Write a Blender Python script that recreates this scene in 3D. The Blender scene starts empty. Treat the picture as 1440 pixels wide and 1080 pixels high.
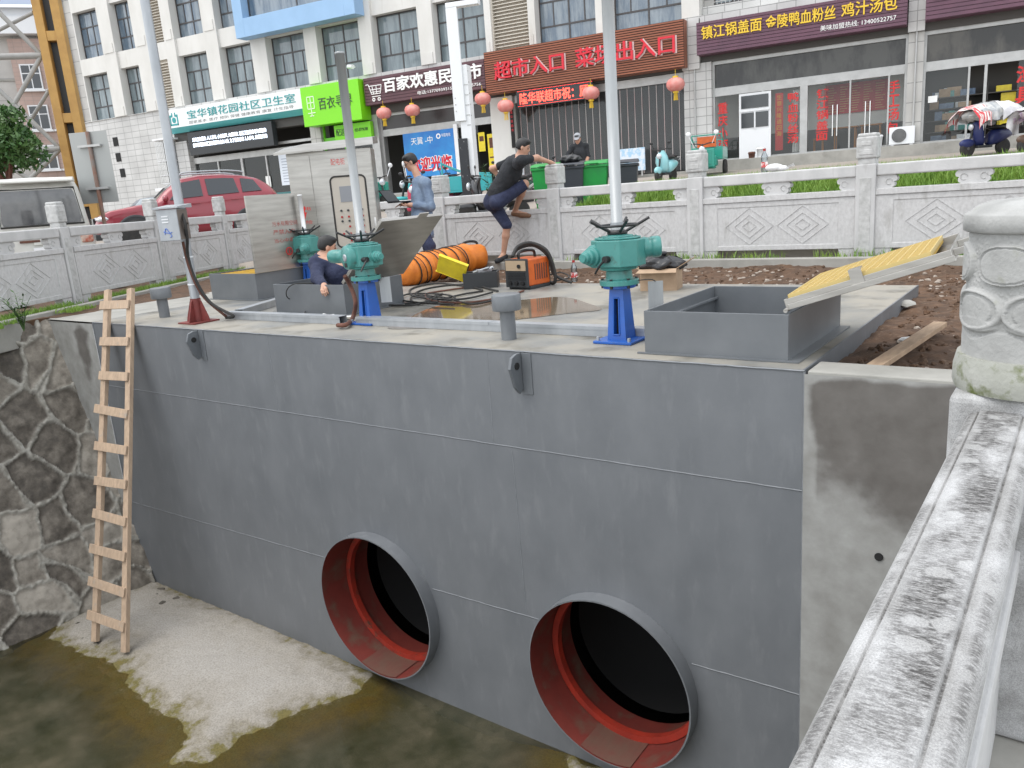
import bpy, bmesh, math, random
import numpy as np
from mathutils import Matrix, Vector
rnd = random.Random(7)
R = math.radians
SC = bpy.context.scene
COL = SC.collection
# ------------------------------------------------------------------ camera, world, sun, exposure
CAM_POS = Vector((0.0, -4.683, 1.15))
F_PX, PITCH, ROLL, YAW = 1110.0, R(13.58), R(4.35), R(36.8)
_fw = Vector((-math.sin(YAW)*math.cos(PITCH), math.cos(YAW)*math.cos(PITCH), -math.sin(PITCH)))
_r0 = Vector((math.cos(YAW), math.sin(YAW), 0)); _u0 = _r0.cross(_fw)
_rt = math.cos(ROLL)*_r0 - math.sin(ROLL)*_u0
_up = math.sin(ROLL)*_r0 + math.cos(ROLL)*_u0
cam_data = bpy.data.cameras.new('camera')
cam_data.sensor_width = 36.0; cam_data.lens = 36.0*F_PX/1440.0
cam_data.clip_start = 0.05; cam_data.clip_end = 2000
cam = bpy.data.objects.new('camera', cam_data); COL.objects.link(cam)
cam.matrix_world = Matrix(((_rt.x, _up.x, -_fw.x, CAM_POS.x), (_rt.y, _up.y, -_fw.y, CAM_POS.y), (_rt.z, _up.z, -_fw.z, CAM_POS.z), (0, 0, 0, 1)))
SC.camera = cam
SUN_EL, SUN_AZ = R(66), R(212)       # azimuth clockwise from +Y
world = bpy.data.worlds.new('World'); SC.world = world; world.use_nodes = True
_nt = world.node_tree
_sky = _nt.nodes.new('ShaderNodeTexSky'); _sky.sky_type = 'NISHITA'; _sky.sun_disc = False
_sky.sun_elevation = SUN_EL; _sky.sun_rotation = SUN_AZ; _sky.air_density = 1.0; _sky.dust_density = 1.5; _sky.ozone_density = 1.0
_bw = _nt.nodes.new('ShaderNodeHueSaturation'); _bw.inputs['Saturation'].default_value = 0.35
_nt.links.new(_sky.outputs[0], _bw.inputs['Color'])
_ov = _nt.nodes.new('ShaderNodeMix'); _ov.data_type = 'RGBA'; _ov.inputs[0].default_value = 0.55; _ov.inputs[7].default_value = (6.2, 6.4, 6.6, 1)    # even cloud cover over the sky
_nt.links.new(_bw.outputs[0], _ov.inputs[6]); _nt.links.new(_ov.outputs[2], _nt.nodes['Background'].inputs[0])
_nt.nodes['Background'].inputs[1].default_value = 0.15
sun_d = bpy.data.lights.new('sun', 'SUN'); sun_d.energy = 0.7; sun_d.angle = R(40); sun_d.color = (1.0, 0.96, 0.9)
sun = bpy.data.objects.new('sun', sun_d); COL.objects.link(sun)
_sd = Vector((math.sin(SUN_AZ)*math.cos(SUN_EL), math.cos(SUN_AZ)*math.cos(SUN_EL), math.sin(SUN_EL)))
sun.rotation_euler = _sd.to_track_quat('Z', 'Y').to_euler(); sun.location = (0, -20, 40)
SC.view_settings.view_transform = 'Standard'; SC.view_settings.look = 'None'
SC.view_settings.exposure = 1.1; SC.view_settings.gamma = 1.0
try: SC.cycles.max_bounces = 6; SC.cycles.use_denoising = True
except Exception: pass

# ------------------------------------------------------------------ measuring helpers (points of the place seen along a sight line)
def ray(px, py): return _fw*F_PX + _rt*(px-720) - _up*(py-540)
def onz(px, py, z=0.0):
    r = ray(px, py); return CAM_POS + r*((z-CAM_POS.z)/r.z)
def ony(px, py, y=0.0):
    r = ray(px, py); return CAM_POS + r*((y-CAM_POS.y)/r.y)
def onx(px, py, x=0.0):
    r = ray(px, py); return CAM_POS + r*((x-CAM_POS.x)/r.x)
def atd(px, py, d): return CAM_POS + ray(px, py)*(d/F_PX)

# ------------------------------------------------------------------ mesh helpers
def T(x, y, z): return Matrix.Translation((x, y, z))
def RZ(a): return Matrix.Rotation(a, 4, 'Z')
def RX(a): return Matrix.Rotation(a, 4, 'X')
def RY(a): return Matrix.Rotation(a, 4, 'Y')
def basis(p0, p1):
    d = Vector(p1)-Vector(p0); L = d.length
    q = d.to_track_quat('Z', 'Y')
    return Matrix.Translation(p0) @ q.to_matrix().to_4x4(), L
class MB:
    def __init__(s, M=None): s.v = []; s.f = []; s.m = []; s.M = M or Matrix(); s.mi = 0; s.sm = []
    def add(s, vs, fs, M=None, smooth=False):
        o = len(s.v); MM = s.M @ M if M else s.M
        s.v += [tuple(MM @ Vector(p)) for p in vs]
        for f in fs: s.f.append(tuple(o+i for i in f)); s.m.append(s.mi); s.sm.append(smooth)
        return s
    def box(s, c, d, M=None):
        x, y, z = c; a, b, h = d[0]/2, d[1]/2, d[2]/2
        vs = [(x+i*a, y+j*b, z+k*h) for k in (-1, 1) for j in (-1, 1) for i in (-1, 1)]
        return s.add(vs, [(0,2,3,1),(4,5,7,6),(0,1,5,4),(2,6,7,3),(0,4,6,2),(1,3,7,5)], M)
    def bx(s, x0, x1, y0, y1, z0, z1, M=None): return s.box(((x0+x1)/2, (y0+y1)/2, (z0+z1)/2), (abs(x1-x0), abs(y1-y0), abs(z1-z0)), M)
    def lathe(s, prof, n=20, M=None, smooth=True, caps=True):
        vs = []; fs = []
        for r, z in prof:
            for i in range(n):
                a = 2*math.pi*i/n; vs.append((r*math.cos(a), r*math.sin(a), z))
        for k in range(len(prof)-1):
            for i in range(n):
                j = (i+1) % n; fs.append((k*n+i, k*n+j, (k+1)*n+j, (k+1)*n+i))
        s.add(vs, fs, M, smooth)
        if caps:
            for k, flip in ((0, True), (len(prof)-1, False)):
                if prof[k][0] > 1e-5:
                    ring = [vs[k*n+i] for i in range(n)]
                    s.add(ring, [tuple(reversed(range(n))) if flip else tuple(range(n))], M)
        return s
    def cyl(s, p0, p1, r0, r1=None, n=14, caps=True):
        B, L = basis(p0, p1); return s.lathe([(r0, 0), (r0 if r1 is None else r1, L)], n, B, True, caps)
    def tube(s, pts, r, n=8, sub=6, closed=False):
        P = [Vector(p) for p in pts]
        if sub > 1 and len(P) > 2:
            Q = []; m = len(P); rng = range(m if closed else m-1)
            for i in rng:
                a = P[(i-1) % m] if (closed or i > 0) else P[0]; b = P[i]; c = P[(i+1) % m]; d = P[(i+2) % m] if (closed or i+2 < m) else P[-1]
                for k in range(sub):
                    t = k/sub
                    Q.append(0.5*((2*b)+(c-a)*t+(2*a-5*b+4*c-d)*t*t+(3*b-a-3*c+d)*t*t*t))
            if not closed: Q.append(P[-1])
            P = Q
        rr = r if isinstance(r, (list, tuple)) else None
        vs = []; fs = []; m = len(P); up = Vector((0, 0, 1)); prev = None
        for i in range(m):
            a = P[(i-1) % m] if (closed or i > 0) else P[i]; b = P[(i+1) % m] if (closed or i < m-1) else P[i]
            t = (b-a)
            if t.length < 1e-9: t = Vector((0, 0, 1))
            t.normalize()
            nrm = prev if prev is not None else (up if abs(t.z) < .9 else Vector((1, 0, 0)))
            nrm = nrm - t*nrm.dot(t)
            if nrm.length < 1e-6: nrm = t.orthogonal()
            nrm.normalize(); prev = nrm; bi = t.cross(nrm)
            rad = r if rr is None else rr[0]+(rr[1]-rr[0])*i/max(1, m-1)
            for k in range(n):
                an = 2*math.pi*k/n; vs.append(tuple(P[i]+nrm*(rad*math.cos(an))+bi*(rad*math.sin(an))))
        for i in range(m if closed else m-1):
            j = (i+1) % m
            for k in range(n):
                l = (k+1) % n; fs.append((i*n+k, i*n+l, j*n+l, j*n+k))
        s.add(vs, fs, None, True)
        if not closed:
            s.add(vs[:n], [tuple(reversed(range(n)))]); s.add(vs[-n:], [tuple(range(n))])
        return s
    def prism(s, poly, h, M=None):      # polygon in xy, extruded h along z
        n = len(poly); vs = [(x, y, 0) for x, y in poly]+[(x, y, h) for x, y in poly]
        fs = [tuple(reversed(range(n))), tuple(range(n, 2*n))]+[(i, (i+1) % n, n+(i+1) % n, n+i) for i in range(n)]
        return s.add(vs, fs, M)
    def sphere(s, c, r, n=14, m=9, M=None):
        rx, ry, rz = r if isinstance(r, (tuple, list)) else (r, r, r)
        prof = [(math.sin(math.pi*k/m), -math.cos(math.pi*k/m)) for k in range(m+1)]
        prof[0] = (1e-4, -1); prof[-1] = (1e-4, 1)
        MM = Matrix.Translation(c) @ Matrix.Diagonal((rx, ry, rz, 1))
        return s.lathe(prof, n, M @ MM if M else MM, True, False)
    def quad(s, a, b, c, d): return s.add([a, b, c, d], [(0, 1, 2, 3)])
    def build(s, name, mats, parent=None, bevel=0, seg=2, smooth=None, fix=True, weld=False):
        me = bpy.data.meshes.new(name); me.from_pydata(s.v, [], s.f)
        ml = mats if isinstance(mats, (list, tuple)) else [mats]
        for m in ml: me.materials.append(m)
        me.polygons.foreach_set('material_index', s.m)
        me.polygons.foreach_set('use_smooth', s.sm if smooth is None else [smooth]*len(s.f))
        if fix or weld:
            bm = bmesh.new(); bm.from_mesh(me)
            if weld: bmesh.ops.remove_doubles(bm, verts=bm.verts, dist=1e-4)
            if fix: bmesh.ops.recalc_face_normals(bm, faces=bm.faces)
            bm.to_mesh(me); bm.free()
        me.update()
        return link(name, me, parent, bevel, seg)
def link(name, me, parent=None, bevel=0, seg=2):
    o = bpy.data.objects.new(name, me); COL.objects.link(o)
    if parent: o.parent = parent
    if bevel:
        b = o.modifiers.new('bevel', 'BEVEL'); b.width = bevel; b.segments = seg; b.limit_method = 'ANGLE'; b.angle_limit = R(40)
    return o
def tag(o, label, cat, group=None):
    o['label'] = label; o['category'] = cat
    if group: o['group'] = group
    return o
def thing(name, label, cat, loc=(0, 0, 0), rz=0.0, group=None):
    o = bpy.data.objects.new(name, None); COL.objects.link(o); o.empty_display_size = .1
    o.location = loc; o.rotation_euler = (0, 0, rz)
    return tag(o, label, cat, group)
def struct(o, kind='structure'): o['kind'] = kind; return o
def dup(root, loc, rz=0.0, label=None):
    def cp(o, par):
        c = o.copy(); COL.objects.link(c)
        if par: c.parent = par
        for ch in list(o.children): cp(ch, c)
        return c
    r = cp(root, None); r.location = loc; r.rotation_euler = (0, 0, rz)
    if label: r['label'] = label
    return r
def np_mesh(name, V, Fq, mat_, parent=None, smooth=True, attr=None):
    V = np.asarray(V, np.float32); Fq = np.asarray(Fq, np.int32)
    me = bpy.data.meshes.new(name); n = Fq.shape[1]
    me.vertices.add(len(V)); me.vertices.foreach_set('co', V.ravel())
    me.loops.add(Fq.size); me.loops.foreach_set('vertex_index', Fq.ravel())
    me.polygons.add(len(Fq)); me.polygons.foreach_set('loop_start', np.arange(0, Fq.size, n, dtype=np.int32))
    me.polygons.foreach_set('loop_total', np.full(len(Fq), n, np.int32))
    me.polygons.foreach_set('use_smooth', np.full(len(Fq), smooth))
    me.update(calc_edges=True); me.validate()
    if attr:
        for k, val in attr.items():
            a = me.attributes.new(k, 'FLOAT', 'POINT'); a.data.foreach_set('value', np.asarray(val, np.float32))
    for m in (mat_ if isinstance(mat_, (list, tuple)) else [mat_]): me.materials.append(m)
    return link(name, me, parent)
def grid_faces(nx, ny):
    i = np.arange(nx-1)[:, None]; j = np.arange(ny-1)[None, :]
    a = (i*ny+j).ravel(); return np.stack([a, a+ny, a+ny+1, a+1], 1)
def vnoise(x, y, seed=0):       # smooth value noise
    g = np.random.default_rng(seed).random((256, 256))
    xi = np.floor(x).astype(int); yi = np.floor(y).astype(int); fx = x-xi; fy = y-yi
    fx = fx*fx*(3-2*fx); fy = fy*fy*(3-2*fy)
    a = g[xi % 256, yi % 256]; b = g[(xi+1) % 256, yi % 256]; c = g[xi % 256, (yi+1) % 256]; d = g[(xi+1) % 256, (yi+1) % 256]
    return (a*(1-fx)+b*fx)*(1-fy)+(c*(1-fx)+d*fx)*fy
def fbm(x, y, seed=0, o=4):
    s = 0; a = .5
    for k in range(o): s = s+a*vnoise(x*2**k, y*2**k, seed+k); a *= .5
    return s
_fontcache = {}
def text(body, w, h, depth, M, mat_, name, parent, stretch=True, bold=0.0):
    """letters standing in the local xz plane facing -y, lower left corner at M's origin, fitted to w x h"""
    cu = bpy.data.curves.new('t', 'FONT'); cu.body = body; cu.extrude = 0.0; cu.offset = bold; cu.resolution_u = 2
    o = bpy.data.objects.new('t', cu); COL.objects.link(o)
    dg = bpy.context.evaluated_depsgraph_get(); dg.update()
    me = bpy.data.meshes.new_from_object(o.evaluated_get(dg)); bpy.data.objects.remove(o); bpy.data.curves.remove(cu)
    n = len(me.vertices); co = np.zeros(n*3, np.float32); me.vertices.foreach_get('co', co); co = co.reshape(-1, 3)
    if n == 0: return None
    mn, mx = co.min(0), co.max(0); sx = w/max(1e-6, mx[0]-mn[0]); sy = h/max(1e-6, mx[1]-mn[1])
    if not stretch: sx = sy = min(sx, sy)
    P = np.stack([(co[:, 0]-mn[0])*sx, np.zeros(n), (co[:, 1]-mn[1])*sy], 1)
    faces = [tuple(p.vertices) for p in me.polygons]; bpy.data.meshes.remove(me)
    mb = MB(M); mb.add(P.tolist(), faces); 
    if depth:                      # thickness: offset front, walls along open edges
        cnt = {}
        for f in faces:
            for a, b in zip(f, f[1:]+f[:1]): cnt.setdefault((min(a, b), max(a, b)), []).append((a, b))
        Q = P.copy(); Q[:, 1] = -depth
        mb = MB(M); mb.add(Q.tolist()+P.tolist(), faces+[(a, b, n+b, n+a) for e, l in cnt.items() if len(l) == 1 for a, b in l])
    return mb.build(name, mat_, parent, fix=False)

# ------------------------------------------------------------------ materials
def N(nt, t, **kw):
    n = nt.nodes.new(t)
    for k, v in kw.items():
        if k[0] == '_': setattr(n, k[1:], v)
        else: n.inputs[k.replace('__', ' ')].default_value = v
    return n
def c4(c): return (c[0], c[1], c[2], 1)
def mat(name, col, rough=.6, metal=0.0, col2=None, vs=4.0, lo=.35, hi=.65, st=(1, 1, 1), bump=0.0, bs=40.0, dirt=None, ds=6.0, dlo=.55, dhi=.7, dst=(1, 1, 1), spec=.5, coat=0.0, rv=0.0, det=6.0):
    m = bpy.data.materials.new(name); m.use_nodes = True; nt = m.node_tree; b = nt.nodes['Principled BSDF']; L = nt.links.new
    b.inputs['Base Color'].default_value = c4(col); b.inputs['Roughness'].default_value = rough; b.inputs['Metallic'].default_value = metal
    b.inputs['Specular IOR Level'].default_value = spec; b.inputs['Coat Weight'].default_value = coat; b.inputs['Coat Roughness'].default_value = .08
    tc = N(nt, 'ShaderNodeTexCoord')
    def noise(scale, stretch, detail=det):
        mp = N(nt, 'ShaderNodeMapping'); mp.inputs['Scale'].default_value = stretch; L(tc.outputs['Object'], mp.inputs[0])
        n = N(nt, 'ShaderNodeTexNoise', Scale=scale, Detail=detail, Roughness=.6); L(mp.outputs[0], n.inputs['Vector']); return n
    src = None
    if col2:
        n = noise(vs, st); mr = N(nt, 'ShaderNodeMapRange'); mr.inputs[1].default_value = lo; mr.inputs[2].default_value = hi; L(n.outputs[0], mr.inputs[0])
        mx = N(nt, 'ShaderNodeMix', _data_type='RGBA'); mx.inputs[6].default_value = c4(col); mx.inputs[7].default_value = c4(col2); L(mr.outputs[0], mx.inputs[0]); src = mx.outputs[2]
        if rv:
            r2 = N(nt, 'ShaderNodeMapRange'); r2.inputs[3].default_value = rough; r2.inputs[4].default_value = rough+rv; L(mr.outputs[0], r2.inputs[0]); L(r2.outputs[0], b.inputs['Roughness'])
    if dirt:
        n = noise(ds, dst, 9.0); mr = N(nt, 'ShaderNodeMapRange'); mr.inputs[1].default_value = dlo; mr.inputs[2].default_value = dhi; L(n.outputs[0], mr.inputs[0])
        mx = N(nt, 'ShaderNodeMix', _data_type='RGBA'); mx.inputs[6].default_value = c4(col); mx.inputs[7].default_value = c4(dirt); L(mr.outputs[0], mx.inputs[0])
        if src: L(src, mx.inputs[6])
        src = mx.outputs[2]
    if src: L(src, b.inputs['Base Color'])
    if bump:
        n = noise(bs, (1, 1, 1)); bp = N(nt, 'ShaderNodeBump', Strength=bump, Distance=.008); L(n.outputs[0], bp.inputs['Height']); L(bp.outputs[0], b.inputs['Normal'])
    m['src'] = 1
    return m
def nodes_of(m): return m.node_tree, m.node_tree.nodes['Principled BSDF'], m.node_tree.links.new
def emat(name, col, strength):
    m = mat(name, col, .4); b = m.node_tree.nodes['Principled BSDF']; b.inputs['Emission Color'].default_value = c4(col); b.inputs['Emission Strength'].default_value = strength; return m
def glassmat(name, tint, refl=.06, rough=.03, alpha=.25):     # thin pane: mostly see-through, mirrors at grazing angles
    m = bpy.data.materials.new(name); m.use_nodes = True; nt = m.node_tree; nt.nodes.clear(); L = nt.links.new
    out = N(nt, 'ShaderNodeOutputMaterial'); tr = N(nt, 'ShaderNodeBsdfTransparent'); tr.inputs[0].default_value = c4(tint)
    gl = N(nt, 'ShaderNodeBsdfGlossy', Roughness=rough); gl.inputs[0].default_value = (.9, .93, .95, 1)
    df = N(nt, 'ShaderNodeBsdfDiffuse'); df.inputs[0].default_value = (tint[0]*.3, tint[1]*.3, tint[2]*.3, 1)
    lw = N(nt, 'ShaderNodeFresnel', IOR=1.5); ad = N(nt, 'ShaderNodeMath', _operation='ADD'); ad.inputs[1].default_value = refl; L(lw.outputs[0], ad.inputs[0])
    m0 = N(nt, 'ShaderNodeMixShader'); m0.inputs[0].default_value = alpha; L(tr.outputs[0], m0.inputs[1]); L(df.outputs[0], m0.inputs[2])
    m1 = N(nt, 'ShaderNodeMixShader'); L(ad.outputs[0], m1.inputs[0]); L(m0.outputs[0], m1.inputs[1]); L(gl.outputs[0], m1.inputs[2]); L(m1.outputs[0], out.inputs[0])
    return m
M = {}
M['tank'] = mat('tank_grey_paint', (.138, .147, .158), .42, 0, (.168, .177, .188), 2.6, .32, .7, (1.2, 1.2, .7), .1, 25, dirt=(.205, .213, .222), ds=5.5, dlo=.54, dhi=.86, dst=(1.7, 1.7, .5), rv=.1)
M['tanktop'] = mat('tank_top_paint', (.175, .18, .177), .34, 0, (.3, .278, .235), 1.0, .36, .58, (1, 1, 1), .1, 30, dirt=(.125, .115, .092), ds=2.2, dlo=.52, dhi=.7, rv=.35)
M['hatch'] = mat('hatch_grey_paint', (.115, .125, .135), .35, 0, (.15, .16, .17), 3, .3, .7, (1, 1, 1), .04, 20)
M['seam'] = mat('weld_seam', (.225, .235, .25), .45, .1, (.18, .19, .2), 9, .4, .6)
M['primer'] = mat('red_primer', (.19, .036, .027), .5, 0, (.13, .027, .022), 4, .3, .7, (1, 1, 1), .1, 30, dirt=(.13, .085, .06), ds=4, dlo=.52, dhi=.72)
M['primer2'] = mat('red_ring_paint', (.36, .034, .018), .45, 0, (.25, .028, .018), 6, dirt=(.1, .05, .035), ds=9, dlo=.58, dhi=.7)
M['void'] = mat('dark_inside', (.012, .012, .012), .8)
M['conc'] = mat('light_concrete', (.36, .35, .32), .85, 0, (.28, .275, .25), 2.5, .35, .65, (1, 1, 1), .25, 60, dirt=(.2, .19, .17), ds=1.2, dlo=.6, dhi=.75)
M['stone'] = mat('pale_carved_stone', (.56, .555, .55), .8, 0, (.45, .45, .445), 5, .35, .7, (1, 1, .5), .35, 70, dirt=(.27, .26, .25), ds=4, dlo=.62, dhi=.85, dst=(1.5, 1.5, .4))
M['panelstone'] = mat('speckled_panel_stone', (.56, .555, .55), .85, 0, (.46, .455, .45), 30, .35, .7, (1, 1, .6), .4, 80, dirt=(.28, .27, .25), ds=7, dlo=.57, dhi=.85, dst=(1.2, 1.2, .35))
M['stonerelief'] = mat('chiselled_stone', (.53, .53, .52), .85, 0, (.38, .38, .37), 14, .35, .65, (1, 1, 1), .6, 60)
M['grass'] = mat('grass_blades', (.12, .26, .03), .55, 0, (.24, .36, .06), 2.5, .35, .65)
M['drygrass'] = mat('dry_grass', (.25, .22, .1), .7, 0, (.13, .17, .05), 3)
M['weed'] = mat('weed_leaves', (.035, .085, .02), .5, 0, (.07, .13, .03), 6)
M['soil'] = mat('brown_soil', (.115, .064, .036), .95, 0, (.06, .035, .021), 6, .35, .65, (1, 1, 1), .8, 35, dirt=(.16, .105, .07), ds=18, dlo=.55, dhi=.68)
M['pebble'] = mat('pale_rubble', (.4, .35, .3), .9, 0, (.25, .2, .16), 9)
M['teal'] = mat('teal_enamel', (.045, .215, .195), .36, 0, (.06, .25, .225), 8, .3, .7, (1, 1, 1), .12, 60, coat=.15, dirt=(.05, .09, .08), ds=11, dlo=.6, dhi=.74)
M['blue'] = mat('blue_enamel', (.012, .1, .42), .36, 0, (.016, .085, .34), 8, .3, .7, (1, 1, 1), .1, 60, coat=.15, dirt=(.03, .06, .16), ds=12, dlo=.6, dhi=.74)
M['black'] = mat('black_iron', (.015, .015, .016), .4)
M['rubber'] = mat('black_rubber', (.018, .018, .018), .7, 0, (.035, .033, .03), 12)
M['galv'] = mat('galvanised_steel', (.42, .44, .46), .38, .4, (.34, .36, .38), 8, .35, .65, (1, 1, .4), .05, 80)
M['tubegrey'] = mat('grey_tube', (.38, .395, .4), .4, .2, (.31, .325, .33), 7, .35, .65, (2, 2, .3), .05, 40)
M['inox'] = mat('brushed_stainless', (.47, .455, .425), .34, .9, (.37, .355, .33), 5, .35, .65, (.4, .4, 4), .04, 150)
M['wood'] = mat('new_pine', (.5, .37, .26), .8, 0, (.38, .28, .2), 9, .35, .65, (3, 3, .4), .25, 70, dirt=(.33, .3, .26), ds=7, dlo=.6, dhi=.75)
M['plank'] = mat('dusty_plank', (.42, .3, .2), .85, 0, (.3, .21, .14), 7, .35, .65, (1, 4, 1), .2, 60)
M['orange'] = mat('orange_duct_cloth', (.75, .23, .025), .55, 0, (.58, .16, .02), 9, .3, .7, (1, 1, 1), .5, 30)
M['orangem'] = mat('orange_sheet_metal', (.65, .13, .02), .38, 0, (.45, .09, .02), 7)
M['yellow'] = mat('yellow_plastic', (.75, .6, .02), .35, 0, (.62, .48, .02), 8)
M['grate'] = mat('yellow_grating', (.62, .4, .05), .5, 0, (.5, .3, .04), 12)
M['white'] = mat('white_plastic', (.75, .76, .77), .4)
M['paper'] = mat('white_paper', (.8, .8, .78), .8)
M['card'] = mat('cardboard', (.42, .3, .2), .85, 0, (.33, .23, .15), 6)
M['blackbag'] = mat('black_plastic_bag', (.02, .02, .022), .3, 0, None, bump=.6, bs=12)
M['darkplastic'] = mat('dark_plastic', (.03, .033, .036), .45)
M['rust'] = mat('rusty_brown', (.14, .055, .035), .8, 0, (.08, .035, .025), 12)
M['oxide'] = mat('red_oxide_steel', (.2, .035, .03), .6, 0, (.14, .03, .025), 9)
def cloth(name, c1, c2):
    m = mat(name, c1, .9, 0, c2, 7, bump=1.0, bs=5)
    for n in m.node_tree.nodes:
        if n.type == 'BUMP': n.inputs['Distance'].default_value = .05
    return m
M['skin'] = mat('skin', (.5, .29, .2), .5, 0, (.44, .24, .165), 14)
M['hair'] = mat('black_hair', (.012, .011, .011), .5, 0, None, bump=.5, bs=90)
M['navy'] = cloth('navy_cloth', (.016, .02, .05), (.03, .038, .08))
M['blackcloth'] = cloth('black_cloth', (.014, .016, .019), (.028, .03, .035))
M['denim'] = cloth('pale_blue_shirt', (.19, .25, .34), (.12, .165, .245))
M['brownshoe'] = mat('brown_shoe', (.17, .09, .05), .6)
M['redtxt'] = mat('red_lettering', (.6, .03, .03), .6)
M['redfaint'] = mat('faint_red_lettering', (.42, .1, .085), .6)
M['chrome'] = mat('chrome', (.7, .7, .7), .15, 1.0)
M['mirrorglass'] = mat('dark_vehicle_glass', (.02, .025, .03), .08, 0, spec=.8)
M['screen'] = glassmat('windscreen', (.3, .36, .38), .12, .03, .5)
M['lamp'] = mat('clear_lamp', (.75, .77, .8), .12, .3, (.45, .47, .5), 14)
M['redlamp'] = mat('red_lamp', (.35, .02, .02), .2)
# ================================================================== SETTING: terrain, soil, canal
FN = Vector((-math.sin(R(8.8)), math.cos(R(8.8)), 0)); FU = Vector((math.cos(R(8.8)), math.sin(R(8.8)), 0))
def gz(x, y):
    s = FN.x*x + FN.y*y
    return np.interp(s, [-60, 5.6, 6.2, 8.6, 11.4, 18, 21.5, 24, 200], [.02, .08, .1, .5, .62, 1.06, 1.2, 1.34, 1.6]) + np.clip((np.asarray(x)+10.5)/4.5, 0, 1)*np.interp(s, [6.0, 8.0, 9.2, 11.5, 15, 18], [0, .49, .38, .22, .05, 0])
LF0, LFD = Vector((-12.0, -.12, 0)), Vector((-.45, .893, 0)).normalized()      # line of the left balustrade
def xleft(y): return LF0.x + LFD.x/LFD.y*(y-LF0.y)
# street ground: one sheet to beyond the buildings, open over the works and the canal
def road_material():
    m = mat('street_surface', (.36, .32, .28), .85, 0, (.3, .265, .23), .6, .35, .65, (1, 1, 1), .2, 40, dirt=(.2, .185, .17), ds=.9, dlo=.58, dhi=.75)
    return m
xs = np.concatenate([np.linspace(-160, -40, 25)[:-1], np.linspace(-40, 16, 113), np.linspace(16, 120, 20)[1:]])
ys = np.sort(np.concatenate([np.linspace(-120, -12, 20)[:-1], np.linspace(-12, 45, 115), np.linspace(45, 200, 25)[1:], [6.05]]))
X, Y = np.meshgrid(xs, ys, indexing='ij')
FYE = 6.02
bad = (X > (-12.0-.504*(Y+.12))+.05) & (Y < FYE)
Yc = Y.copy(); Z = gz(X, Y) + .02*(fbm(X*.7, Y*.7, 3)-.5)
Fq = grid_faces(len(xs), len(ys)); bf = bad.ravel()
Fq = Fq[~(bf[Fq].any(1))]
Z = np.where(np.abs(Y-6.05) < .01, -.12, Z)      # the sheet's inner rim dips below the soil behind the balustrade
Xr, Yr = X.ravel().copy(), Y.ravel().copy()
V = np.stack([Xr, Yr, Z.ravel()], 1)
struct(np_mesh('street_ground', V, Fq, road_material()))

# works soil behind the walls
xs = np.linspace(-14.6, 3.0, 353); ys = np.linspace(.16, 6.4, 126); X, Y = np.meshgrid(xs, ys, indexing='ij')
Z = -.1 + .1*(fbm(X*2.2, Y*2.2, 5)-.5) + .07*(fbm(X*9, Y*9, 6)-.5) + np.clip((Y-4.2)/1.2, 0, 1)*.1
right = np.clip((X+1.1)/.7, 0, 1)
Z = Z + right*.02*np.sin(X*3+Y*2)
Z = np.where(Y < .4, np.minimum(Z, -.06), Z)
Z = np.where((X > -9.75) & (X < -1.4) & (Y < 3.5), -.3, Z)
struct(np_mesh('works_soil', np.stack([X.ravel(), Y.ravel(), Z.ravel()], 1), grid_faces(353, 126), M['soil']))
rng = np.random.default_rng(4)
def scatter_lumps(name, pts, sizes, m, squash=.6):
    q_ = (1+5**.5)/2; base = np.array([(-1, q_, 0), (1, q_, 0), (-1, -q_, 0), (1, -q_, 0), (0, -1, q_), (0, 1, q_), (0, -1, -q_), (0, 1, -q_), (q_, 0, -1), (q_, 0, 1), (-q_, 0, -1), (-q_, 0, 1)])/1.9
    tri = np.array([(0, 11, 5), (0, 5, 1), (0, 1, 7), (0, 7, 10), (0, 10, 11), (1, 5, 9), (5, 11, 4), (11, 10, 2), (10, 7, 6), (7, 1, 8), (3, 9, 4), (3, 4, 2), (3, 2, 6), (3, 6, 8), (3, 8, 9), (4, 9, 5), (2, 4, 11), (6, 2, 10), (8, 6, 7), (9, 8, 1)])
    VV = []; FF = []
    for i, (p, s) in enumerate(zip(pts, sizes)):
        a = rng.random()*6.28; c, sn = math.cos(a), math.sin(a); q = base*(rng.uniform(.72, 1.2, (12, 3)))*[1, rng.uniform(.6, 1), squash*rng.uniform(.5, 1.2)]*s
        q = np.stack([q[:, 0]*c-q[:, 1]*sn, q[:, 0]*sn+q[:, 1]*c, q[:, 2]], 1)+p
        FF.append(tri+len(VV)*12); VV.append(q)
    return np_mesh(name, np.concatenate(VV), np.concatenate(FF), m, smooth=False)
def soilz(x, y):
    z = -.1 + .1*(fbm(np.asarray(x)*2.2, np.asarray(y)*2.2, 5)-.5) + .07*(fbm(np.asarray(x)*9, np.asarray(y)*9, 6)-.5) + np.clip((np.asarray(y)-4.2)/1.2, 0, 1)*.1
    return z
def soilpts(n, x0, x1, y0, y1):
    p = np.stack([rng.uniform(x0, x1, n), rng.uniform(y0, y1, n)], 1); return np.column_stack([p, soilz(p[:, 0], p[:, 1])])
P1 = np.concatenate([soilpts(1900, -1.2, 2.2, .45, 5.3), soilpts(900, -8, 1, 3.8, 5.3), soilpts(250, -13, -11, 1, 4.5)])
struct(scatter_lumps('soil_crumbs', P1, rng.uniform(.008, .032, len(P1)), M['soil'], .9), 'stuff')
P2 = np.concatenate([soilpts(110, -1.2, 2.2, .45, 5.3), soilpts(420, -8, 1, 3.9, 5.2)])
struct(scatter_lumps('rubble_chips', P2, rng.uniform(.01, .04, len(P2)), M['pebble']), 'stuff')

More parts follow.
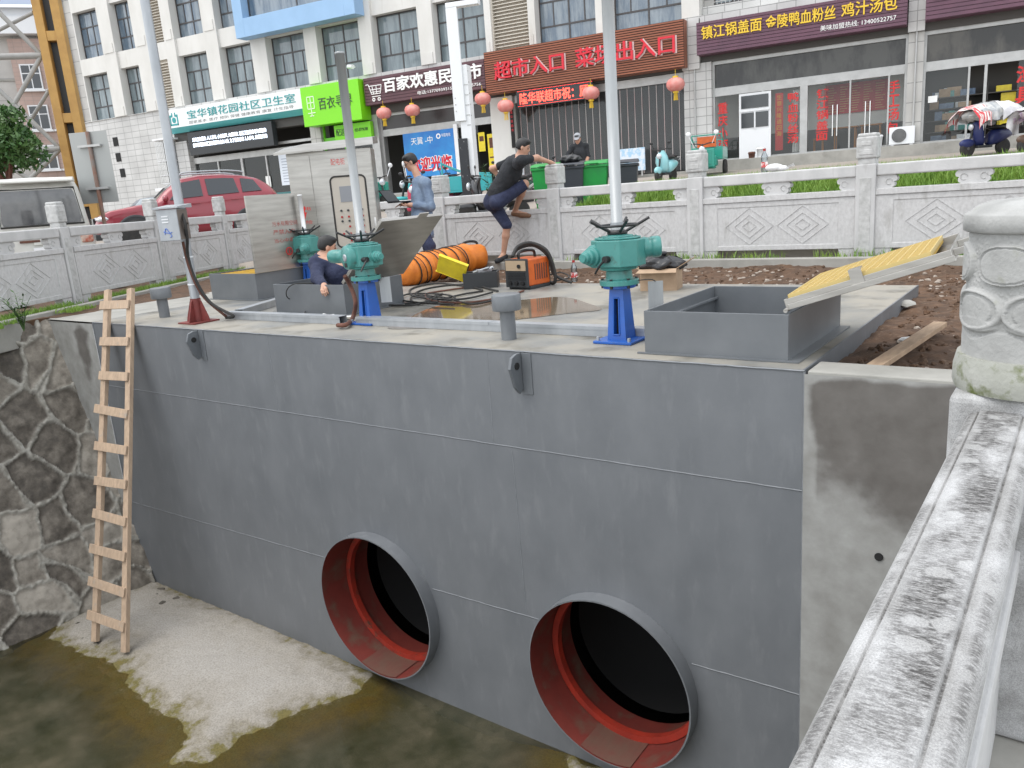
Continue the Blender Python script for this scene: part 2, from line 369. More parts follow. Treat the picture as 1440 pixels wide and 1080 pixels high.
# canal bed with a sand bar, shallow murky water over it
bar = [onz(px, py, -3.36) for px, py in [(214, 806), (330, 850), (420, 893), (520, 944), (505, 962), (455, 980), (400, 1004), (345, 1030), (300, 1062), (232, 1064), (252, 1030), (250, 1008), (205, 985), (178, 962), (165, 935), (150, 915), (110, 912), (66, 890), (88, 866), (150, 838)]]
bar2 = [onz(px, py, -3.36) for px, py in [(800, 1050), (900, 1100), (960, 1130), (930, 1160), (850, 1130), (800, 1085)]]
def polydist(px, py, poly):
    n = len(poly); d = np.full(px.shape, 1e9); inside = np.zeros(px.shape, bool)
    for i in range(n):
        a, b = poly[i], poly[(i+1) % n]; ex, ey = b.x-a.x, b.y-a.y
        t = np.clip(((px-a.x)*ex+(py-a.y)*ey)/(ex*ex+ey*ey+1e-12), 0, 1)
        d = np.minimum(d, np.hypot(px-a.x-t*ex, py-a.y-t*ey))
        c = ((a.y > py) != (b.y > py)) & (px < (b.x-a.x)*(py-a.y)/(b.y-a.y+1e-12)+a.x); inside ^= c
    return np.where(inside, d, -d)
xs = np.linspace(-11.2, .1, 420); ys = np.linspace(-12, .05, 420); X, Y = np.meshgrid(xs, ys, indexing='ij')
wx = X+.22*(fbm(X*2.3, Y*2.3, 11)-.5)+.10*(fbm(X*9, Y*9, 12)-.5); wy = Y+.22*(fbm(X*2.3+9, Y*2.3, 13)-.5)+.10*(fbm(X*9, Y*9, 14)-.5)
dist = np.maximum(polydist(wx, wy, bar), polydist(wx, wy, bar2))
WATER = -3.42
hgt = WATER + np.clip(dist*.2, -.17, .045) + np.clip(dist-.1, 0, .5)*.05
hgt += .02*(fbm(X*14, Y*14, 15)-.5)*np.clip(.4+dist*2, .25, 1) + .07*np.clip(fbm(X*1.7, Y*1.7, 16)-.45, 0, 1)*(dist < -.15)
hgt += .03*np.clip(fbm(X*5, Y*5, 17)-.5, 0, 1)*(dist < -.05)
bed = mat('canal_bed', (.5, .46, .4), .9, bump=.5, bs=45)
nt, bs_, L = nodes_of(bed)
at_ = N(nt, 'ShaderNodeAttribute', _attribute_name='bank'); tc = N(nt, 'ShaderNodeTexCoord')
nz = N(nt, 'ShaderNodeTexNoise', Scale=7.0, Detail=8.0, Roughness=.65); L(tc.outputs['Object'], nz.inputs['Vector'])
nz2 = N(nt, 'ShaderNodeTexNoise', Scale=60.0, Detail=4.0); L(tc.outputs['Object'], nz2.inputs['Vector'])
ad = N(nt, 'ShaderNodeMath', _operation='MULTIPLY_ADD'); ad.inputs[1].default_value = .42; L(nz.outputs[0], ad.inputs[0]); L(at_.outputs['Fac'], ad.inputs[2])
cr = N(nt, 'ShaderNodeValToRGB'); L(ad.outputs[0], cr.inputs[0]); e = cr.color_ramp
e.elements[0].position = 0.0; e.elements[0].color = (.075, .068, .042, 1); e.elements[1].position = 1.0; e.elements[1].color = (.37, .35, .32, 1)
for p, c in ((.3, (.1, .08, .035, 1)), (.42, (.17, .125, .03, 1)), (.52, (.15, .13, .045, 1)), (.56, (.24, .215, .165, 1)), (.64, (.33, .305, .265, 1)), (.85, (.38, .358, .325, 1))): x = e.elements.new(p); x.color = c
sw = N(nt, 'ShaderNodeTexWave', Scale=1.1, Distortion=9.0, Detail=3.0); sw.inputs['Detail Scale'].default_value = 1.2; L(tc.outputs['Object'], sw.inputs['Vector'])
mx = N(nt, 'ShaderNodeMix', _data_type='RGBA', _blend_type='MULTIPLY'); mx.inputs[0].default_value = .55; L(cr.outputs[0], mx.inputs[6])
cr2 = N(nt, 'ShaderNodeValToRGB'); cr2.color_ramp.elements[0].color = (.45, .43, .4, 1); cr2.color_ramp.elements[0].position = .3; cr2.color_ramp.elements[1].position = .6; L(nz2.outputs[0], cr2.inputs[0]); L(cr2.outputs[0], mx.inputs[7])
mx2 = N(nt, 'ShaderNodeMix', _data_type='RGBA', _blend_type='MULTIPLY'); mx2.inputs[0].default_value = .0; L(mx.outputs[2], mx2.inputs[6]); L(sw.outputs[0], mx2.inputs[7])
L(mx2.outputs[2], bs_.inputs['Base Color'])
bank = np.clip(.31+dist*(.3+.5*fbm(X*2, Y*2, 19)), 0, 1)
struct(np_mesh('canal_bed', np.stack([X.ravel(), Y.ravel(), hgt.ravel()], 1), grid_faces(420, 420), bed, attr={'bank': bank.ravel()}))
wm = bpy.data.materials.new('canal_water'); wm.use_nodes = True; nt = wm.node_tree; nt.nodes.clear(); L = nt.links.new
out = N(nt, 'ShaderNodeOutputMaterial'); tr = N(nt, 'ShaderNodeBsdfTransparent'); tr.inputs[0].default_value = (.78, .74, .6, 1)
df = N(nt, 'ShaderNodeBsdfDiffuse'); tc = N(nt, 'ShaderNodeTexCoord'); nz = N(nt, 'ShaderNodeTexNoise', Scale=1.7, Detail=9.0, Roughness=.68); L(tc.outputs['Object'], nz.inputs['Vector'])
cr = N(nt, 'ShaderNodeValToRGB'); L(nz.outputs[0], cr.inputs[0]); cr.color_ramp.elements[0].position = .35; cr.color_ramp.elements[0].color = (.042, .056, .034, 1); cr.color_ramp.elements[1].position = .62; cr.color_ramp.elements[1].color = (.115, .102, .068, 1); L(cr.outputs[0], df.inputs[0])
ma = N(nt, 'ShaderNodeMapRange'); ma.inputs[1].default_value = .35; ma.inputs[2].default_value = .65; ma.inputs[3].default_value = .35; ma.inputs[4].default_value = .75; L(nz.outputs[0], ma.inputs[0])
dp = N(nt, 'ShaderNodeAttribute', _attribute_name='depth'); dm = N(nt, 'ShaderNodeMapRange'); dm.inputs[1].default_value = .0; dm.inputs[2].default_value = .13; dm.inputs[3].default_value = .06; dm.inputs[4].default_value = 1.0; L(dp.outputs['Fac'], dm.inputs[0])
mm = N(nt, 'ShaderNodeMath', _operation='MULTIPLY'); L(ma.outputs[0], mm.inputs[0]); L(dm.outputs[0], mm.inputs[1])
m0 = N(nt, 'ShaderNodeMixShader'); L(mm.outputs[0], m0.inputs[0]); L(tr.outputs[0], m0.inputs[1]); L(df.outputs[0], m0.inputs[2])
gl = N(nt, 'ShaderNodeBsdfGlossy', Roughness=.06); fr = N(nt, 'ShaderNodeFresnel', IOR=1.33)
nb = N(nt, 'ShaderNodeTexNoise', Scale=5.0, Detail=4.0); L(tc.outputs['Object'], nb.inputs['Vector']); bp = N(nt, 'ShaderNodeBump', Strength=.12, Distance=.05); L(nb.outputs[0], bp.inputs['Height']); L(bp.outputs[0], gl.inputs['Normal']); L(bp.outputs[0], fr.inputs['Normal'])
m1 = N(nt, 'ShaderNodeMixShader'); L(fr.outputs[0], m1.inputs[0]); L(m0.outputs[0], m1.inputs[1]); L(gl.outputs[0], m1.inputs[2]); L(m1.outputs[0], out.inputs[0])
struct(np_mesh('canal_water', np.stack([X[::2, ::2].ravel(), Y[::2, ::2].ravel(), np.full(210*210, WATER)], 1), grid_faces(210, 210), wm, attr={'depth': np.clip(WATER-hgt[::2, ::2], 0, .3).ravel()}))

# ================================================================== STONE RETAINING WALL (left bank, battered, rubble with raised pointing)
nu, nv = 330, 190
uu = np.linspace(0, 6.0, nu); vv = np.linspace(0, 3.75, nv); U, Vv = np.meshgrid(uu, vv, indexing='ij')
g = np.random.default_rng(21); cell = .47
pts = []
for i in range(-2, 16):
    for j in range(-2, 11): pts.append(((i+.5+g.uniform(-.46, .46)+.5*(j % 2))*cell, (j+.5+g.uniform(-.46, .46))*cell*.86))
pts = np.array(pts); wU = U+.16*(fbm(U*3, Vv*3, 31)-.5)+.05*(fbm(U*8, Vv*8, 37)-.5); wV = Vv+.16*(fbm(U*3+5, Vv*3, 32)-.5)+.05*(fbm(U*8, Vv*8, 38)-.5)
D = np.sqrt((wU[..., None]-pts[:, 0])**2+(wV[..., None]-pts[:, 1])**2)
o2 = np.argpartition(D, 2, axis=-1)[..., :3]; d2 = np.sort(np.take_along_axis(D, o2, -1), -1); idn = np.argmin(D, -1)
edge = (d2[..., 1]-d2[..., 0])*.5+.012*(fbm(U*12, Vv*12, 35)-.5); tone = g.random(len(pts))[idn]
mort = np.clip(1-(edge-.014)/.01, 0, 1)
hh = .035*mort*np.clip(edge/.004, .35, 1)+.0 + (1-mort)*(.035*np.clip((edge-.03)/.1, 0, 1)+.05*(fbm(U*5, Vv*5, 33)-.5)+.03*(fbm(U*16, Vv*16, 36)-.5)+(tone-.5)*.03)
WT, WB = Vector((-10.97, .02, 0.0)), Vector((-9.35, .02, -3.75))       # crest and toe of the batter
dn = (WB-WT).normalized(); al = Vector((-.06, -1, 0)).normalized(); nn = dn.cross(al).normalized()
if nn.x < 0: nn = -nn
tt = Vv/3.75*(WB-WT).length
VV = np.array(WT)+U[..., None]*np.array(al)+tt[..., None]*np.array(dn)+hh[..., None]*np.array(nn)
rm = mat('rubble_stone', (.15, .125, .095), .9, 0, bump=.6, bs=22)
nt, b_, L = nodes_of(rm); tc = N(nt, 'ShaderNodeTexCoord')
a1 = N(nt, 'ShaderNodeAttribute', _attribute_name='tone'); a2 = N(nt, 'ShaderNodeAttribute', _attribute_name='mortar')
nz = N(nt, 'ShaderNodeTexNoise', Scale=6.0, Detail=8.0, Roughness=.7); L(tc.outputs['Object'], nz.inputs['Vector'])
ad = N(nt, 'ShaderNodeMath', _operation='MULTIPLY_ADD'); ad.inputs[1].default_value = .5; L(a1.outputs['Fac'], ad.inputs[0]); L(nz.outputs[0], ad.inputs[2])
cr = N(nt, 'ShaderNodeValToRGB'); L(ad.outputs[0], cr.inputs[0]); e = cr.color_ramp; e.elements[0].position = .4; e.elements[0].color = (.06, .053, .044, 1); e.elements[1].position = 1.0; e.elements[1].color = (.34, .31, .265, 1)
for p, c in ((.58, (.115, .1, .083, 1)), (.76, (.2, .178, .148, 1))): x = e.elements.new(p); x.color = c
nm = N(nt, 'ShaderNodeTexNoise', Scale=14.0, Detail=5.0); L(tc.outputs['Object'], nm.inputs['Vector']); cm = N(nt, 'ShaderNodeValToRGB'); L(nm.outputs[0], cm.inputs[0])
cm.color_ramp.elements[0].color = (.22, .205, .175, 1); cm.color_ramp.elements[0].position = .35; cm.color_ramp.elements[1].color = (.36, .345, .305, 1); cm.color_ramp.elements[1].position = .6
mx = N(nt, 'ShaderNodeMix', _data_type='RGBA'); L(a2.outputs['Fac'], mx.inputs[0]); L(cr.outputs[0], mx.inputs[6]); L(cm.outputs[0], mx.inputs[7]); L(mx.outputs[2], b_.inputs['Base Color'])
w = thing('retaining_wall', 'battered rubble stone wall with raised pale mortar on the left canal bank', 'retaining wall', (0, 0, 0))
np_mesh('stone_face', VV.reshape(-1, 3), grid_faces(nu, nv), rm, w, attr={'tone': tone.ravel(), 'mortar': mort.ravel()})
mb = MB(); a = WT; b2 = WT+al*6
mb.add([a+Vector((-.5, 0, .02)), a+Vector((.02, 0, .02)), b2+Vector((.02, 0, .02)), b2+Vector((-.5, 0, .02)), a+Vector((-.5, 0, -.3)), a+Vector((-.05, 0, -.3)), b2+Vector((-.05, 0, -.3)), b2+Vector((-.5, 0, -.3))],
       [(0, 1, 2, 3), (1, 5, 6, 2), (0, 4, 5, 1), (3, 2, 6, 7)])
mb.build('coping', M['soil'], w)
# bank of earth between that wall and the left balustrade
xs = np.linspace(0, 1, 30); ys = np.linspace(-9, 5.4, 120); X, Y = np.meshgrid(xs, ys, indexing='ij')
x1 = np.where(Y < .05, -11.3+.06*np.minimum(Y, 0), -10.9); x0 = -12.0-.504*(Y+.12)-.75
Xb = x0+(x1-x0)*X; Z = .0+.06*(1-X)+.03*(fbm(Xb*4, Y*4, 41)-.5)
struct(np_mesh('left_bank_earth', np.stack([Xb.ravel(), Y.ravel(), Z.ravel()], 1), grid_faces(30, 120), M['soil']))

# ================================================================== STEEL TANK (the grey box with two outlets)
XL, XR, ZB, YB = -9.8, -1.33, -3.9, 3.72
tank = thing('steel_tank', 'big grey painted steel tank wall with two round outlets across the canal', 'tank', (0, 0, 0))
pipes = [(-5.25, -2.572, .722), (-2.747, -2.54, .70)]
def plate_with_holes(x0, x1, z0, z1, holes, n=40):
    """front plate in the plane y=0 with circular openings"""
    bm = bmesh.new(); hs = sorted(holes); cuts = [x0]+[(hs[i][0]+hs[i+1][0])/2 for i in range(len(hs)-1)]+[x1]
    for i, (cx, cz, r) in enumerate(hs):
        a, b = cuts[i], cuts[i+1]; ring = []; outer = []
        for k in range(n):
            t = 2*math.pi*k/n; dx, dz = math.cos(t), math.sin(t)
            ring.append(bm.verts.new((cx+r*dx, 0, cz+r*dz)))
            s = min(((b-cx) if dx > 0 else (a-cx))/dx if abs(dx) > 1e-9 else 1e9, ((z1-cz) if dz > 0 else (z0-cz))/dz if abs(dz) > 1e-9 else 1e9)
            outer.append(bm.verts.new((cx+s*dx, 0, cz+s*dz)))
        for k in range(n):
            l = (k+1) % n; f = [ring[k], ring[l], outer[l]]
            p, q = outer[k].co, outer[l].co
            for X_, Z_ in ((a, z0), (a, z1), (b, z0), (b, z1)):
                if abs(p.x-q.x) > 1e-6 and abs(p.z-q.z) > 1e-6 and min(abs(p.x-X_), abs(q.x-X_)) < 1e-6 and min(abs(p.z-Z_), abs(q.z-Z_)) < 1e-6 and not (abs(p.x-X_) < 1e-6 and abs(p.z-Z_) < 1e-6) and not (abs(q.x-X_) < 1e-6 and abs(q.z-Z_) < 1e-6):
                    f.append(bm.verts.new((X_, 0, Z_)))
            f.append(outer[k]); bm.faces.new(f)
    bmesh.ops.remove_doubles(bm, verts=bm.verts, dist=1e-5); bmesh.ops.recalc_face_normals(bm, faces=bm.faces)
    me = bpy.data.meshes.new('front_plate'); bm.to_mesh(me); bm.free(); me.materials.append(M['tank']); return link('front_plate', me, tank)
plate_with_holes(XL, XR, ZB, -.001, pipes)
M['silt'] = mat('drying_silt', (.12, .06, .042), .75, 0, (.14, .04, .03), 5, .4, .7)
mb = MB(); mb.bx(XL, XR-.014, .01, YB, -.26, 0); mb.build('top_plate', M['tanktop'], tank)
mb = MB(); mb.bx(XR-.012, XR, .003, YB+.004, ZB, .002); mb.bx(XL, XL+.012, .003, YB-.004, ZB, -.27); mb.bx(XL+.02, XR-.02, YB-.04, YB-.012, ZB, -.262); mb.build('side_plate', M['tank'], tank)
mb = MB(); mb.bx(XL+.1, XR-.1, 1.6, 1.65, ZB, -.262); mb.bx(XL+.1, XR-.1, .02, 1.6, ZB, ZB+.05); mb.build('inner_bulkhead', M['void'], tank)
def seam(pts, r, name='weld_seam', n=5):
    mb = MB(); q = []
    for a, b in zip(pts, pts[1:]):
        a, b = Vector(a), Vector(b); m = max(2, int((b-a).length/.06))
        q += [a+(b-a)*(k/m)+Vector((0, 0, rnd.uniform(-.002, .002))) for k in range(m)]
    q.append(Vector(pts[-1])); mb.tube(q, r, n, 1); return mb.build(name, M['seam'], tank)
def hseam(z0, z1, r=.0042):
    segs = [(XL, XR)]
    for cx, cz, rr in pipes:
        out = []
        for a, b in segs:
            zz = z0+(z1-z0)*(cx-XL)/(XR-XL); h = max(0, abs(zz-cz)-.05)
            w_ = math.sqrt((rr+.01)**2-h*h) if h < rr+.01 else 0
            if w_ and a < cx < b: out += [(a, cx-w_), (cx+w_, b)]
            else: out.append((a, b))
        segs = out
    for a, b in segs:
        if b-a > .05: f = lambda x: z0+(z1-z0)*(x-XL)/(XR-XL); seam([(a, -.001, f(a)), (b, -.001, f(b))], r)
hseam(-.79, -.765); hseam(-2.33, -2.2)
for x, za, zb in ((-3.72, -.02, -.76), (-3.55, -.8, -2.2), (-6.42, -.02, -.77)):
    seam([(x, 0.001, za), (x+rnd.uniform(-.02, .02), .001, zb)], .004)
seam([(XL, -.002, -.004), (XR, -.002, -.004)], .006); seam([(XR, -.002, -.01), (XR, -.002, ZB)], .008); seam([(XL, -.002, -.01), (XL, -.002, ZB)], .008)
for cx, cz, r in pipes:
    p = MB(T(cx, -.13, cz) @ RX(-math.pi/2)); n = 64
    p.mi = 0; p.lathe([(r, 0), (r, .135)], n, caps=False); p.mi = 0; p.lathe([(r, 0), (r-.012, 0)], n, caps=False); p.mi = 1; p.lathe([(r-.012, .0), (r-.012, .62)], n, caps=False)
    po = p.build('outlet_pipe', [M['tank'], M['primer'], M['galv']], tank, fix=False)
    p = MB(T(cx, 0, cz) @ RX(-math.pi/2)); p.lathe([(r-.02, .19), (r-.075, .19), (r-.075, .25), (r-.02, .25)], n, smooth=False, caps=False); p.build('inner_ring', M['primer2'], po, fix=True)
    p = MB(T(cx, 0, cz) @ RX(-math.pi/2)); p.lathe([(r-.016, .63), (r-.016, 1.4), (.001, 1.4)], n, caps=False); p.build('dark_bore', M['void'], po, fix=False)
    # plate strip lying in the invert of the outlet
    p = MB(); k = 8; a0, a1_ = R(-112), R(-74)
    for i in range(k):
        t0, t1 = a0+(a1_-a0)*i/k, a0+(a1_-a0)*(i+1)/k; q = r-.021
        p.quad((cx+q*math.cos(t0), -.125, cz+q*math.sin(t0)), (cx+q*math.cos(t1), -.125, cz+q*math.sin(t1)), (cx+q*math.cos(t1), .19, cz+q*math.sin(t1)), (cx+q*math.cos(t0), .19, cz+q*math.sin(t0)))
    p.build('invert_film', M['silt'], po, fix=False)
for x, z in ((onz(281, 485, 0).x+.0, -.22), (onz(733, 520, 0).x+.05, -.2)):
    g_ = ony(281 if z == -.22 else 733, 484 if z == -.22 else 523, 0)
    p = MB(T(g_.x, 0, g_.z)); pr = [(-.13, -.003), (-.16, -.045), (-.1, -.1), (.05, -.15), (.13, -.12), (.15, -.06), (.15, -.003)]
    # lug plate: profile in the y-z plane, eye as a dark boss
    q = MB(T(g_.x-.012, 0, g_.z)); q.add([(t_, y_, z_) for t_ in (0, .025) for z_, y_ in pr], [tuple(range(6, -1, -1)), tuple(range(7, 14))]+[(i, (i+1) % 7, 7+(i+1) % 7, 7+i) for i in range(7)])
    q.M = Matrix(); q.bx(g_.x+.014, g_.x+.1, -.008, -.001, g_.z-.17, g_.z+.15)
    lo = q.build('lifting_lug', M['hatch'], tank, bevel=.004)
    q = MB(); q.cyl((g_.x-.02, -.07, g_.z+.06), (g_.x+.02, -.07, g_.z+.06), .028, n=12); q.build('eye', M['void'], lo)
# ================================================================== CONCRETE WINGS either side of the tank
wing = mat('wing_concrete', (.40, .39, .36), .85, 0, bump=.15, bs=30)
nt, b_, L = nodes_of(wing); tc = N(nt, 'ShaderNodeTexCoord'); sp = N(nt, 'ShaderNodeSeparateXYZ'); L(tc.outputs['Object'], sp.inputs[0])
nz = N(nt, 'ShaderNodeTexNoise', Scale=2.3, Detail=5.0, Roughness=.55); L(tc.outputs['Object'], nz.inputs['Vector'])
f1 = N(nt, 'ShaderNodeMath', _operation='MULTIPLY_ADD'); f1.inputs[1].default_value = 1.5; L(nz.outputs[0], f1.inputs[0]); L(sp.outputs['Z'], f1.inputs[2])
at2 = N(nt, 'ShaderNodeAttribute', _attribute_name='wet')
f2 = N(nt, 'ShaderNodeMath', _operation='ADD'); L(f1.outputs[0], f2.inputs[0]); L(at2.outputs['Fac'], f2.inputs[1])
mr = N(nt, 'ShaderNodeMapRange', _interpolation_type='SMOOTHSTEP'); mr.inputs[1].default_value = -.12; mr.inputs[2].default_value = .34; L(f2.outputs[0], mr.inputs[0])
n2 = N(nt, 'ShaderNodeTexNoise', Scale=5.0, Detail=8.0, Roughness=.6); L(tc.outputs['Object'], n2.inputs['Vector']); cr = N(nt, 'ShaderNodeValToRGB'); L(n2.outputs[0], cr.inputs[0])
cr.color_ramp.elements[0].position = .3; cr.color_ramp.elements[0].color = (.235, .23, .215, 1); cr.color_ramp.elements[1].position = .7; cr.color_ramp.elements[1].color = (.35, .35, .335, 1)
wt = N(nt, 'ShaderNodeMix', _data_type='RGBA', _blend_type='MULTIPLY'); wt.inputs[0].default_value = 1; L(cr.outputs[0], wt.inputs[6]); wt.inputs[7].default_value = (.43, .4, .385, 1)
mx = N(nt, 'ShaderNodeMix', _data_type='RGBA'); L(mr.outputs[0], mx.inputs[0]); L(cr.outputs[0], mx.inputs[6]); L(wt.outputs[2], mx.inputs[7]); L(mx.outputs[2], b_.inputs['Base Color'])
def wingmesh(name, fn, nu, nv, wetfn, par):
    uu = np.linspace(0, 1, nu); vv = np.linspace(0, 1, nv); U, V_ = np.meshgrid(uu, vv, indexing='ij'); P = fn(U, V_); return np_mesh(name, P.reshape(-1, 3), grid_faces(nu, nv), wing, par, attr={'wet': wetfn(P).ravel()})
t = thing('wing_wall', 'pale concrete wing wall with a dark damp patch right of the tank', 'wing wall')
wingmesh('wall_face', lambda U, V_: np.stack([XR+.002+U*1.27, -.012+0*U, -.02-V_*3.88], -1), 30, 60, lambda P: -.02+.4*(P[..., 0]+1.3)-.5*np.clip(-(P[..., 2]+.9), 0, 2)-np.clip((P[..., 2]+.09)*20, 0, 1)-np.clip(-(P[..., 0]+1.24)*8, 0, 1), t)
mb = MB(); mb.bx(XR+.02, -.08, -.011, .26, -.03, 0.0); mb.build('wall_top', M['conc'], t, bevel=.008); mb = MB(); mb.bx(XR+.03, -.1, .0, .255, -3.9, -.032); mb.build('wall_core', M['conc'], t)
mb = MB(); q = ony(1236, 783, -.013); mb.cyl((q.x, -.02, q.z), (q.x, .0, q.z), .025, n=12); mb.build('weep_hole', M['void'], t)
t = thing('wing_wall', 'narrow tapering concrete wing wall left of the tank behind the ladder', 'wing wall')
wingmesh('wall_face', lambda U, V_: np.stack([(-11.02+1.32*V_)*(1-U)+(XL+.002)*U, -.012+0*U, -.02-V_*3.6], -1), 20, 60, lambda P: -1.25+1.35*np.exp(-((P[..., 0]+10.12)/.25)**2)-np.clip((P[..., 2]+.12)*14, 0, 1), t)
mb = MB(); mb.add([(-11.05, -.011, 0), (XL-.01, -.011, 0), (XL-.01, 3.2, 0), (-11.05, 3.2, 0), (-11.05, -.011, -.14), (XL-.01, -.011, -.02), (XL-.01, 3.2, -.14), (-11.05, 3.2, -.14)], [(0, 1, 2, 3), (3, 2, 6, 7), (0, 3, 7, 4)]); mb.build('wall_top', M['conc'], t)
# foot of the wall: silt and broken stone where the sand bar meets the corner
P3 = np.stack([rng.uniform(-9.9, -8.6, 60), rng.uniform(-1.2, -.05, 60), np.full(60, -3.4)], 1)
struct(scatter_lumps('bank_stones', P3, rng.uniform(.02, .1, 60), rm, .5), 'stuff')

# right quay paving (the walk the railing stands on)
mb = MB(); mb.bx(-.16, 14, -14, -2.05, -.6, -.34); mb.bx(-.05, 14, -2.05, .26, -.6, -.34); struct(mb.build('quay_paving', M['conc']))
mb = MB(); mb.bx(-.14, .2, -14, -.02, -3.9, -.6); tag(mb.build('quay_wall', M['conc']), 'concrete quay wall below the carved foreground railing', 'quay wall')
mb = MB(); mb.bx(.3, 14, .26, 5.3, -.6, -.14); struct(mb.build('soil_bank', M['soil']))
# ================================================================== CARVED STONE BALUSTRADES (street side)
def post_mesh(par, x, k=1.0):
    S_ = Matrix.Diagonal((k, k, 1, 1)); mb = MB(T(x, 0, 0) @ S_); mb.bx(-.115, .115, -.115, .115, -.35, 1.17); o = mb.build('post', M['stone'], par, bevel=.012)
    mb = MB(T(x, 0, 0) @ S_); mb.bx(-.118, .118, -.118, .118, 1.235, 1.49); mb.box((0, 0, 1.505), (.215, .215, .05)); mb.box((0, 0, 1.20), (.2, .2, .08)); h = mb.build('post_head', M['stonerelief'], o, bevel=.02, seg=3)
    mb = MB(T(x, 0, 0) @ S_)
    for sy in (-1, 1):
        mb.box((0, sy*.116, .56), (.13, .01, .9)); mb.box((0, sy*.119, 1.31), (.15, .01, .06)); mb.box((0, sy*.119, 1.41), (.12, .01, .05))
    mb.build('carved_strip', M['stonerelief'], o, bevel=.005)
    return o
def cloud(w, h, side):      # scalloped bracket outline, straight against the post when side != 0
    pts = []
    def lobe(cx, cy, r, a0, a1, n=7):
        for k in range(n+1): a = a0+(a1-a0)*k/n; pts.append((cx+r*math.cos(a), cy+r*math.sin(a)))
    x = w
    lobe(x-.05, h*.72, h*.26, -.9, 1.3); rightp = list(pts); pts.clear(); lobe(x-.075, h*.28, h*.24, -1.4, .9); lower = list(pts)
    half = [(x-.06, 0)]+lower+rightp+[(x-.03, h)]
    if side == 0: return half+[(-a, b) for a, b in reversed(half)]
    return [(a*side, b) for a, b in ([(0, 0)]+half+[(0, h)])][::1 if side > 0 else -1]
def balustrade(label, p0, direction, xs_posts, spans, k=1.0):
    a = math.atan2(direction[1], direction[0]); r = thing('stone_balustrade', label, 'balustrade', p0, a)
    for x in xs_posts: post_mesh(r, x, k)
    for x0, x1 in spans:
        a_, b_ = x0+.115, x1-.115; mid = (a_+b_)/2; w = b_-a_
        mb = MB(); mb.bx(a_, b_, -.07, .07, .16, .80); mb.bx(a_-.002, b_+.002, -.095, .095, .80, .875)
        mb.bx(a_-.002, b_+.002, -.078, .078, .16, .225); mb.bx(a_-.002, b_+.002, -.078, .078, .73, .798)
        for xa, s in ((a_, 1), (b_, -1)):
            mb.bx(xa-.002*s, xa+s*.2, -.079, .079, .16, .796)
            mb.prism([(0, 0), (s*.06, 0), (s*.2, .16+.3), (0, .16+.3)][::s], .14, T(xa, .07, -.3) @ RX(math.pi/2))
        pan = mb.build('panel', M['panelstone'], r, bevel=.006)
        mb = MB()
        for sy in (-1, 1):
            for cx in (mid-.36*w/2.04, mid+.36*w/2.04):
                for k, d_ in enumerate((.24, .15, .07)):
                    c = [(cx-d_*1.35, .48), (cx, .48+d_), (cx+d_*1.35, .48), (cx, .48-d_)]
                    for (xa, za), (xb, zb) in zip(c, c[1:]+c[:1]):
                        B, L_ = basis((xa, sy*.0688, za), (xb, sy*.0688, zb)); mb.box((0, 0, L_/2), (.016, .0036, L_), B)
            for sx in (-1, 1):
                for k in range(3):
                    xx = mid+sx*(.66+.07*k)*w/2.04; mb.box((xx, sy*.0688, .48), (.014, .0036, .3-.07*k))
            mb.box((mid, sy*.0688, .48), (.014, .0036, .34))
        mb.build('carved_relief', M['panelstone'], pan)
        mb = MB(); mb.bx(a_, b_, -.085, .085, 1.025, 1.165); mb.build('handrail', M['stone'], r, bevel=.018, seg=3)
        for cx, sd, wd in ((mid, 0, .2), (a_, 1, .24), (b_, -1, .24)):
            mb = MB(); mb.prism(cloud(wd, .152, sd), .12, T(cx, .06, .874) @ RX(math.pi/2)); br = mb.build('bracket', M['stone'], r, bevel=.008)
            for lx in ((-.1, .1) if sd == 0 else (sd*.14,)): mb = MB(); mb.tube([(cx+lx+.035*math.cos(t), -.061, .95+.035*math.sin(t)) for t in np.linspace(0, 5.2, 9)], .006, 5, 1); mb.build('scroll', M['stonerelief'], br)
    return r
FX = [-11.45, -9.16, -6.82, -4.5, -2.3, -.02, 2.26, 4.5]
balustrade('white carved stone balustrade behind the work platform, its bays running left to right', (0, 5.95, .0), (1, 0), FX, list(zip(FX, FX[1:])))
# left run turns towards the canal
LX = [-4.55, -2.25, 0.05, 2.35, 4.65, 6.4]
lp = Vector((-12.2, .94, 0)) - LFD*0.05
rot = math.atan2(LFD.y, LFD.x)
balustrade('white carved stone balustrade on the left in front of the white van and red car', (lp.x, lp.y, -.02), (LFD.x, LFD.y), LX, list(zip(LX, LX[1:])), .8)
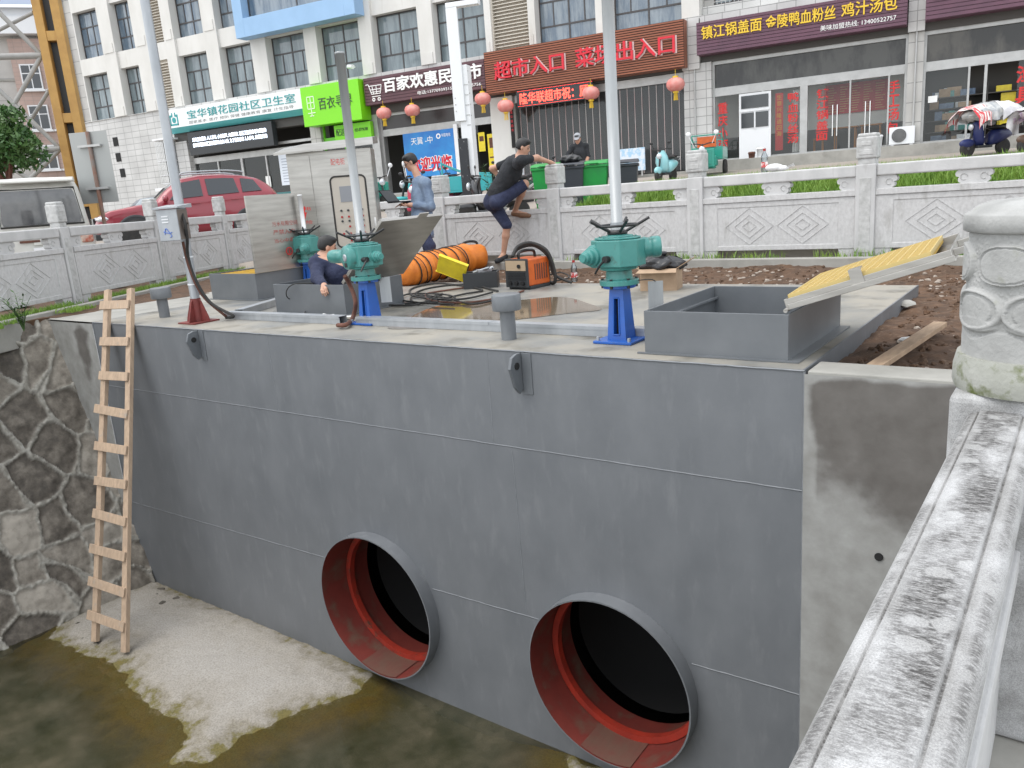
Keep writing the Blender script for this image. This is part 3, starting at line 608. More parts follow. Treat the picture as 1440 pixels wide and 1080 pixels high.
# kerbs in front of the balustrades
mb = MB(); mb.bx(-11, 5, 5.36, 5.5, -.3, .10); struct(mb.build('kerb', M['conc'], bevel=.01))
nrm = Vector((LFD.y, -LFD.x, 0)); mb = MB()
a, b = lp-LFD*5+nrm*.42, lp+LFD*5.6+nrm*.42; c_, d_ = b+nrm*.13, a+nrm*.13
mb.add([(*q.xy, zz) for zz in (-.3, .07) for q in (a, b, c_, d_)], [(3, 2, 1, 0), (4, 5, 6, 7), (0, 1, 5, 4), (1, 2, 6, 5), (2, 3, 7, 6), (3, 0, 4, 7)]); struct(mb.build('kerb', M['conc'], bevel=.01))
def blades(name, P, h, w, m, seed=1, kind='stuff', par=None, lean=.45):
    g = np.random.default_rng(seed); n = len(P); a = g.random(n)*6.283; hh = h*g.uniform(.45, 1.25, n); ww = w*g.uniform(.6, 1.3, n); l = lean*hh*g.uniform(.2, 1.3, n); b = g.random(n)*6.283
    dx, dy = np.cos(a)*ww, np.sin(a)*ww; lx, ly = np.cos(b)*l, np.sin(b)*l; z0 = np.zeros(n)
    V = np.stack([P+np.stack([-dx, -dy, z0], 1), P+np.stack([dx, dy, z0], 1), P+np.stack([dx*.7+lx*.4, dy*.7+ly*.4, hh*.6], 1), P+np.stack([-dx*.7+lx*.4, -dy*.7+ly*.4, hh*.6], 1), P+np.stack([lx, ly, hh], 1)], 1)
    o = np.arange(n)[:, None]*5; F1 = np.concatenate([o+[0, 1, 2], o+[0, 2, 3], o+[3, 2, 4]], 0)
    ob = np_mesh(name, V.reshape(-1, 3), F1, m, par, smooth=False)
    if kind: struct(ob, kind)
    return ob
g = np.random.default_rng(50)
def gpts(n, x0, x1, y0, y1, keep=.42, seed=60, sc=1.3, zf=gz):
    p = np.stack([g.uniform(x0, x1, n), g.uniform(y0, y1, n)], 1); k = fbm(p[:, 0]*sc, p[:, 1]*sc, seed) > keep; p = p[k]
    return np.column_stack([p, zf(p[:, 0], p[:, 1])])
blades('grass', gpts(70000, -6.9, 4, 6.15, 9.5, .3), .24, .008, M['grass'], 1)
blades('grass', np.concatenate([gpts(9000, -8.8, -6.6, 6.15, 8.6, .42), gpts(1600, -7, 3.5, 5.52, 5.85, .42, zf=lambda x, y: 0*x+.05)]), .12, .007, M['grass'], 2)
blades('dry_grass', gpts(9000, -9.9, -7.6, 6.2, 8.8, .38, 66), .12, .006, M['drygrass'], 3)
uu_ = g.uniform(-5, 5.3, 6500); vv_ = g.uniform(.12, .4, 6500); k = fbm(uu_*1.1, vv_*1.1, 71) > .4
PL = np.array(lp)[None]+uu_[k, None]*np.array(LFD)+vv_[k, None]*np.array(nrm); PL[:, 2] = .03
blades('grass', PL, .085, .006, M['grass'], 4)
uu_ = g.uniform(-5, -.6, 3500); vv_ = g.uniform(.5, .85, 3500); PL = np.array(lp)[None]+uu_[:, None]*np.array(LFD)+vv_[:, None]*np.array(nrm); PL[:, 2] = .03; k = fbm(PL[:, 0]*2, PL[:, 1]*2, 77) > .5
blades('grass', PL[k], .06, .006, M['grass'], 5)
blades('grass', gpts(900, -2, 3.6, 8.6, 9.8, .5), .3, .012, M['grass'], 9)
def leafy(name, c, rad, n, size, m, par=None, seed=1, squash=1.0, clump=5, kind=None):
    gg = np.random.default_rng(seed); cl = gg.normal(size=(clump, 3)); cl /= np.linalg.norm(cl, axis=1)[:, None]; cl *= gg.uniform(.25, .8, (clump, 1))*np.array(rad)
    i = gg.integers(0, clump, n); d = gg.normal(size=(n, 3)); d /= np.linalg.norm(d, axis=1)[:, None]
    P = np.array(c)+cl[i]+d*gg.uniform(.3, 1, (n, 1))**.6*np.array(rad)*.5
    a = gg.normal(size=(n, 3)); a /= np.linalg.norm(a, axis=1)[:, None]; b = np.cross(a, gg.normal(size=(n, 3))); b /= np.linalg.norm(b, axis=1)[:, None]
    s = size*gg.uniform(.6, 1.4, (n, 1)); V = np.stack([P-a*s, P+b*s*.42, P+a*s, P-b*s*.42], 1); F_ = np.arange(n)[:, None]*4+[0, 1, 2, 3]
    return np_mesh(name, V.reshape(-1, 3), F_, m, par, smooth=False)
def weed(label, loc, h, n, spread, leaf, seed=1, m='weed', cat='weed'):
    gg = random.Random(seed); t = thing('weed_plant', label, cat, loc); st = MB(); P = []
    for i in range(n):
        a = gg.random()*6.28; l = h*gg.uniform(.55, 1.0); ex, ey = math.cos(a)*spread*gg.uniform(.3, 1), math.sin(a)*spread*gg.uniform(.3, 1)
        st.tube([(0, 0, -.03), (ex*.35, ey*.35, l*.55), (ex, ey, l)], [.006, .002], 5, 4)
        for k in range(int(l/leaf*3.2)):
            u = gg.uniform(.15, 1); P.append((ex*u*u, ey*u*u, l*u))
    st.build('stem', M[m], t); P = np.array(P); gg2 = np.random.default_rng(seed); n_ = len(P); a = gg2.random(n_)*6.28; s = leaf*gg2.uniform(.6, 1.3, n_); up = gg2.uniform(-.1, .7, n_)
    d = np.stack([np.cos(a), np.sin(a), up], 1)*s[:, None]; q = np.stack([-np.sin(a), np.cos(a), 0*a], 1)*s[:, None]*.17
    V = np.stack([P, P+d*.5+q, P+d, P+d*.5-q], 1); np_mesh('leaves', V.reshape(-1, 3), np.arange(n_)[:, None]*4+[0, 1, 2, 3], M[m], t, smooth=False); return t
q = onz(33, 462, .0); weed('dark green bushy weed on top of the rubble stone wall', (q.x, q.y, .0), .42, 11, .2, .07, 5)
q = ony(790, 265, 6.4); weed('small bright weed growing beside the stone post by the bins', (q.x, 6.4, .1), .85, 5, .16, .09, 8, 'grass')
q = atd(690, 250, 14); weed('leafy green weed behind the rail left of the climbing man', (q.x, q.y, float(gz(q.x, q.y))), 1.1, 8, .3, .12, 9)

# ================================================================== FOREGROUND CARVED RAILING (right, camera side)
lich = mat('weathered_rail_stone', (.62, .62, .62), .85, bump=.3, bs=120)
nt, b_, L = nodes_of(lich); tc = N(nt, 'ShaderNodeTexCoord')
mp = N(nt, 'ShaderNodeMapping'); mp.inputs['Scale'].default_value = (1, .55, 1); L(tc.outputs['Object'], mp.inputs[0])
n1 = N(nt, 'ShaderNodeTexNoise', Scale=10.0, Detail=6.0, Roughness=.6); L(mp.outputs[0], n1.inputs['Vector'])
n2 = N(nt, 'ShaderNodeTexNoise', Scale=150.0, Detail=5.0, Roughness=.75); mp2 = N(nt, 'ShaderNodeMapping'); mp2.inputs['Scale'].default_value = (.45, 1.5, 1); L(tc.outputs['Object'], mp2.inputs[0]); L(mp2.outputs[0], n2.inputs['Vector'])
vo = N(nt, 'ShaderNodeTexVoronoi', Scale=15.0); vo.inputs['Randomness'].default_value = 1.0
nw = N(nt, 'ShaderNodeTexNoise', Scale=25.0); L(tc.outputs['Object'], nw.inputs['Vector']); vm = N(nt, 'ShaderNodeVectorMath', _operation='MULTIPLY_ADD'); vm.inputs[1].default_value = (.03, .03, .03); L(nw.outputs[1], vm.inputs[0]); L(tc.outputs['Object'], vm.inputs[2]); L(vm.outputs[0], vo.inputs['Vector'])
top = N(nt, 'ShaderNodeAttribute', _attribute_name='grime')
s1 = N(nt, 'ShaderNodeMapRange'); s1.inputs[1].default_value = .38; s1.inputs[2].default_value = .6; L(n1.outputs[0], s1.inputs[0])
s2 = N(nt, 'ShaderNodeMapRange'); s2.inputs[1].default_value = .4; s2.inputs[2].default_value = .56; L(n2.outputs[0], s2.inputs[0])
s3 = N(nt, 'ShaderNodeMapRange', _interpolation_type='SMOOTHSTEP'); s3.inputs[1].default_value = .27; s3.inputs[2].default_value = .34; L(vo.outputs['Distance'], s3.inputs[0])
p1 = N(nt, 'ShaderNodeMath', _operation='MULTIPLY'); L(s1.outputs[0], p1.inputs[0]); L(s2.outputs[0], p1.inputs[1])
p2 = N(nt, 'ShaderNodeMath', _operation='MULTIPLY'); L(p1.outputs[0], p2.inputs[0]); L(s3.outputs[0], p2.inputs[1])
p3 = N(nt, 'ShaderNodeMath', _operation='MULTIPLY'); L(p2.outputs[0], p3.inputs[0]); L(top.outputs['Fac'], p3.inputs[1])
mxa = N(nt, 'ShaderNodeMix', _data_type='RGBA'); L(s1.outputs[0], mxa.inputs[0]); mxa.inputs[6].default_value = (.5, .5, .5, 1); mxa.inputs[7].default_value = (.34, .337, .33, 1)
n5 = N(nt, 'ShaderNodeTexNoise', Scale=420.0, Detail=3.0, Roughness=.8); L(tc.outputs['Object'], n5.inputs['Vector']); g5 = N(nt, 'ShaderNodeMapRange'); g5.inputs[1].default_value = .3; g5.inputs[2].default_value = .65; g5.inputs[3].default_value = .55; g5.inputs[4].default_value = 1.12; L(n5.outputs[0], g5.inputs[0])
mg = N(nt, 'ShaderNodeMix', _data_type='RGBA', _blend_type='MULTIPLY'); mg.inputs[0].default_value = 1; L(mxa.outputs[2], mg.inputs[6]); L(g5.outputs[0], mg.inputs[7])
mx = N(nt, 'ShaderNodeMix', _data_type='RGBA'); L(p3.outputs[0], mx.inputs[0]); L(mg.outputs[2], mx.inputs[6]); mx.inputs[7].default_value = (.055, .052, .05, 1); L(mx.outputs[2], b_.inputs['Base Color'])
fr = thing('carved_railing', 'weathered white stone railing with a round carved post at the right front', 'railing', (0, 0, 0))
def railprofile():
    p = []; zt = .55
    x0, x1 = -.222, -.068; gl_, gr_ = -.2, -.098
    def arc(cx, cz, r, a0, a1, n=6): return [(cx+r*math.cos(a0+(a1-a0)*k/n), cz+r*math.sin(a0+(a1-a0)*k/n)) for k in range(n+1)]
    p += [(-.212, .40), (-.212, .455)] + arc(-.199, .52, .0235, -2.0, -math.pi*1.5, 8)[0:]   # outer roll
    p += [(-.198, .546), (-.1965, .541), (-.194, .541), (-.192, zt)]
    p += [(-.192+.016*k, zt+.0006) for k in range(1, 6)] + [(-.1065, zt)]
    p += [(-.1045, .541), (-.102, .541), (-.1, .546)] + arc(-.0895, .52, .0235, math.pi*.5, -1.1, 9)
    p += [(-.082, .455), (-.082, .40)]
    return p
pr = railprofile(); ys = np.linspace(-2.32, -9.0, 420); V = []; at_ = []
for y in ys:
    for x, z in pr:
        V.append((x, y, z+.0015*(fbm(np.array([x*40.]), np.array([y*9.]), 81)[0]-.5))); at_.append(1.0 if (-.19 < x < -.107 and z > .545) else (.75 if .535 < z < .543 else .12))
np_mesh('handrail', V, grid_faces(len(ys), len(pr)), lich, fr, attr={'grime': at_})
mb = MB(); mb.bx(-.196, -.098, -9, -2.3, .18, .402); mb.bx(-.208, -.086, -9, -2.3, .14, .2); mb.bx(-.186, -.108, -9, -2.3, -.34, .14); mb.build('rail_panel', M['stone'], fr, bevel=.006)
# round post: carved drum on a square block
CX, CY, CR = -.1, -2.38, .166
th = np.linspace(0, 2*math.pi, 361); zz = np.linspace(.665, .985, 150); TH, ZZ = np.meshgrid(th, zz, indexing='ij')
sx = TH*CR; hgt = np.full(TH.shape, 0.0)
def sstep(x, a, b): t = np.clip((x-a)/(b-a), 0, 1); return t*t*(3-2*t)
def ringshape(u, v, cx, cy, rx, ry, p=2.0):
    d = ((np.abs(u-cx)/rx)**p+(np.abs(v-cy)/ry)**p)**(1/p); return d
rel = np.zeros(TH.shape); P_ = 2*math.pi*CR; nrep = 6; wrep = P_/nrep
for k in range(-1, nrep+1):
    cx = k*wrep+.02
    d = ringshape(sx, ZZ, cx, .9, wrep*.45, .05, 2.3); rel = np.maximum(rel, .012*(1-sstep(d, .9, 1.0))); rel = np.where((d < .88) & (d > .8), .0065, np.where(d <= .8, .0105, rel))
    cx2 = cx+wrep*.5
    d = ringshape(sx, ZZ, cx2, .79, wrep*.54, .052, 2.2); rel = np.maximum(rel, .012*(1-sstep(d, .9, 1.0))); rel = np.where((d < .8) & (d > .66), .0055, np.where(d <= .66, np.maximum(.009, rel*0), rel))
    d = ringshape(sx, ZZ, cx2, .755, wrep*.5, .022, 2.3); rel = np.where(d < .95, np.maximum(rel, .0095*(1-sstep(d, .7, .95))), rel)
low = ZZ < .742
flute = np.abs(((sx-.02+wrep*.5)/wrep) % 1-.5)*2
rel = np.where(low, np.where(ZZ < .73+.012*np.cos(flute*3.14), .004, rel), rel)
rough = .006*(fbm(sx*260, ZZ*260, 91, 3)-.5)*(rel < .003)+.0012*(fbm(sx*90, ZZ*90, 92)-.5)
rad = CR-.012+rel+rough
rad = np.where(ZZ > .972, CR-.014, rad)
V = np.stack([CX+rad*np.cos(TH), CY+rad*np.sin(TH), ZZ], -1)
gr = np.clip(.85-rel*90, .08, .85)*.55
ps = mat('carved_drum_stone', (.4, .4, .388), .88, 0, (.3, .3, .29), 10, .35, .65, bump=.3, bs=110, dirt=(.2, .21, .13), ds=9, dlo=.6, dhi=.8)
nt, b_, L = nodes_of(ps)
drum = np_mesh('post_drum', V.reshape(-1, 3), grid_faces(361, 150), ps, fr)
mossy = mat('mossy_stone', (.4, .4, .37), .88, 0, (.31, .315, .275), 8, dirt=(.11, .13, .04), ds=14, dlo=.52, dhi=.66, bump=.4, bs=60)
mb = MB(T(CX, CY, 0)); mb.lathe([(CR+.004, .585), (CR+.009, .60), (CR+.008, .64), (CR+.001, .672)], 64); mb.build('drum_foot', mossy, fr)
mb = MB(T(CX, CY, 0)); mb.lathe([(CR-.02, .97), (CR-.004, .974), (CR+.003, .978), (CR+.003, 1.014), (CR-.001, 1.018), (CR-.01, 1.021), (CR-.016, 1.027), (CR-.026, 1.036), (CR-.05, 1.044), (CR-.11, 1.049), (.001, 1.05)], 64); mb.build('post_cap', ps, fr)
mb = MB(); mb.bx(CX-.162, CX+.162, CY-.15, CY+.17, -.34, .585); mb.build('post_block', lich, fr, bevel=.02, seg=3)

# ================================================================== COMMERCIAL BUILDING
FO = FN*25.0
def FP(u, v, z): return FO+FU*u+FN*v+Vector((0, 0, z))
def fwin(px, py, D=25.0):
    r = ray(px, py); k = (D-FN.dot(CAM_POS))/FN.dot(r); P = CAM_POS+r*k; return P.dot(FU), P.z
M['facade'] = mat('white_facade_coating', (.66, .65, .62), .8, 0, (.58, .57, .535), 1.2, .35, .7, (1, 1, .4), .1, 40, dirt=(.5, .47, .42), ds=1.5, dlo=.62, dhi=.85, dst=(2, 2, .25))
def tilemat(name, c1, c2, mort, sc, bw=.5, rh=.25):
    m = mat(name, c1, .5); nt, b_, L = nodes_of(m); tc = N(nt, 'ShaderNodeTexCoord'); mp = N(nt, 'ShaderNodeMapping'); mp.inputs['Rotation'].default_value = (math.pi/2, 0, 0); L(tc.outputs['Object'], mp.inputs[0])
    br = N(nt, 'ShaderNodeTexBrick', Scale=sc); br.inputs['Color1'].default_value = c4(c1); br.inputs['Color2'].default_value = c4(c2); br.inputs['Mortar'].default_value = c4(mort); br.inputs['Mortar Size'].default_value = .012; br.inputs['Brick Width'].default_value = bw; br.inputs['Row Height'].default_value = rh; br.offset = 0
    L(mp.outputs[0], br.inputs['Vector'])
    nz = N(nt, 'ShaderNodeTexNoise', Scale=.9, Detail=7.0); L(tc.outputs['Object'], nz.inputs['Vector']); mr = N(nt, 'ShaderNodeMapRange'); mr.inputs[1].default_value = .35; mr.inputs[2].default_value = .7; mr.inputs[3].default_value = .82; mr.inputs[4].default_value = 1.05; L(nz.outputs[0], mr.inputs[0])
    mx = N(nt, 'ShaderNodeMix', _data_type='RGBA', _blend_type='MULTIPLY'); mx.inputs[0].default_value = 1; L(br.outputs[0], mx.inputs[6]); L(mr.outputs[0], mx.inputs[7]); L(mx.outputs[2], b_.inputs['Base Color']); return m
M['tile'] = tilemat('grey_stone_cladding', (.5, .49, .46), (.45, .44, .42), (.2, .2, .19), 1.0, .8, .6)
M['tilel'] = tilemat('pale_stone_cladding', (.58, .575, .56), (.54, .535, .52), (.28, .28, .27), 1.0, .6, .3)
M['frame'] = mat('dark_window_frame', (.06, .055, .055), .45)
M['alu'] = mat('aluminium_frame', (.48, .48, .47), .4, .4, (.4, .4, .39), 4)
M['slat'] = mat('cream_louvre', (.58, .54, .47), .6)
M['bluepaint'] = mat('sky_blue_paint', (.3, .47, .68), .7, 0, (.27, .43, .63), 1.2)
M['shop'] = mat('dim_shop_interior', (.1, .095, .09), .9)
M['curtain'] = mat('grey_curtain', (.3, .31, .32), .9, 0, (.16, .17, .18), 3, .35, .65, (6, 6, .4))
M['pane'] = mat('window_pane', (.115, .15, .165), .06, 0, (.2, .245, .26), 1.1, .4, .62, (3, 3, .5), spec=.8)
M['paneblue'] = mat('window_pane_blue', (.08, .12, .165), .05, 0, (.2, .24, .27), 1.4, .4, .62, (3, 3, .6), spec=.9)
M['shopglass'] = glassmat('shop_glass', (.93, .95, .94), .0, .03, .04)
bld = thing('commercial_building', 'long white commercial block with dark windows above a row of shops', 'building', FO, R(8.8))
def bpart(mb, name, m, par=None, bevel=0): return mb.build(name, m, par or bld, bevel)
mb = MB(); mb.bx(-42, 5, .62, 13, 6.4, 16); mb.bx(-42, 5, 4.6, 13, .8, 6.4); bpart(mb, 'back_mass', M['shop'])
mb = MB(); mb.bx(-42.0, -34.72, .0, .6, .8, 6.5); bpart(mb, 'clad_wall', M['tilel'])
mb = MB(); mb.bx(-42.02, -41.4, -.12, .58, .8, 16); mb.bx(-41.38, -40.85, .05, .6, 6.52, 16); bpart(mb, 'corner_pier', M['tile'])
mb = MB(); mb.bx(-34.7, -8.6, -.06, .6, 6.36, 6.53); mb.bx(-42, -34.72, -.06, .55, 6.505, 6.53); bpart(mb, 'ledge', M['tilel'])
mb = MB(); mb.bx(-34.7, -8.62, .04, .58, 4.9, 6.355); mb.bx(-8.0, 5, .04, .58, 5.1, 6.3); bpart(mb, 'lintel', M['shop'])
ROW1 = [(-40.75, -38.75), (-37.82, -36.3), (-33.52, -31.52), (-30.68, -28.68), (-27.78, -25.52), (-24.82, -22.5), (-21.83, -19.52), (-18.8, -16.42), (-14.24, -11.8), (-11.2, -8.63)]
LOUV = [(-35.4, -34.2), (-16.14, -14.53)]
allo = sorted(ROW1+LOUV)
def window(u0, u1, z0, z1, v=.36, pane='pane', cols=2):
    mb = MB(); t = .05; w = u1-u0; mb.bx(u0, u1, v-.03, v+.03, z0, z0+t); mb.bx(u0, u1, v-.03, v+.03, z1-t, z1); mb.bx(u0, u0+t, v-.03, v+.03, z0+t, z1-t); mb.bx(u1-t, u1, v-.03, v+.03, z0+t, z1-t)
    za, zb = z0+(z1-z0)*.30, z0+(z1-z0)*.68; um = (u0+u1)/2
    mb.bx(u0+t, u1-t, v-.026, v+.026, za-.03, za+.03); mb.bx(u0+t, u1-t, v-.024, v+.024, zb-.03, zb+.03)
    for a, b in ((z0+t, za-.03), (za+.03, zb-.03), (zb+.03, z1-t)): mb.bx(um-.03, um+.03, v-.022, v+.022, a, b)
    if w > 1.9:
        for s in (.24, .76): mb.bx(u0+w*s-.022, u0+w*s+.022, v-.02, v+.02, za+.03, zb-.03)
    else: mb.bx(u0+w*.3-.02, u0+w*.3+.02, v-.02, v+.02, za+.03, zb-.03)
    o = bpart(mb, 'window', M['frame']); mb = MB(); k = rnd.uniform(-.012, .012)
    mb.quad((u0+.02, v+k, z0+.02), (u1-.02, v-k, z0+.02), (u1-.02, v-k+.006, z1-.02), (u0+.02, v+k+.004, z1-.02)); mb.build('pane', M[pane], o); return o
for zb in (6.53, 9.62):
    zt = zb+2.29
    for (u0, u1) in ROW1:
        if zb > 9 and -28.8 < u0 < -22: continue
        if zb > 9 and u0 > -20: continue
        window(u0, u1, zb, zt, pane='paneblue' if (zb > 9 or u0 > -15) else 'pane')
        mb = MB(); mb.bx(u0-.02, u1+.02, .02, .6, zt, zt+.8); bpart(mb, 'spandrel', M['facade'])
    for u0, u1 in LOUV:
        if zb > 9 and u0 > -20: continue
        mb = MB(); mb.bx(u0, u1, .2, .25, zb, zt)
        n = 17
        for k in range(n): z = zb+.06+(zt-zb-.12)*(k+.5)/n; mb.add([(u0, .02, z-.045), (u1, .02, z-.045), (u1, .16, z+.03), (u0, .16, z+.03), (u0, .02, z-.06), (u1, .02, z-.06), (u1, .16, z+.015), (u0, .16, z+.015)], [(0, 1, 2, 3), (7, 6, 5, 4), (0, 4, 5, 1)])
        mb.bx(u0, u0+.05, .0, .2, zb, zt); mb.bx(u1-.05, u1, .0, .2, zb, zt); bpart(mb, 'louvre', M['slat'])
        mb = MB(); mb.bx(u0-.02, u1+.02, .02, .6, zt, zt+.8); bpart(mb, 'spandrel', M['facade'])
    for (a0, a1), (b0, b1) in zip(allo, allo[1:]):
        if zb > 9 and a1 > -28: continue
        mb = MB(); mb.bx(a1, b0, -.1, .6, zb, zt+.81); mb.bx(a1+.12, b0-.12, -.1-.03, -.1, zb, zb+.45); c = bpart(mb, 'column', M['facade'])
mb = MB(); mb.bx(-8.6, -7.98, -.12, .6, 6.53, 12); bpart(mb, 'column', M['facade']); mb = MB(); mb.bx(-40.85, -40.77, .02, .6, 6.53, 16); bpart(mb, 'column', M['facade'])
mb = MB(); mb.bx(-19.4, -8.6, .0, .6, 9.64, 16); mb.bx(-42, -28.9, .0, .6, 12.72, 16); bpart(mb, 'spandrel', M['facade'])
# projecting sky-blue frame with its big window
mb = MB(); mb.bx(-28.85, -28.3, -.75, -.11, 8.84, 16); mb.bx(-22.65, -22.1, -.75, -.11, 8.84, 16); mb.bx(-28.3, -22.65, -.75, -.11, 8.84, 9.62); bpart(mb, 'blue_frame', M['bluepaint'], bevel=.01)
mb = MB(); mb.bx(-28.85, -22.1, -.1, .6, 9.62, 16); bpart(mb, 'frame_back', M['facade'])
window(-28.28, -22.67, 9.63, 13.4, -.3, 'paneblue')
# wing over the noodle shop: balcony line with barred windows
mb = MB(); mb.bx(-7.97, 5, -.1, .6, 6.3, 6.62); mb.bx(-7.97, 5, .3, .6, 6.62, 6.95); bpart(mb, 'parapet', M['tilel'])
mb = MB(); mb.bx(-7.97, 5, .55, .62, 6.95, 11); bpart(mb, 'clad_wall', M['tile'])
for u0, u1 in ((-7.6, -6.3), (-5.4, -3.9), (-2.9, -1.5), (.2, 1.6)):
    o = window(u0, u1, 6.97, 8.6, .5); mb = MB()
    for k in range(10): x = u0+(u1-u0)*k/9; mb.cyl((x, .3, 6.96), (x, .3, 8.6), .012, n=6)
    for z in (7.05, 7.6, 8.2): mb.cyl((u0, .3, z), (u1, .3, z), .014, n=6)
    mb.build('security_bars', M['alu'], o)
# piers on the ground floor
for u0, u1, m in ((-34.7, -33.9, 'tilel'), (-25.9, -25.3, 'tile'), (-22.5, -22.1, 'alu'), (-16.5, -15.5, 'facade'), (-8.6, -7.62, 'tilel'), (-1.42, -.98, 'tile')):
    mb = MB(); mb.bx(u0, u1, -.02, .6, .8, 5.09 if u0 > -8.7 else 4.89); bpart(mb, 'pier', M[m])
mb = MB(); mb.bx(-8.62, -8.0, -.13, .58, 4.9, 6.62); bpart(mb, 'pier', M['tilel']); mb = MB(); mb.bx(-1.45, -.98, -.13, .04, 5.1, 6.3); bpart(mb, 'pier', M['tilel'])
for u in (-1.2, -8.2): mb = MB(); mb.cyl((u, -.06, 1.7), (u, -.06, 5.1), .03, n=8); bpart(mb, 'downpipe', M['alu'])
# raised plinth, shop interiors
mb = MB(); mb.bx(-8.2, 6, -.9, 4.6, .8, 1.7); bpart(mb, 'plinth', M['conc'], bevel=.01); mb = MB(); mb.bx(-42, -8.22, -.5, 4.6, .8, 1.45); bpart(mb, 'plinth', M['conc'], bevel=.01)
def bay(u0, u1, zf, zt, v=.3, nm='shop_front', muls=(), hdr=None, m='alu'):
    mb = MB(); mb.bx(u0, u1, v-.05, v+.05, zt-.12, zt); mb.bx(u0, u0+.08, v-.05, v+.05, zf, zt-.12); mb.bx(u1-.08, u1, v-.05, v+.05, zf, zt-.12)
    if hdr: mb.bx(u0+.08, u1-.08, v-.06, v+.06, hdr, hdr+.28)
    for x, wd in muls: mb.bx(x-wd/2, x+wd/2, v-.055, v+.055, zf, hdr if hdr else zt-.12)
    mb.bx(u0+.08, u1-.08, v-.05, v+.05, zf, zf+.07); return bpart(mb, nm, M[m])
f1_ = bay(-7.62, -1.42, 1.7, 5.1, .2, muls=((-4.55, .24), (-5.9, .06), (-3.1, .05), (-1.95, .05)), hdr=3.92)
mb = MB(); mb.quad((-7.55, .21, 1.77), (-6.75, .21, 1.77), (-6.75, .21, 3.92), (-7.55, .21, 3.92)); mb.quad((-5.6, .21, 1.77), (-1.5, .21, 1.77), (-1.5, .21, 3.92), (-5.6, .21, 3.92)); mb.build('pane', M['shopglass'], f1_)
mb = MB(); mb.quad((-7.55, .24, 4.2), (-1.5, .24, 4.2), (-1.5, .24, 4.99), (-7.55, .24, 4.99)); mb.build('transom', mat('dusty_dark_panel', (.03, .03, .03), .22, 0, (.075, .075, .07), 1.6, .42, .58, (1, 1, .4)), f1_)
f2_ = bay(-.98, 5, 1.7, 5.1, .2, muls=((.3, .06), (.75, .08), (2.2, .05)), hdr=3.9)
mb = MB(); mb.quad((-.9, .21, 1.77), (.26, .21, 1.77), (.26, .21, 3.9), (-.9, .21, 3.9)); mb.quad((1.6, .21, 1.77), (4.9, .21, 1.77), (4.9, .21, 3.9), (1.6, .21, 3.9)); mb.build('pane', M['shopglass'], f2_)
mb = MB(); mb.quad((-.9, .24, 4.18), (4.9, .24, 4.18), (4.9, .24, 4.98), (-.9, .24, 4.98)); mb.build('transom', mat('dusty_glass_panel', (.09, .085, .075), .22, 0, (.03, .03, .029), 1.3, .42, .58, (1, 1, .4)), f2_)
mb = MB(); mb.bx(-7.6, -1.5, 2.0, 2.05, 1.7, 4.6); mb.bx(-7.62, -7.58, .3, 2, 1.7, 4.6); mb.bx(-1.5, -1.46, .3, 2, 1.7, 4.6); bpart(mb, 'interior_wall', mat('pale_room_wall', (.75, .75, .72), .9)); mb = MB(); mb.bx(-7.5, -1.5, .3, 1.98, 1.701, 1.712); bpart(mb, 'interior_floor', mat('pale_floor_tile', (.55, .53, .5), .4)); mb = MB(); mb.bx(-7.6, -1.5, 1.96, 1.98, 1.72, 2.55); bpart(mb, 'interior_dado', mat('dark_dado', (.12, .12, .12), .8))
# white side door of the noodle shop
mb = MB(); mb.bx(-6.7, -5.62, .12, .2, 1.72, 3.9); d_ = bpart(mb, 'shop_door', M['white']); mb = MB(); mb.bx(-6.62, -5.7, .095, .115, 2.75, 3.25); mb.bx(-6.62, -5.7, .095, .115, 3.4, 3.82); mb.build('door_pane', M['mirrorglass'], d_); mb = MB(); mb.bx(-6.18, -6.13, .085, .11, 2.7, 3.3); mb.bx(-6.66, -5.66, .085, .094, 3.29, 3.36); mb.build('door_mullion', M['white'], d_)
# supermarket front, clinic front, green shop front
f3_ = bay(-22.1, -16.5, 1.45, 4.9, .25, muls=((-18.3, .1), (-20.9, .06)), hdr=3.95)
mb = MB(); mb.quad((-22, .27, 4.2), (-16.6, .27, 4.2), (-16.6, .27, 4.8), (-22, .27, 4.8)); mb.build('transom', mat('dark_fascia_glass', (.05, .045, .045), .25), f3_)
mb = MB(); mb.quad((-18.2, .26, 1.5), (-17.3, .26, 1.5), (-17.3, .26, 3.95), (-18.2, .26, 3.95)); mb.build('pane', M['shopglass'], f3_)
f4_ = bay(-33.9, -25.9, 1.45, 4.3, .25, muls=((-32.2, .08), (-30.6, .14), (-29.0, .08), (-27.4, .08)), hdr=3.75)
mb = MB(); mb.quad((-33.8, .26, 1.5), (-26, .26, 1.5), (-26, .26, 3.75), (-33.8, .26, 3.75)); mb.build('pane', M['shopglass'], f4_)
mb = MB(); mb.bx(-33.5, -26.2, .3, .34, 1.9, 2.0); mb.build('teal_band', mat('teal_film', (.05, .4, .42), .5), f4_)
mb = MB()
for u, z, w, h in ((-33.0, 2.2, .3, .5), (-30.2, 2.1, .6, .55), (-29.2, 2.3, .3, .5)): mb.bx(u, u+w, .2, .21, z, z+h)
mb.build('notice', M['paper'], f4_)
mb = MB(); mb.bx(-28.2, -26.4, .19, .21, 2.3, 3.7); mb.build('notice_board', mat('pale_blue_notice', (.68, .72, .78), .7), f4_); mb = MB()
for i in range(2):
    for k in range(9): mb.bx(-28.05+i*.9, -27.5+i*.9+rnd.uniform(-.1, .15), .183, .188, 2.45+k*.13, 2.48+k*.13)
mb.build('notice_lines', mat('grey_print', (.3, .33, .4), .7), f4_)
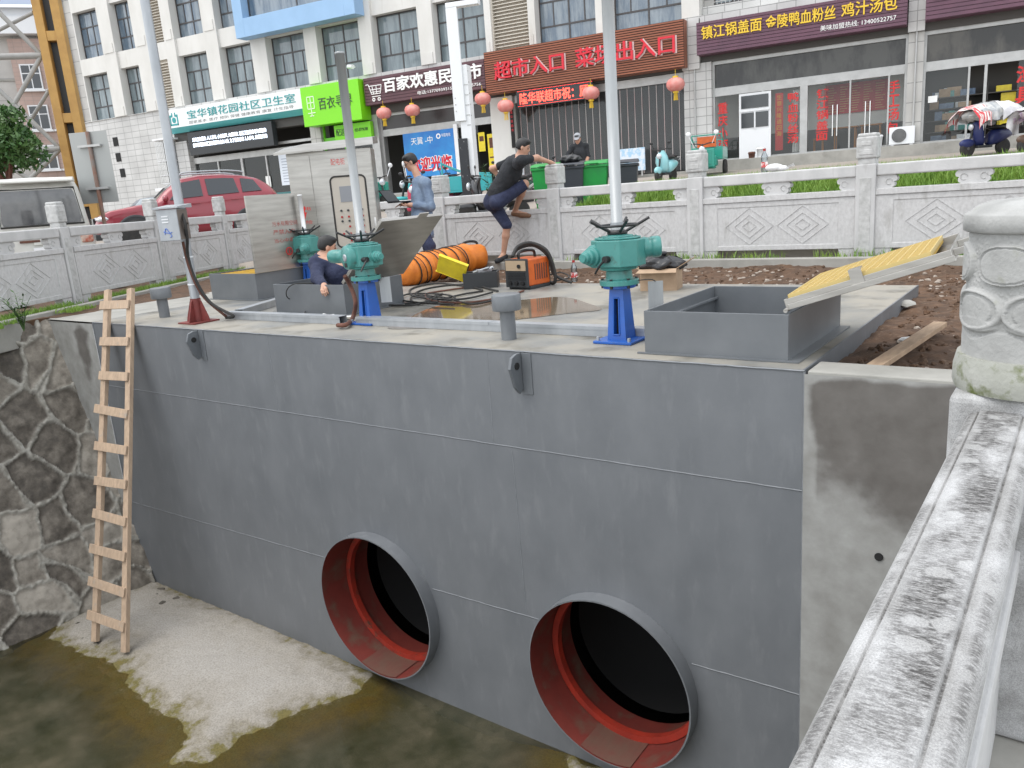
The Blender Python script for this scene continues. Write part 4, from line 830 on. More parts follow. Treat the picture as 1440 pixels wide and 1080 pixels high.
f5_ = bay(-25.3, -22.5, 1.45, 4.9, .2, muls=((-24.0, .3),), hdr=3.9, m='grass'); f5_.data.materials[0] = mat('lime_green_frame', (.14, .55, .02), .4)
mb = MB(); mb.quad((-25.2, .21, 1.5), (-22.6, .21, 1.5), (-22.6, .21, 3.9), (-25.2, .21, 3.9)); mb.build('pane', M['shopglass'], f5_)
# market entrance: dark opening with clear strip curtain
mb = MB(); mb.bx(-15.45, -8.65, .12, .3, 4.6, 4.88); bpart(mb, 'shutter_box', M['alu'])
cur = bld and MB()
for k in range(24):
    u = -15.3+k*.28; mb2 = cur; mb2.bx(u, u+.022, .22, .235, 1.5, 4.6)
bpart(cur, 'strip_curtain', mat('dusty_pink_strips', (.42, .3, .29), .6, 0, (.5, .47, .45), 1.0))
mb = MB(); mb.quad((-15.45, .24, 1.5), (-8.65, .24, 1.5), (-8.65, .24, 4.6), (-15.45, .24, 4.6)); bpart(mb, 'clear_curtain', glassmat('clear_pvc', (.85, .88, .9), .0, .12, .1))
# goods on the hardware shop's shelves, seen through its glass
for k in range(52):
    cn = ['redtxt', 'card', 'denim', 'yellow', 'white', 'teal'][k % 6]; z = 1.68+.02+.35*(k % 5); u = (-.75+1.0*rnd.random()) if k % 3 else rnd.uniform(.9, 2.4); w = rnd.uniform(.16, .42); h = rnd.uniform(.15, .3); v = rnd.uniform(.62, .9)
    q = MB(); q.bx(0, w, 0, .3, .001, h); q.bx(.02, w-.02, -.004, -.001, h*.25, h*.7); o = q.build('goods_box', M[cn], None, bevel=.015); o.location = FP(u, v, z); o.rotation_euler = (0, 0, R(8.8)); tag(o, 'small box of goods on the shelves behind the right hand hardware shop glass', 'goods', 'goods on the hardware shop shelves')
mb = MB()
for z in (1.68, 2.03, 2.38, 2.73, 3.08): mb.bx(-.85, 2.6, .6, 1.3, z-.006, z+.019)
for u in (-.86, .86, 2.6): mb.bx(u-.02, u, .6, 1.3, 1.67, 3.4)
mb.bx(-.9, 4.6, 1.31, 1.35, 1.7, 4.4)
bpart(mb, 'shelving', M['shop'])
# little vents in the stone cladding and the barred bay window left of the clinic
mb = MB()
for px, py in ((164, 199), (168, 221), (174, 243)):
    u, z = fwin(px, py); mb.bx(u-.25, u+.12, -.03, -.005, z-.22, z+.22)
bpart(mb, 'vent', M['void'])
mb = MB(); ub0, ub1 = -35.6, -34.75
for k in range(9): x = ub0+(ub1-ub0)*k/8; mb.cyl((x, -.5, 2.9), (x, -.5, 5.0), .014, n=6)
for z in (2.9, 3.3, 4.0, 5.0): mb.cyl((ub0, -.5, z), (ub1, -.5, z), .02, n=6); mb.cyl((ub1, -.5, z), (ub1, -.01, z), .02, n=6); mb.cyl((ub0, -.5, z), (ub0, -.01, z), .02, n=6)
o = bpart(mb, 'window_cage', M['chrome']); mb = MB(); mb.bx(ub0, ub1, -.02, -.006, 2.95, 4.95); mb.build('pane', M['mirrorglass'], o); mb = MB(); mb.bx(ub0-.05, ub1+.3, -.62, -.01, 5.02, 5.1); mb.bx(ub0-.1, ub1+.9, -.9, -.01, 2.55, 2.7); mb.build('cage_hood', M['white'], o)
# ================================================================== SIGNS ON THE SHOP ROW
FR = R(8.8)
def ft(name, label, cat, u, v, z, group=None): return thing(name, label, cat, FP(u, v, z), FR, group)
def slatted(mb, w, h, d, n, gap=.25):
    mb.bx(0, w, 0, d, 0, h); p = h/n
    for k in range(n): mb.bx(.01, w-.01, -.03, 0.001, k*p+p*gap*.5, (k+1)*p-p*gap*.5)
lit = mat('sign_white_letter', (.85, .85, .83), .5); gold = mat('sign_gold_letter', (.75, .5, .03), .45); redl = mat('sign_red_letter', (.62, .012, .03), .4)
t = ft('shop_sign', 'white clinic fascia sign with teal Chinese lettering and teal lower edge', 'sign', -34.7, -.55, 5.3)
mb = MB(); mb.bx(0, 9.1, 0, .5, .2, 1.04); mb.build('sign_board', mat('clinic_sign_white', (.78, .8, .8), .4), t); mb = MB(); mb.add([(0, 0, .2), (9.1, 0, .2), (9.1, .35, -.02), (0, .35, -.02), (0, .5, .2), (9.1, .5, .2), (9.1, .5, -.02), (0, .5, -.02)], [(0, 1, 2, 3), (3, 2, 6, 7), (0, 3, 7, 4), (1, 5, 6, 2)]); mb.build('sign_edge', mat('clinic_teal', (.12, .52, .55), .5), t)
tl = mat('clinic_letter_teal', (.03, .3, .31), .5); text('宝华镇花园社区卫生室', 6.9, .4, .02, T(1.75, -.004, .5), tl, 'lettering', t); text('国家基本: 医疗 预防 保健 健康教育 康复 计生指导', 6.7, .14, .0, T(1.8, -.006, .27), mat('clinic_small_letter', (.16, .17, .16), .6), 'small_lettering', t)
mb = MB(T(.5, -.012, .3)); 
for a, b, c, d in ((0, .08, 0, .42), (.5, .58, 0, .42), (0, .58, 0, .08), (0, .2, .4, .5), (.38, .58, .4, .5), (.15, .22, .42, .6), (.36, .43, .42, .6)): mb.bx(a, b, 0, .01, c, d)
mb.lathe([(.13, 0), (.13, .012)], 20, T(.29, .01, .25) @ RX(math.pi/2), False); mb.build('emblem', tl, t)
t = ft('led_display', 'black LED message board with two rows of white text under the clinic sign', 'screen', -33.4, -.35, 4.12)
mb = MB(); mb.bx(0, 5.55, 0, .3, 0, 1.08); mb.build('case', M['darkplastic'], t, bevel=.01); ledw = emat('white_led', (.75, .85, 1), 2.2)
text('公共卫生服务: 人人享有, 小病免跑, 大病转诊, 社区卫生服务站为您服务', 4.9, .2, 0, T(.3, -.006, .62), ledw, 'led_row', t, bold=.008); text('宝华镇花园社区卫生服务站全体人员, 为了您的健康 人人参与, 我们在行动', 4.9, .2, 0, T(.3, -.006, .36), ledw, 'led_row', t, bold=.008)
t = ft('shop_sign', 'bright lime green shop sign with dark lettering behind the grey pole', 'sign', -25.55, -.75, 4.68)
lime = mat('lime_sign', (.2, .66, .01), .4); mb = MB(); mb.bx(0, 3.2, 0, .7, 0, 1.65); mb.build('sign_board', lime, t, bevel=.01); dk = mat('sign_dark_letter', (.04, .07, .035), .5)
text('百衣寻界', 1.85, .5, .02, T(.95, -.004, .62), dk, 'lettering', t); mb = MB(T(.3, -.012, .4))
for a, b, c, d in ((0, .42, .8, .84), (0, .04, .3, .84), (.38, .42, .3, .84), (.0, .42, .3, .34), (.19, .23, 0, .84), (.06, .36, .55, .59), (.0, .42, .12, .16), (.1, .32, 0, .04)): mb.bx(a, b, 0, .01, c, d)
mb.build('emblem', mat('sign_pale_letter', (.7, .85, .6), .5), t)
t = ft('shop_sign', 'narrow green fascia strip with small dark lettering above the green doorway', 'sign', -24.3, -.28, 3.96)
mb = MB(); mb.bx(0, 2.0, 0, .2, 0, .66); mb.build('sign_board', lime, t); text('配送中心', .95, .3, .01, T(.1, -.004, .2), dk, 'lettering', t); text('025-87196388', .7, .13, .01, T(1.15, -.004, .3), dk, 'small_lettering', t)
t = ft('shop_sign', 'dark purple supermarket sign with white trolley and white lettering', 'sign', -22.25, -.5, 5.22)
mb = MB(); slatted(mb, 5.9, 1.1, .45, 9, .2); mb.build('sign_board', mat('plum_slats', (.115, .05, .06), .5, 0, (.09, .04, .05), 2), t)
text('百家欢惠民超市', 4.75, .58, .05, T(1.05, -.035, .4), lit, 'lettering', t, bold=.02); text('电话:13770939315  18051805756', 3.0, .15, .01, T(2.7, -.035, .13), lit, 'small_lettering', t)
mb = MB()
for a, b in (((.12, .82), (.26, .82)), ((.26, .82), (.4, .42)), ((.4, .42), (.85, .42)), ((.85, .42), (.93, .75)), ((.28, .75), (.93, .75)), ((.33, .6), (.9, .6)), ((.4, .32), (.85, .32)), ((.36, .5), (.87, .5)), ((.5, .42), (.45, .75)), ((.66, .42), (.66, .75))): mb.cyl((a[0], -.045, a[1]), (b[0], -.045, b[1]), .018, n=6)
for x in (.48, .76): mb.lathe([(.075, 0), (.075, .03), (.04, .03), (.04, 0)], 14, T(x, -.03, .2) @ RX(math.pi/2), False, False)
mb.build('trolley_emblem', lit, t)
t = ft('shop_sign', 'wide wood slat sign with red raised lettering over the market entrance', 'sign', -16.32, -.55, 4.98)
mb = MB(); slatted(mb, 7.9, 1.55, .5, 19, .35); mb.build('sign_board', mat('timber_slats', (.3, .1, .05), .55, 0, (.22, .075, .04), 2.0, .35, .65, (.4, 1, 6)), t)
mb = MB(); mb.bx(.0, 7.9, -.002, .0, .0, 1.55); mb.build('slat_gap', M['void'], t)
for body, x, w in (('超市入口', .45, 2.95), ('菜场出入口', 3.85, 3.75)):
    text(body, w, .66, .09, T(x, -.035, .47), redl, 'lettering', t, bold=.012); text(body, w+.03, .69, .02, T(x+.03, -.032, .44), mat('letter_side', (.62, .5, .48), .4), 'letter_return', t, bold=.03)
t = ft('led_display', 'red scrolling LED strip hanging under the wood slat market sign', 'screen', -15.05, -.5, 4.34)
mb = MB(); mb.bx(0, 3.15, 0, .15, 0, .64); mb.build('case', M['darkplastic'], t); ledr = emat('red_led', (1, .05, .03), 2.6); text('隆华联超市祝：顾', 2.85, .42, 0, T(.14, -.006, .1), ledr, 'led_row', t, bold=.012)
mb = MB(); 
for k in range(60): mb.bx(.06+k*.052, .075+k*.052, -.006, -.003, .585, .6); mb.bx(.06+k*.052, .075+k*.052, -.006, -.003, .035, .05)
mb.build('led_border', ledr, t)
plum = mat('purple_slats', (.13, .055, .085), .5, 0, (.1, .045, .07), 2)
t = ft('shop_sign', 'purple slatted noodle shop sign with yellow lettering', 'sign', -7.98, -.55, 5.28)
mb = MB(); slatted(mb, 6.5, 1.04, .5, 10, .2); mb.build('sign_board', plum, t)
for body, x, w in (('镇江锅盖面', .18, 2.0), ('金陵鸭血粉丝', 2.3, 2.15), ('鸡汁汤包', 4.62, 1.6)): text(body, w, .42, .04, T(x, -.035, .47), gold, 'lettering', t, bold=.012)
text('美味加盟热线: 13400522757', 2.2, .17, .01, T(4.0, -.035, .17), lit, 'small_lettering', t)
t = ft('shop_sign', 'purple slatted sign with large yellow lettering cut by the right edge', 'sign', -.98, -.55, 5.32)
mb = MB(); slatted(mb, 6.0, 1.3, .5, 11, .2); mb.build('sign_board', plum, t); text('五金', 1.0, .56, .05, T(.22, -.035, .55), gold, 'lettering', t, bold=.02); text('日杂', 1.0, .56, .05, T(1.6, -.035, .55), gold, 'lettering', t, bold=.02)
# red stickers, menu and posters
t = ft('window_lettering', 'red vertical Chinese lettering stuck on the noodle shop windows', 'lettering', -7.6, .19, 1.75)
for body, u, z1, w in (('重庆小面', .15, 2.0, .34), ('鸭血粉丝汤', 3.12-.6, 2.05, .36), ('镇江锅盖面', 3.45, 2.05, .38), ('手工汤包', 5.62, 2.05, .36)):
    h = (2.05-.35)/len(body)
    for i, ch in enumerate(body): text(ch, w, h*.88, 0, T(u, 0, z1-(i+1)*h), M['redtxt'], 'letters', t, bold=.02)
t = ft('banner', 'narrow dark red couplet strip inside the noodle shop by the white door', 'banner', -5.5, .3, 1.9); mb = MB(); mb.bx(0, .26, 0, .01, 0, 1.9); mb.build('strip', M['redtxt'], t); [text(ch, .16, .16, 0, T(.05, -.004, 1.68-i*.2), gold, 'letters', t) for i, ch in enumerate('生意兴隆通四海')]
t = ft('menu_board', 'dark red menu board on the back wall of the noodle shop', 'menu board', -4.05, 1.9, 3.0); mb = MB(); mb.bx(0, 2.0, 0, .06, 0, 1.0); mb.build('board', mat('menu_red', (.5, .015, .025), .5), t); mb = MB()
for c in range(5):
    for k in range(11): mb.bx(.1+c*.38, .1+c*.38+rnd.uniform(.15, .3), -.005, -.001, .07+k*.08, .1+k*.08)
mb.build('menu_lines', mat('menu_print', (.6, .3, .12), .6), t)
t = ft('poster', 'blue telecom welcome poster with red and white lettering', 'poster', -20.95, .12, 2.1); mb = MB(); mb.bx(0, 2.55, 0, .02, 0, 1.85); mb.build('poster_sheet', mat('poster_blue', (.02, .16, .5), .4, 0, (.03, .28, .62), .9), t)
text('欢迎光临', 2.1, .62, .0, T(.25, -.008, .2), redl, 'lettering', t, bold=.03); text('欢迎光临', 2.18, .68, 0, T(.21, -.004, .17), lit, 'letter_outline', t, bold=.07); text('天翼 -中', 1.1, .3, 0, T(.4, -.006, 1.35), lit, 'small_lettering', t); text('中国电信', .45, .14, 0, T(1.95, -.006, 1.55), lit, 'small_lettering', t)
mb = MB(); mb.lathe([(.11, 0), (.11, .006), (.06, .006), (.06, 0)], 18, T(1.8, 0, 1.6) @ RX(math.pi/2), False, False); mb.build('emblem', lit, t)
mb = MB(); mb.bx(2.57, 2.75, -.02, .05, -.6, 2.0); mb.build('poster_post', M['white'], t)
t = ft('notice', 'yellow notices stuck beside the supermarket doorway', 'notice', -17.25, .15, 2.3); mb = MB(); mb.bx(0, .3, 0, .01, .6, 1.35); mb.bx(.42, .85, 0, .01, -.1, 1.25); mb.build('sheet', M['yellow'], t); mb = MB(); mb.bx(.5, .78, -.004, -.001, .7, 1.1); mb.bx(.48, .8, -.004, -.001, .3, .36); mb.bx(.05, .25, -.004, -.001, 1.0, 1.2); mb.build('print', M['rust'], t)
t = ft('notice', 'white paper notice on the right hand shop window', 'notice', -.8, .18, 2.95); mb = MB(); mb.bx(0, .26, 0, .006, 0, .2); mb.build('sheet', M['paper'], t)
t = ft('banner', 'dark vertical plaque with red characters on the pier by the red LED strip', 'banner', -15.62, -.06, 2.9); mb = MB(); mb.bx(0, .16, 0, .03, 0, 1.5); mb.build('board', M['void'], t); [text(ch, .11, .11, 0, T(.025, -.004, 1.3-i*.17), redl, 'letters', t) for i, ch in enumerate('隆华联超市')]
t = ft('window_lettering', 'large red characters on the glass of the right hand hardware shop', 'lettering', 1.55, .18, 1.9); [text(ch, .55, .5, 0, T(0, 0, 1.35-i*.62), M['redtxt'], 'letters', t, bold=.02) for i, ch in enumerate('渔具')]
t = ft('curtain', 'white tied curtain hanging inside the noodle shop window by the mullion', 'curtain', -4.95, .4, 1.8)
cu_, cv_ = np.meshgrid(np.linspace(0, 1, 40), np.linspace(0, 1, 30), indexing='ij'); wd_ = .5*(1-.55*np.exp(-((cv_-.45)/.2)**2)); np_mesh('curtain_cloth', np.stack([.28-wd_*(1-cu_)*.55, .04*np.sin(cu_*26), cv_*2.05], -1).reshape(-1, 3), grid_faces(40, 30), M['paper'], t)
t = ft('display_board', 'pale blue display board at the foot of the market entrance right of the grey stem', 'display board', -10.85, -.9, 1.4); mb = MB(); mb.bx(0, 1.0, 0, .06, .2, 1.0); mb.build('board', mat('pale_blue_board', (.35, .55, .72), .5, 0, (.65, .7, .75), 4, .45, .55), t); [MB().bx(x, x+.05, .01, .05, 0, .2).build('leg', M['alu'], t) for x in (.1, .85)]
for i_, uu_ in enumerate((-3.62, -2.62)):
    t = ft('door_handle_pair', ('long chrome pull handles on the left leaf of the noodle shop glass doors', 'long chrome pull handles on the right leaf of the noodle shop glass doors')[i_], 'door handle', uu_, .1, 2.2); mb = MB(); mb.cyl((0, -.04, 0), (0, -.04, 1.0), .018, n=8); mb.cyl((.14, -.04, 0), (.14, -.04, 1.0), .018, n=8); mb.build('pull_bar', M['chrome'], t); mb = MB()
    for x in (0, .14):
        for z in (.1, .9): mb.cyl((x, -.04, z), (x, .1, z), .01, n=6)
    mb.build('bar_stud', M['chrome'], t)
# lanterns
def lantern():
    t = thing('paper_lantern', '', 'lantern'); mb = MB(); n = 24; prof = [(.3*math.sin(a)**.8+.02, .23*-math.cos(a)) for a in np.linspace(.25, math.pi-.25, 13)]
    vs = []; fs = []
    for r, z in prof:
        for i in range(n*2): a = math.pi*i/n; q = r*(1-.05*(i % 2)); vs.append((q*math.cos(a), q*math.sin(a), z))
    m = n*2
    for k in range(len(prof)-1):
        for i in range(m): j = (i+1) % m; fs.append((k*m+i, k*m+j, (k+1)*m+j, (k+1)*m+i))
    mb.add(vs, fs, None, True); mb.build('shade', M['lantern'], t, fix=False)
    mb = MB(); mb.cyl((0, 0, .2), (0, 0, .28), .1); mb.cyl((0, 0, -.28), (0, 0, -.2), .1); mb.cyl((0, 0, .28), (0, 0, .5), .008, n=5); mb.build('cap', gold, t)
    mb = MB()
    for i in range(10): a = .628*i; mb.cyl((.05*math.cos(a), .05*math.sin(a), -.28), (.07*math.cos(a), .07*math.sin(a), -.52), .012, n=5)
    mb.build('tassel', gold, t); return t
M['lantern'] = mat('faded_lantern_silk', (.62, .16, .14), .7, 0, (.68, .34, .3), 3)
lt = lantern(); spec = [(540, 161, 'faded red paper lantern left of the supermarket sign, over the green shop edge'), (580, 157, 'faded red paper lantern under the trolley emblem of the purple supermarket sign'), (679, 141, 'faded red paper lantern under the right end of the purple supermarket sign'), (711, 151, 'red paper lantern under the left end of the wood slat market sign'), (831, 133, 'red paper lantern in front of the right end of the red LED strip'), (950, 121, 'red paper lantern hanging at the right end of the market entrance')]
for i, (px, py, lab) in enumerate(spec):
    u, z = fwin(px, py, 24.2); p = FU*u+FN*24.2+Vector((0, 0, z+.05))
    if i == 0: lt.location = p; lt['label'] = lab; lt['group'] = 'paper lanterns along the shop fronts'
    else: dup(lt, p, 0, lab)
# air conditioner, buckets, stools
t = ft('air_conditioner', 'white outdoor air conditioner unit on the step by the shop pier', 'air conditioner', -1.87, -.35, 1.7)
mb = MB(); mb.bx(0, .74, 0, .28, .04, .58); mb.bx(.05, .15, .02, .26, 0, .04); mb.bx(.6, .7, .02, .26, 0, .04); mb.build('casing', M['white'], t, bevel=.012); mb = MB(); mb.lathe([(.21, 0), (.21, .008)], 28, T(.29, -.001, .31) @ RX(math.pi/2), False); mb.build('fan_recess', M['darkplastic'], t); mb = MB()
for r in (.07, .12, .17, .21): mb.tube([(.29+r*math.cos(a), -.02, .31+r*math.sin(a)) for a in np.linspace(0, 6.283, 24, False)], .006, 5, 1, True)
for k in range(8): a = k*.785; mb.cyl((.29, -.02, .31), (.29+.21*math.cos(a), -.02, .31+.21*math.sin(a)), .004, n=5)
mb.build('fan_grille', M['alu'], t)
def bucket(label, p, r, h, m):
    t = thing('bucket', label, 'bucket', p); mb = MB(); mb.lathe([(r*.8, 0), (r, h), (r*1.06, h), (r*1.06, h-.03), (r*1.0, h-.03)], 20, None); mb.build('pail', m, t); mb = MB(); mb.lathe([(r*1.05, h), (r*.9, h+.03), (.001, h+.04)], 20); mb.build('lid', m, t); return t
bucket('white lidded bucket on the step left of the air conditioner', FP(-2.2, -.3, 1.7), .15, .36, M['white']); bucket('white bucket on the step below the white shop door', FP(-5.85, -.45, 1.7), .14, .3, M['white']); bucket('small dark pot on the step below the white shop door', FP(-6.15, -.5, 1.7), .12, .18, M['rust'])
wd = mat('orange_wood', (.42, .17, .04), .5)
def stool(label, u, v, h, s):
    t = ft('stool', label, 'stool', u, v, 1.72, 'wooden furniture inside the noodle shop'); mb = MB(); mb.bx(-s, s, -s, s, h-.04, h); mb.build('seat', wd, t)
    for sx in (-1, 1):
        for sy in (-1, 1): mb = MB(); mb.bx(sx*s*.8-.02, sx*s*.8+.02, sy*s*.8-.02, sy*s*.8+.02, 0, h-.041); mb.build('leg', wd, t)
stool('orange wooden stool in the noodle shop beside the glass door', -4.15, 1.0, .48, .17); stool('tall orange wooden table in the noodle shop', -3.3, 1.2, .78, .4); stool('orange wooden table in the noodle shop nearest the air conditioner', -2.5, 1.4, .8, .35)
# white gatepost with its overhanging arm
p = atd(664, 262, 17.0); q0 = Vector((p.x, p.y, gz(p.x, p.y))); t = thing('gate_post', 'tall white steel barrier post with an overhead arm and dark lower cover', 'gate post', q0, R(20))
mb = MB(); mb.bx(-.1, .14, -.13, .13, 0, 3.2); mb.build('post_shaft', M['white'], t, bevel=.01); mb = MB(); mb.bx(-.2, .04, -.18, -.132, 2.1, 4.3); mb.bx(-.2, -.16, -.132, .1, 2.1, 4.3); mb.build('post_plate', M['white'], t, bevel=.006); mb = MB(); mb.bx(-.2, .5, -.18, .0, 4.302, 4.4); mb.build('arm', M['white'], t, bevel=.01)
mb = MB(); mb.bx(-.17, .03, -.19, -.132, .0, 1.75); mb.build('dark_cover', mat('scribbled_black_cover', (.02, .022, .026), .5, 0, (.3, .3, .3), 11, .62, .68, (2, 2, .8)), t, bevel=.01); mb = MB()
for k in range(5): mb.cyl((.145, -.08, 2.2+k*.22), (.139, -.08, 2.2+k*.22), .015); mb.bx(.05, .13, -.136, -.131, 2.0+k*.2, 2.02+k*.2)
for k in range(3): mb.cyl((-.15, -.186, 2.3+.13*k), (-.15, -.179, 2.3+.13*k), .015)
mb.build('bolt', M['alu'], t)

# ================================================================== EQUIPMENT ON THE TANK
def flange_bolts(mb, r, z, n, rb=.012, h=.03):
    for k in range(n): a = 2*math.pi*(k+.5)/n; mb.cyl((r*math.cos(a), r*math.sin(a), z-.012), (r*math.cos(a), r*math.sin(a), z+h), rb, n=6)
def actuator(label, loc, stem_h, knob, motor, disc=None, rz=0, stem_r=.042, stem_m='tubegrey', gear=1.0):
    t = thing('gate_valve_actuator', label, 'valve actuator', loc, rz, 'teal valve actuators on blue pedestals')
    mb = MB(); mb.bx(-.16, .16, -.16, .16, 0.002, .022); bp = mb.build('base_plate', M['blue'], t, bevel=.004); mb = MB()
    for sx in (-1, 1):
        for sy in (-1, 1): mb.cyl((sx*.13, sy*.13, .022), (sx*.13, sy*.13, .05), .014, n=6)
    mb.build('bolt', M['galv'], bp)
    # tapered pedestal with a tall slot in the front and back
    zb, zt, hb, ht = .022, .405, .078, .056
    def half(z): return hb+(ht-hb)*(z-zb)/(zt-zb)
    mb = MB(); w0 = .026; z0, z1 = .06, .335
    for sy in (-1, 1):
        y = lambda z: sy*half(z)
        c = [(-half(zb), y(zb), zb), (half(zb), y(zb), zb), (half(zt), y(zt), zt), (-half(zt), y(zt), zt)]; i_ = [(-w0, y(z0), z0), (w0, y(z0), z0), (w0*.8, y(z1), z1), (-w0*.8, y(z1), z1)]; k_ = [(a, b*.3, z) for a, b, z in i_]
        mb.mi = 0; mb.add(c+i_, [(0, 1, 5, 4), (1, 2, 6, 5), (2, 3, 7, 6), (3, 0, 4, 7)]); mb.add(i_+k_, [(0, 1, 5, 4), (1, 2, 6, 5), (2, 3, 7, 6), (3, 0, 4, 7)]); mb.mi = 1; mb.add(k_, [(0, 1, 2, 3)]); mb.mi = 0
        for a, b in zip(i_, i_[1:]+i_[:1]): mb.cyl((a[0], a[1]+sy*.002, a[2]), (b[0], b[1]+sy*.002, b[2]), .006, n=6)
    for sx in (-1, 1): mb.add([(sx*half(zb), -half(zb), zb), (sx*half(zb), half(zb), zb), (sx*half(zt), half(zt), zt), (sx*half(zt), -half(zt), zt)], [(0, 1, 2, 3)])
    mb.build('pedestal', [M['blue'], M['void']], t, fix=False)
    mb = MB(); mb.lathe([(.118, .405), (.124, .41), (.124, .43)], 28, smooth=False); mb.build('pedestal_flange', M['blue'], t)
    mb = MB(); mb.lathe([(.146, .4315), (.146, .467), (.1, .475), (.095, .535), (.14, .545), (.145, .565)], 28, smooth=False); fl = mb.build('gear_flange', M['teal'], t, bevel=.003); mb = MB(); flange_bolts(mb, .125, .42, 6, h=.06); mb.build('bolt', M['black'], fl)
    # faceted gearbox
    oc = [(.2*math.cos(a)*1.03, .175*math.sin(a)) for a in [R(x) for x in (22, 62, 118, 158, 202, 242, 298, 338)]]
    mb = MB(); mb.prism(oc, .195, T(0, 0, .568)); mb.prism([(x*.86, y*.86) for x, y in oc], .016, T(0, 0, .764)); mb.lathe([(.118, .781), (.118, .79), (.07, .795), (.055, .815)], 26); gb = mb.build('gearbox', M['teal'], t, bevel=.012, seg=3)
    mb = MB(); flange_bolts(mb, .132, .775, 8, .008, .012); mb.build('bolt', M['teal'], gb)
    # worm housing and stepped cap
    k0 = Vector(knob[0]); kd = Vector(knob[1]).normalized(); B = Matrix.Translation(k0) @ kd.to_track_quat('Z', 'Y').to_matrix().to_4x4()
    mb = MB(B); mb.lathe([(.085, -.1), (.085, .015), (.072, .02), (.072, .045), (.055, .05), (.055, .085), (.042, .09), (.042, .12), (.03, .125), (.03, .14)], 24, smooth=False); mb.build('worm_cap', M['teal'], t, bevel=.003)
    k1 = k0+kd.cross(Vector((0, 0, 1)))*(-.13 if disc is None else .1)+Vector((0, 0, -.02)); mb = MB(); mb.cyl(k1-kd*.03, k1+kd*.045, .026, n=12); mb.tube([k1+kd*.04, k1+kd*.05+Vector((.0, 0, -.05))+kd.cross(Vector((0, 0, 1)))*.05, k1+kd*.05+Vector((0, 0, -.1))+kd.cross(Vector((0, 0, 1)))*.09], .009, 6); mb.build('clutch_lever', M['black'], t)
    # motor
    m0 = Vector(motor[0]); md = Vector(motor[1]).normalized(); B = Matrix.Translation(m0) @ md.to_track_quat('Z', 'Y').to_matrix().to_4x4(); r = motor[2]; l = motor[3]
    mb = MB(B); mb.lathe([(r*.8, -.06), (r*.8, .02), (r*1.02, .022), (r*1.02, .04), (r*.94, .045), (r*.94, l*.55), (r*1.0, l*.56), (r*1.0, l*.9), (r*.9, l), (r*.3, l+.006)], 26); mo = mb.build('motor', M['teal'], t)
    if disc:
        d0 = Vector(disc[0]); dd = Vector(disc[1]).normalized(); B = Matrix.Translation(d0) @ dd.to_track_quat('Z', 'Y').to_matrix().to_4x4()
        mb = MB(B); mb.lathe([(.115, -.08), (.115, .03), (.108, .04), (.03, .042)], 30); di = mb.build('indicator_cover', M['teal'], t); mb = MB(B); mb.lathe([(.036, .04), (.036, .05), (.024, .052)], 18); mb.build('sight_ring', M['galv'], di); mb = MB(B); mb.lathe([(.024, .046), (.001, .047)], 16); mb.bx(-.03, .03, -.09, -.05, .04, .044); mb.build('sight_glass', M['black'], di)
    # handwheel: five arms rising outward, joined by a broken rim
    mb = MB(); n = 5; mb.lathe([(.062, .795), (.075, .80), (.075, .822), (.05, .83)], 20)
    for k in range(n):
        a = 2*math.pi*k/n+.5; c, s = math.cos(a), math.sin(a); mb.cyl((.05*c, .05*s, .81), (.235*c, .235*s, .905), .0105, n=8)
        a2 = 2*math.pi*(k+1)/n+.5; pm = [(.15*math.cos(x), .15*math.sin(x), .862) for x in np.linspace(a, a2, 7)]; mb.tube(pm, .009, 6, 1)
    mb.build('handwheel', M['black'], t)
    mb = MB(); mb.lathe([(stem_r*1.15, .825), (stem_r*1.15, .86), (stem_r, .862), (stem_r, stem_h), (stem_r*1.06, stem_h), (stem_r*1.06, stem_h+.02), (.002, stem_h+.022)], 22); st = mb.build('stem_tube', M[stem_m], t); mb = MB(); mb.lathe([(stem_r*1.18, .862), (stem_r*1.18, .885)], 22); mb.build('stem_collar', M['galv'], st)
    return t
a = onz(870, 481, 0); actuator('rightmost teal valve actuator on a blue pedestal beside the square hatch', (a.x+.0, a.y+.05, 0), 3.6, ((-.13, -.12, .65), (-.2, -1, 0)), ((.13, .1, .685), (.9, .6, .03), .078, .15))
a2_ = onz(522, 454, 0); ac = actuator('middle teal valve actuator with its motor pointing left and tall grey stem', (a2_.x, a2_.y, 0), 2.5, ((.14, -.02, .655), (1, -.1, 0)), ((-.17, .0, .66), (-1, .03, 0), .068, .3), ((-.05, -.14, .66), (-.35, -1, 0)))
b3 = atd(432, 356, 11.0); actuator('rear teal valve actuator with a short pale stem in front of the stainless cabinet', (b3.x, b3.y, 0), 1.32, ((.1, -.1, .62), (.6, -1, 0)), ((-.1, .02, .66), (-1, .1, 0), .085, .12), ((-.13, -.05, .66), (-.8, -1, 0)), stem_r=.03, stem_m='white')
for (px, py), lab, wx in (((893, 424), 'grey steel tag plate hanging behind the right teal actuator', .11), ((541, 392), 'pale tag plate hanging from the middle blue pedestal', .11)):
    p = (Vector((a.x+.24, a.y+.16, .44)) if px > 800 else Vector((a2_.x+.13, a2_.y+.12, .44))); t = thing('tag_plate', lab, 'tag', p, R(30)); mb = MB(); mb.bx(-wx/2, wx/2, -.002, .002, -.25, 0); mb.build('plate', M['tubegrey'], t); mb = MB(); mb.tube([(0, 0, 0), (-.04, -.05, .02), (-.13, -.06, .02)], .004, 5); mb.build('wire', M['black'], t)
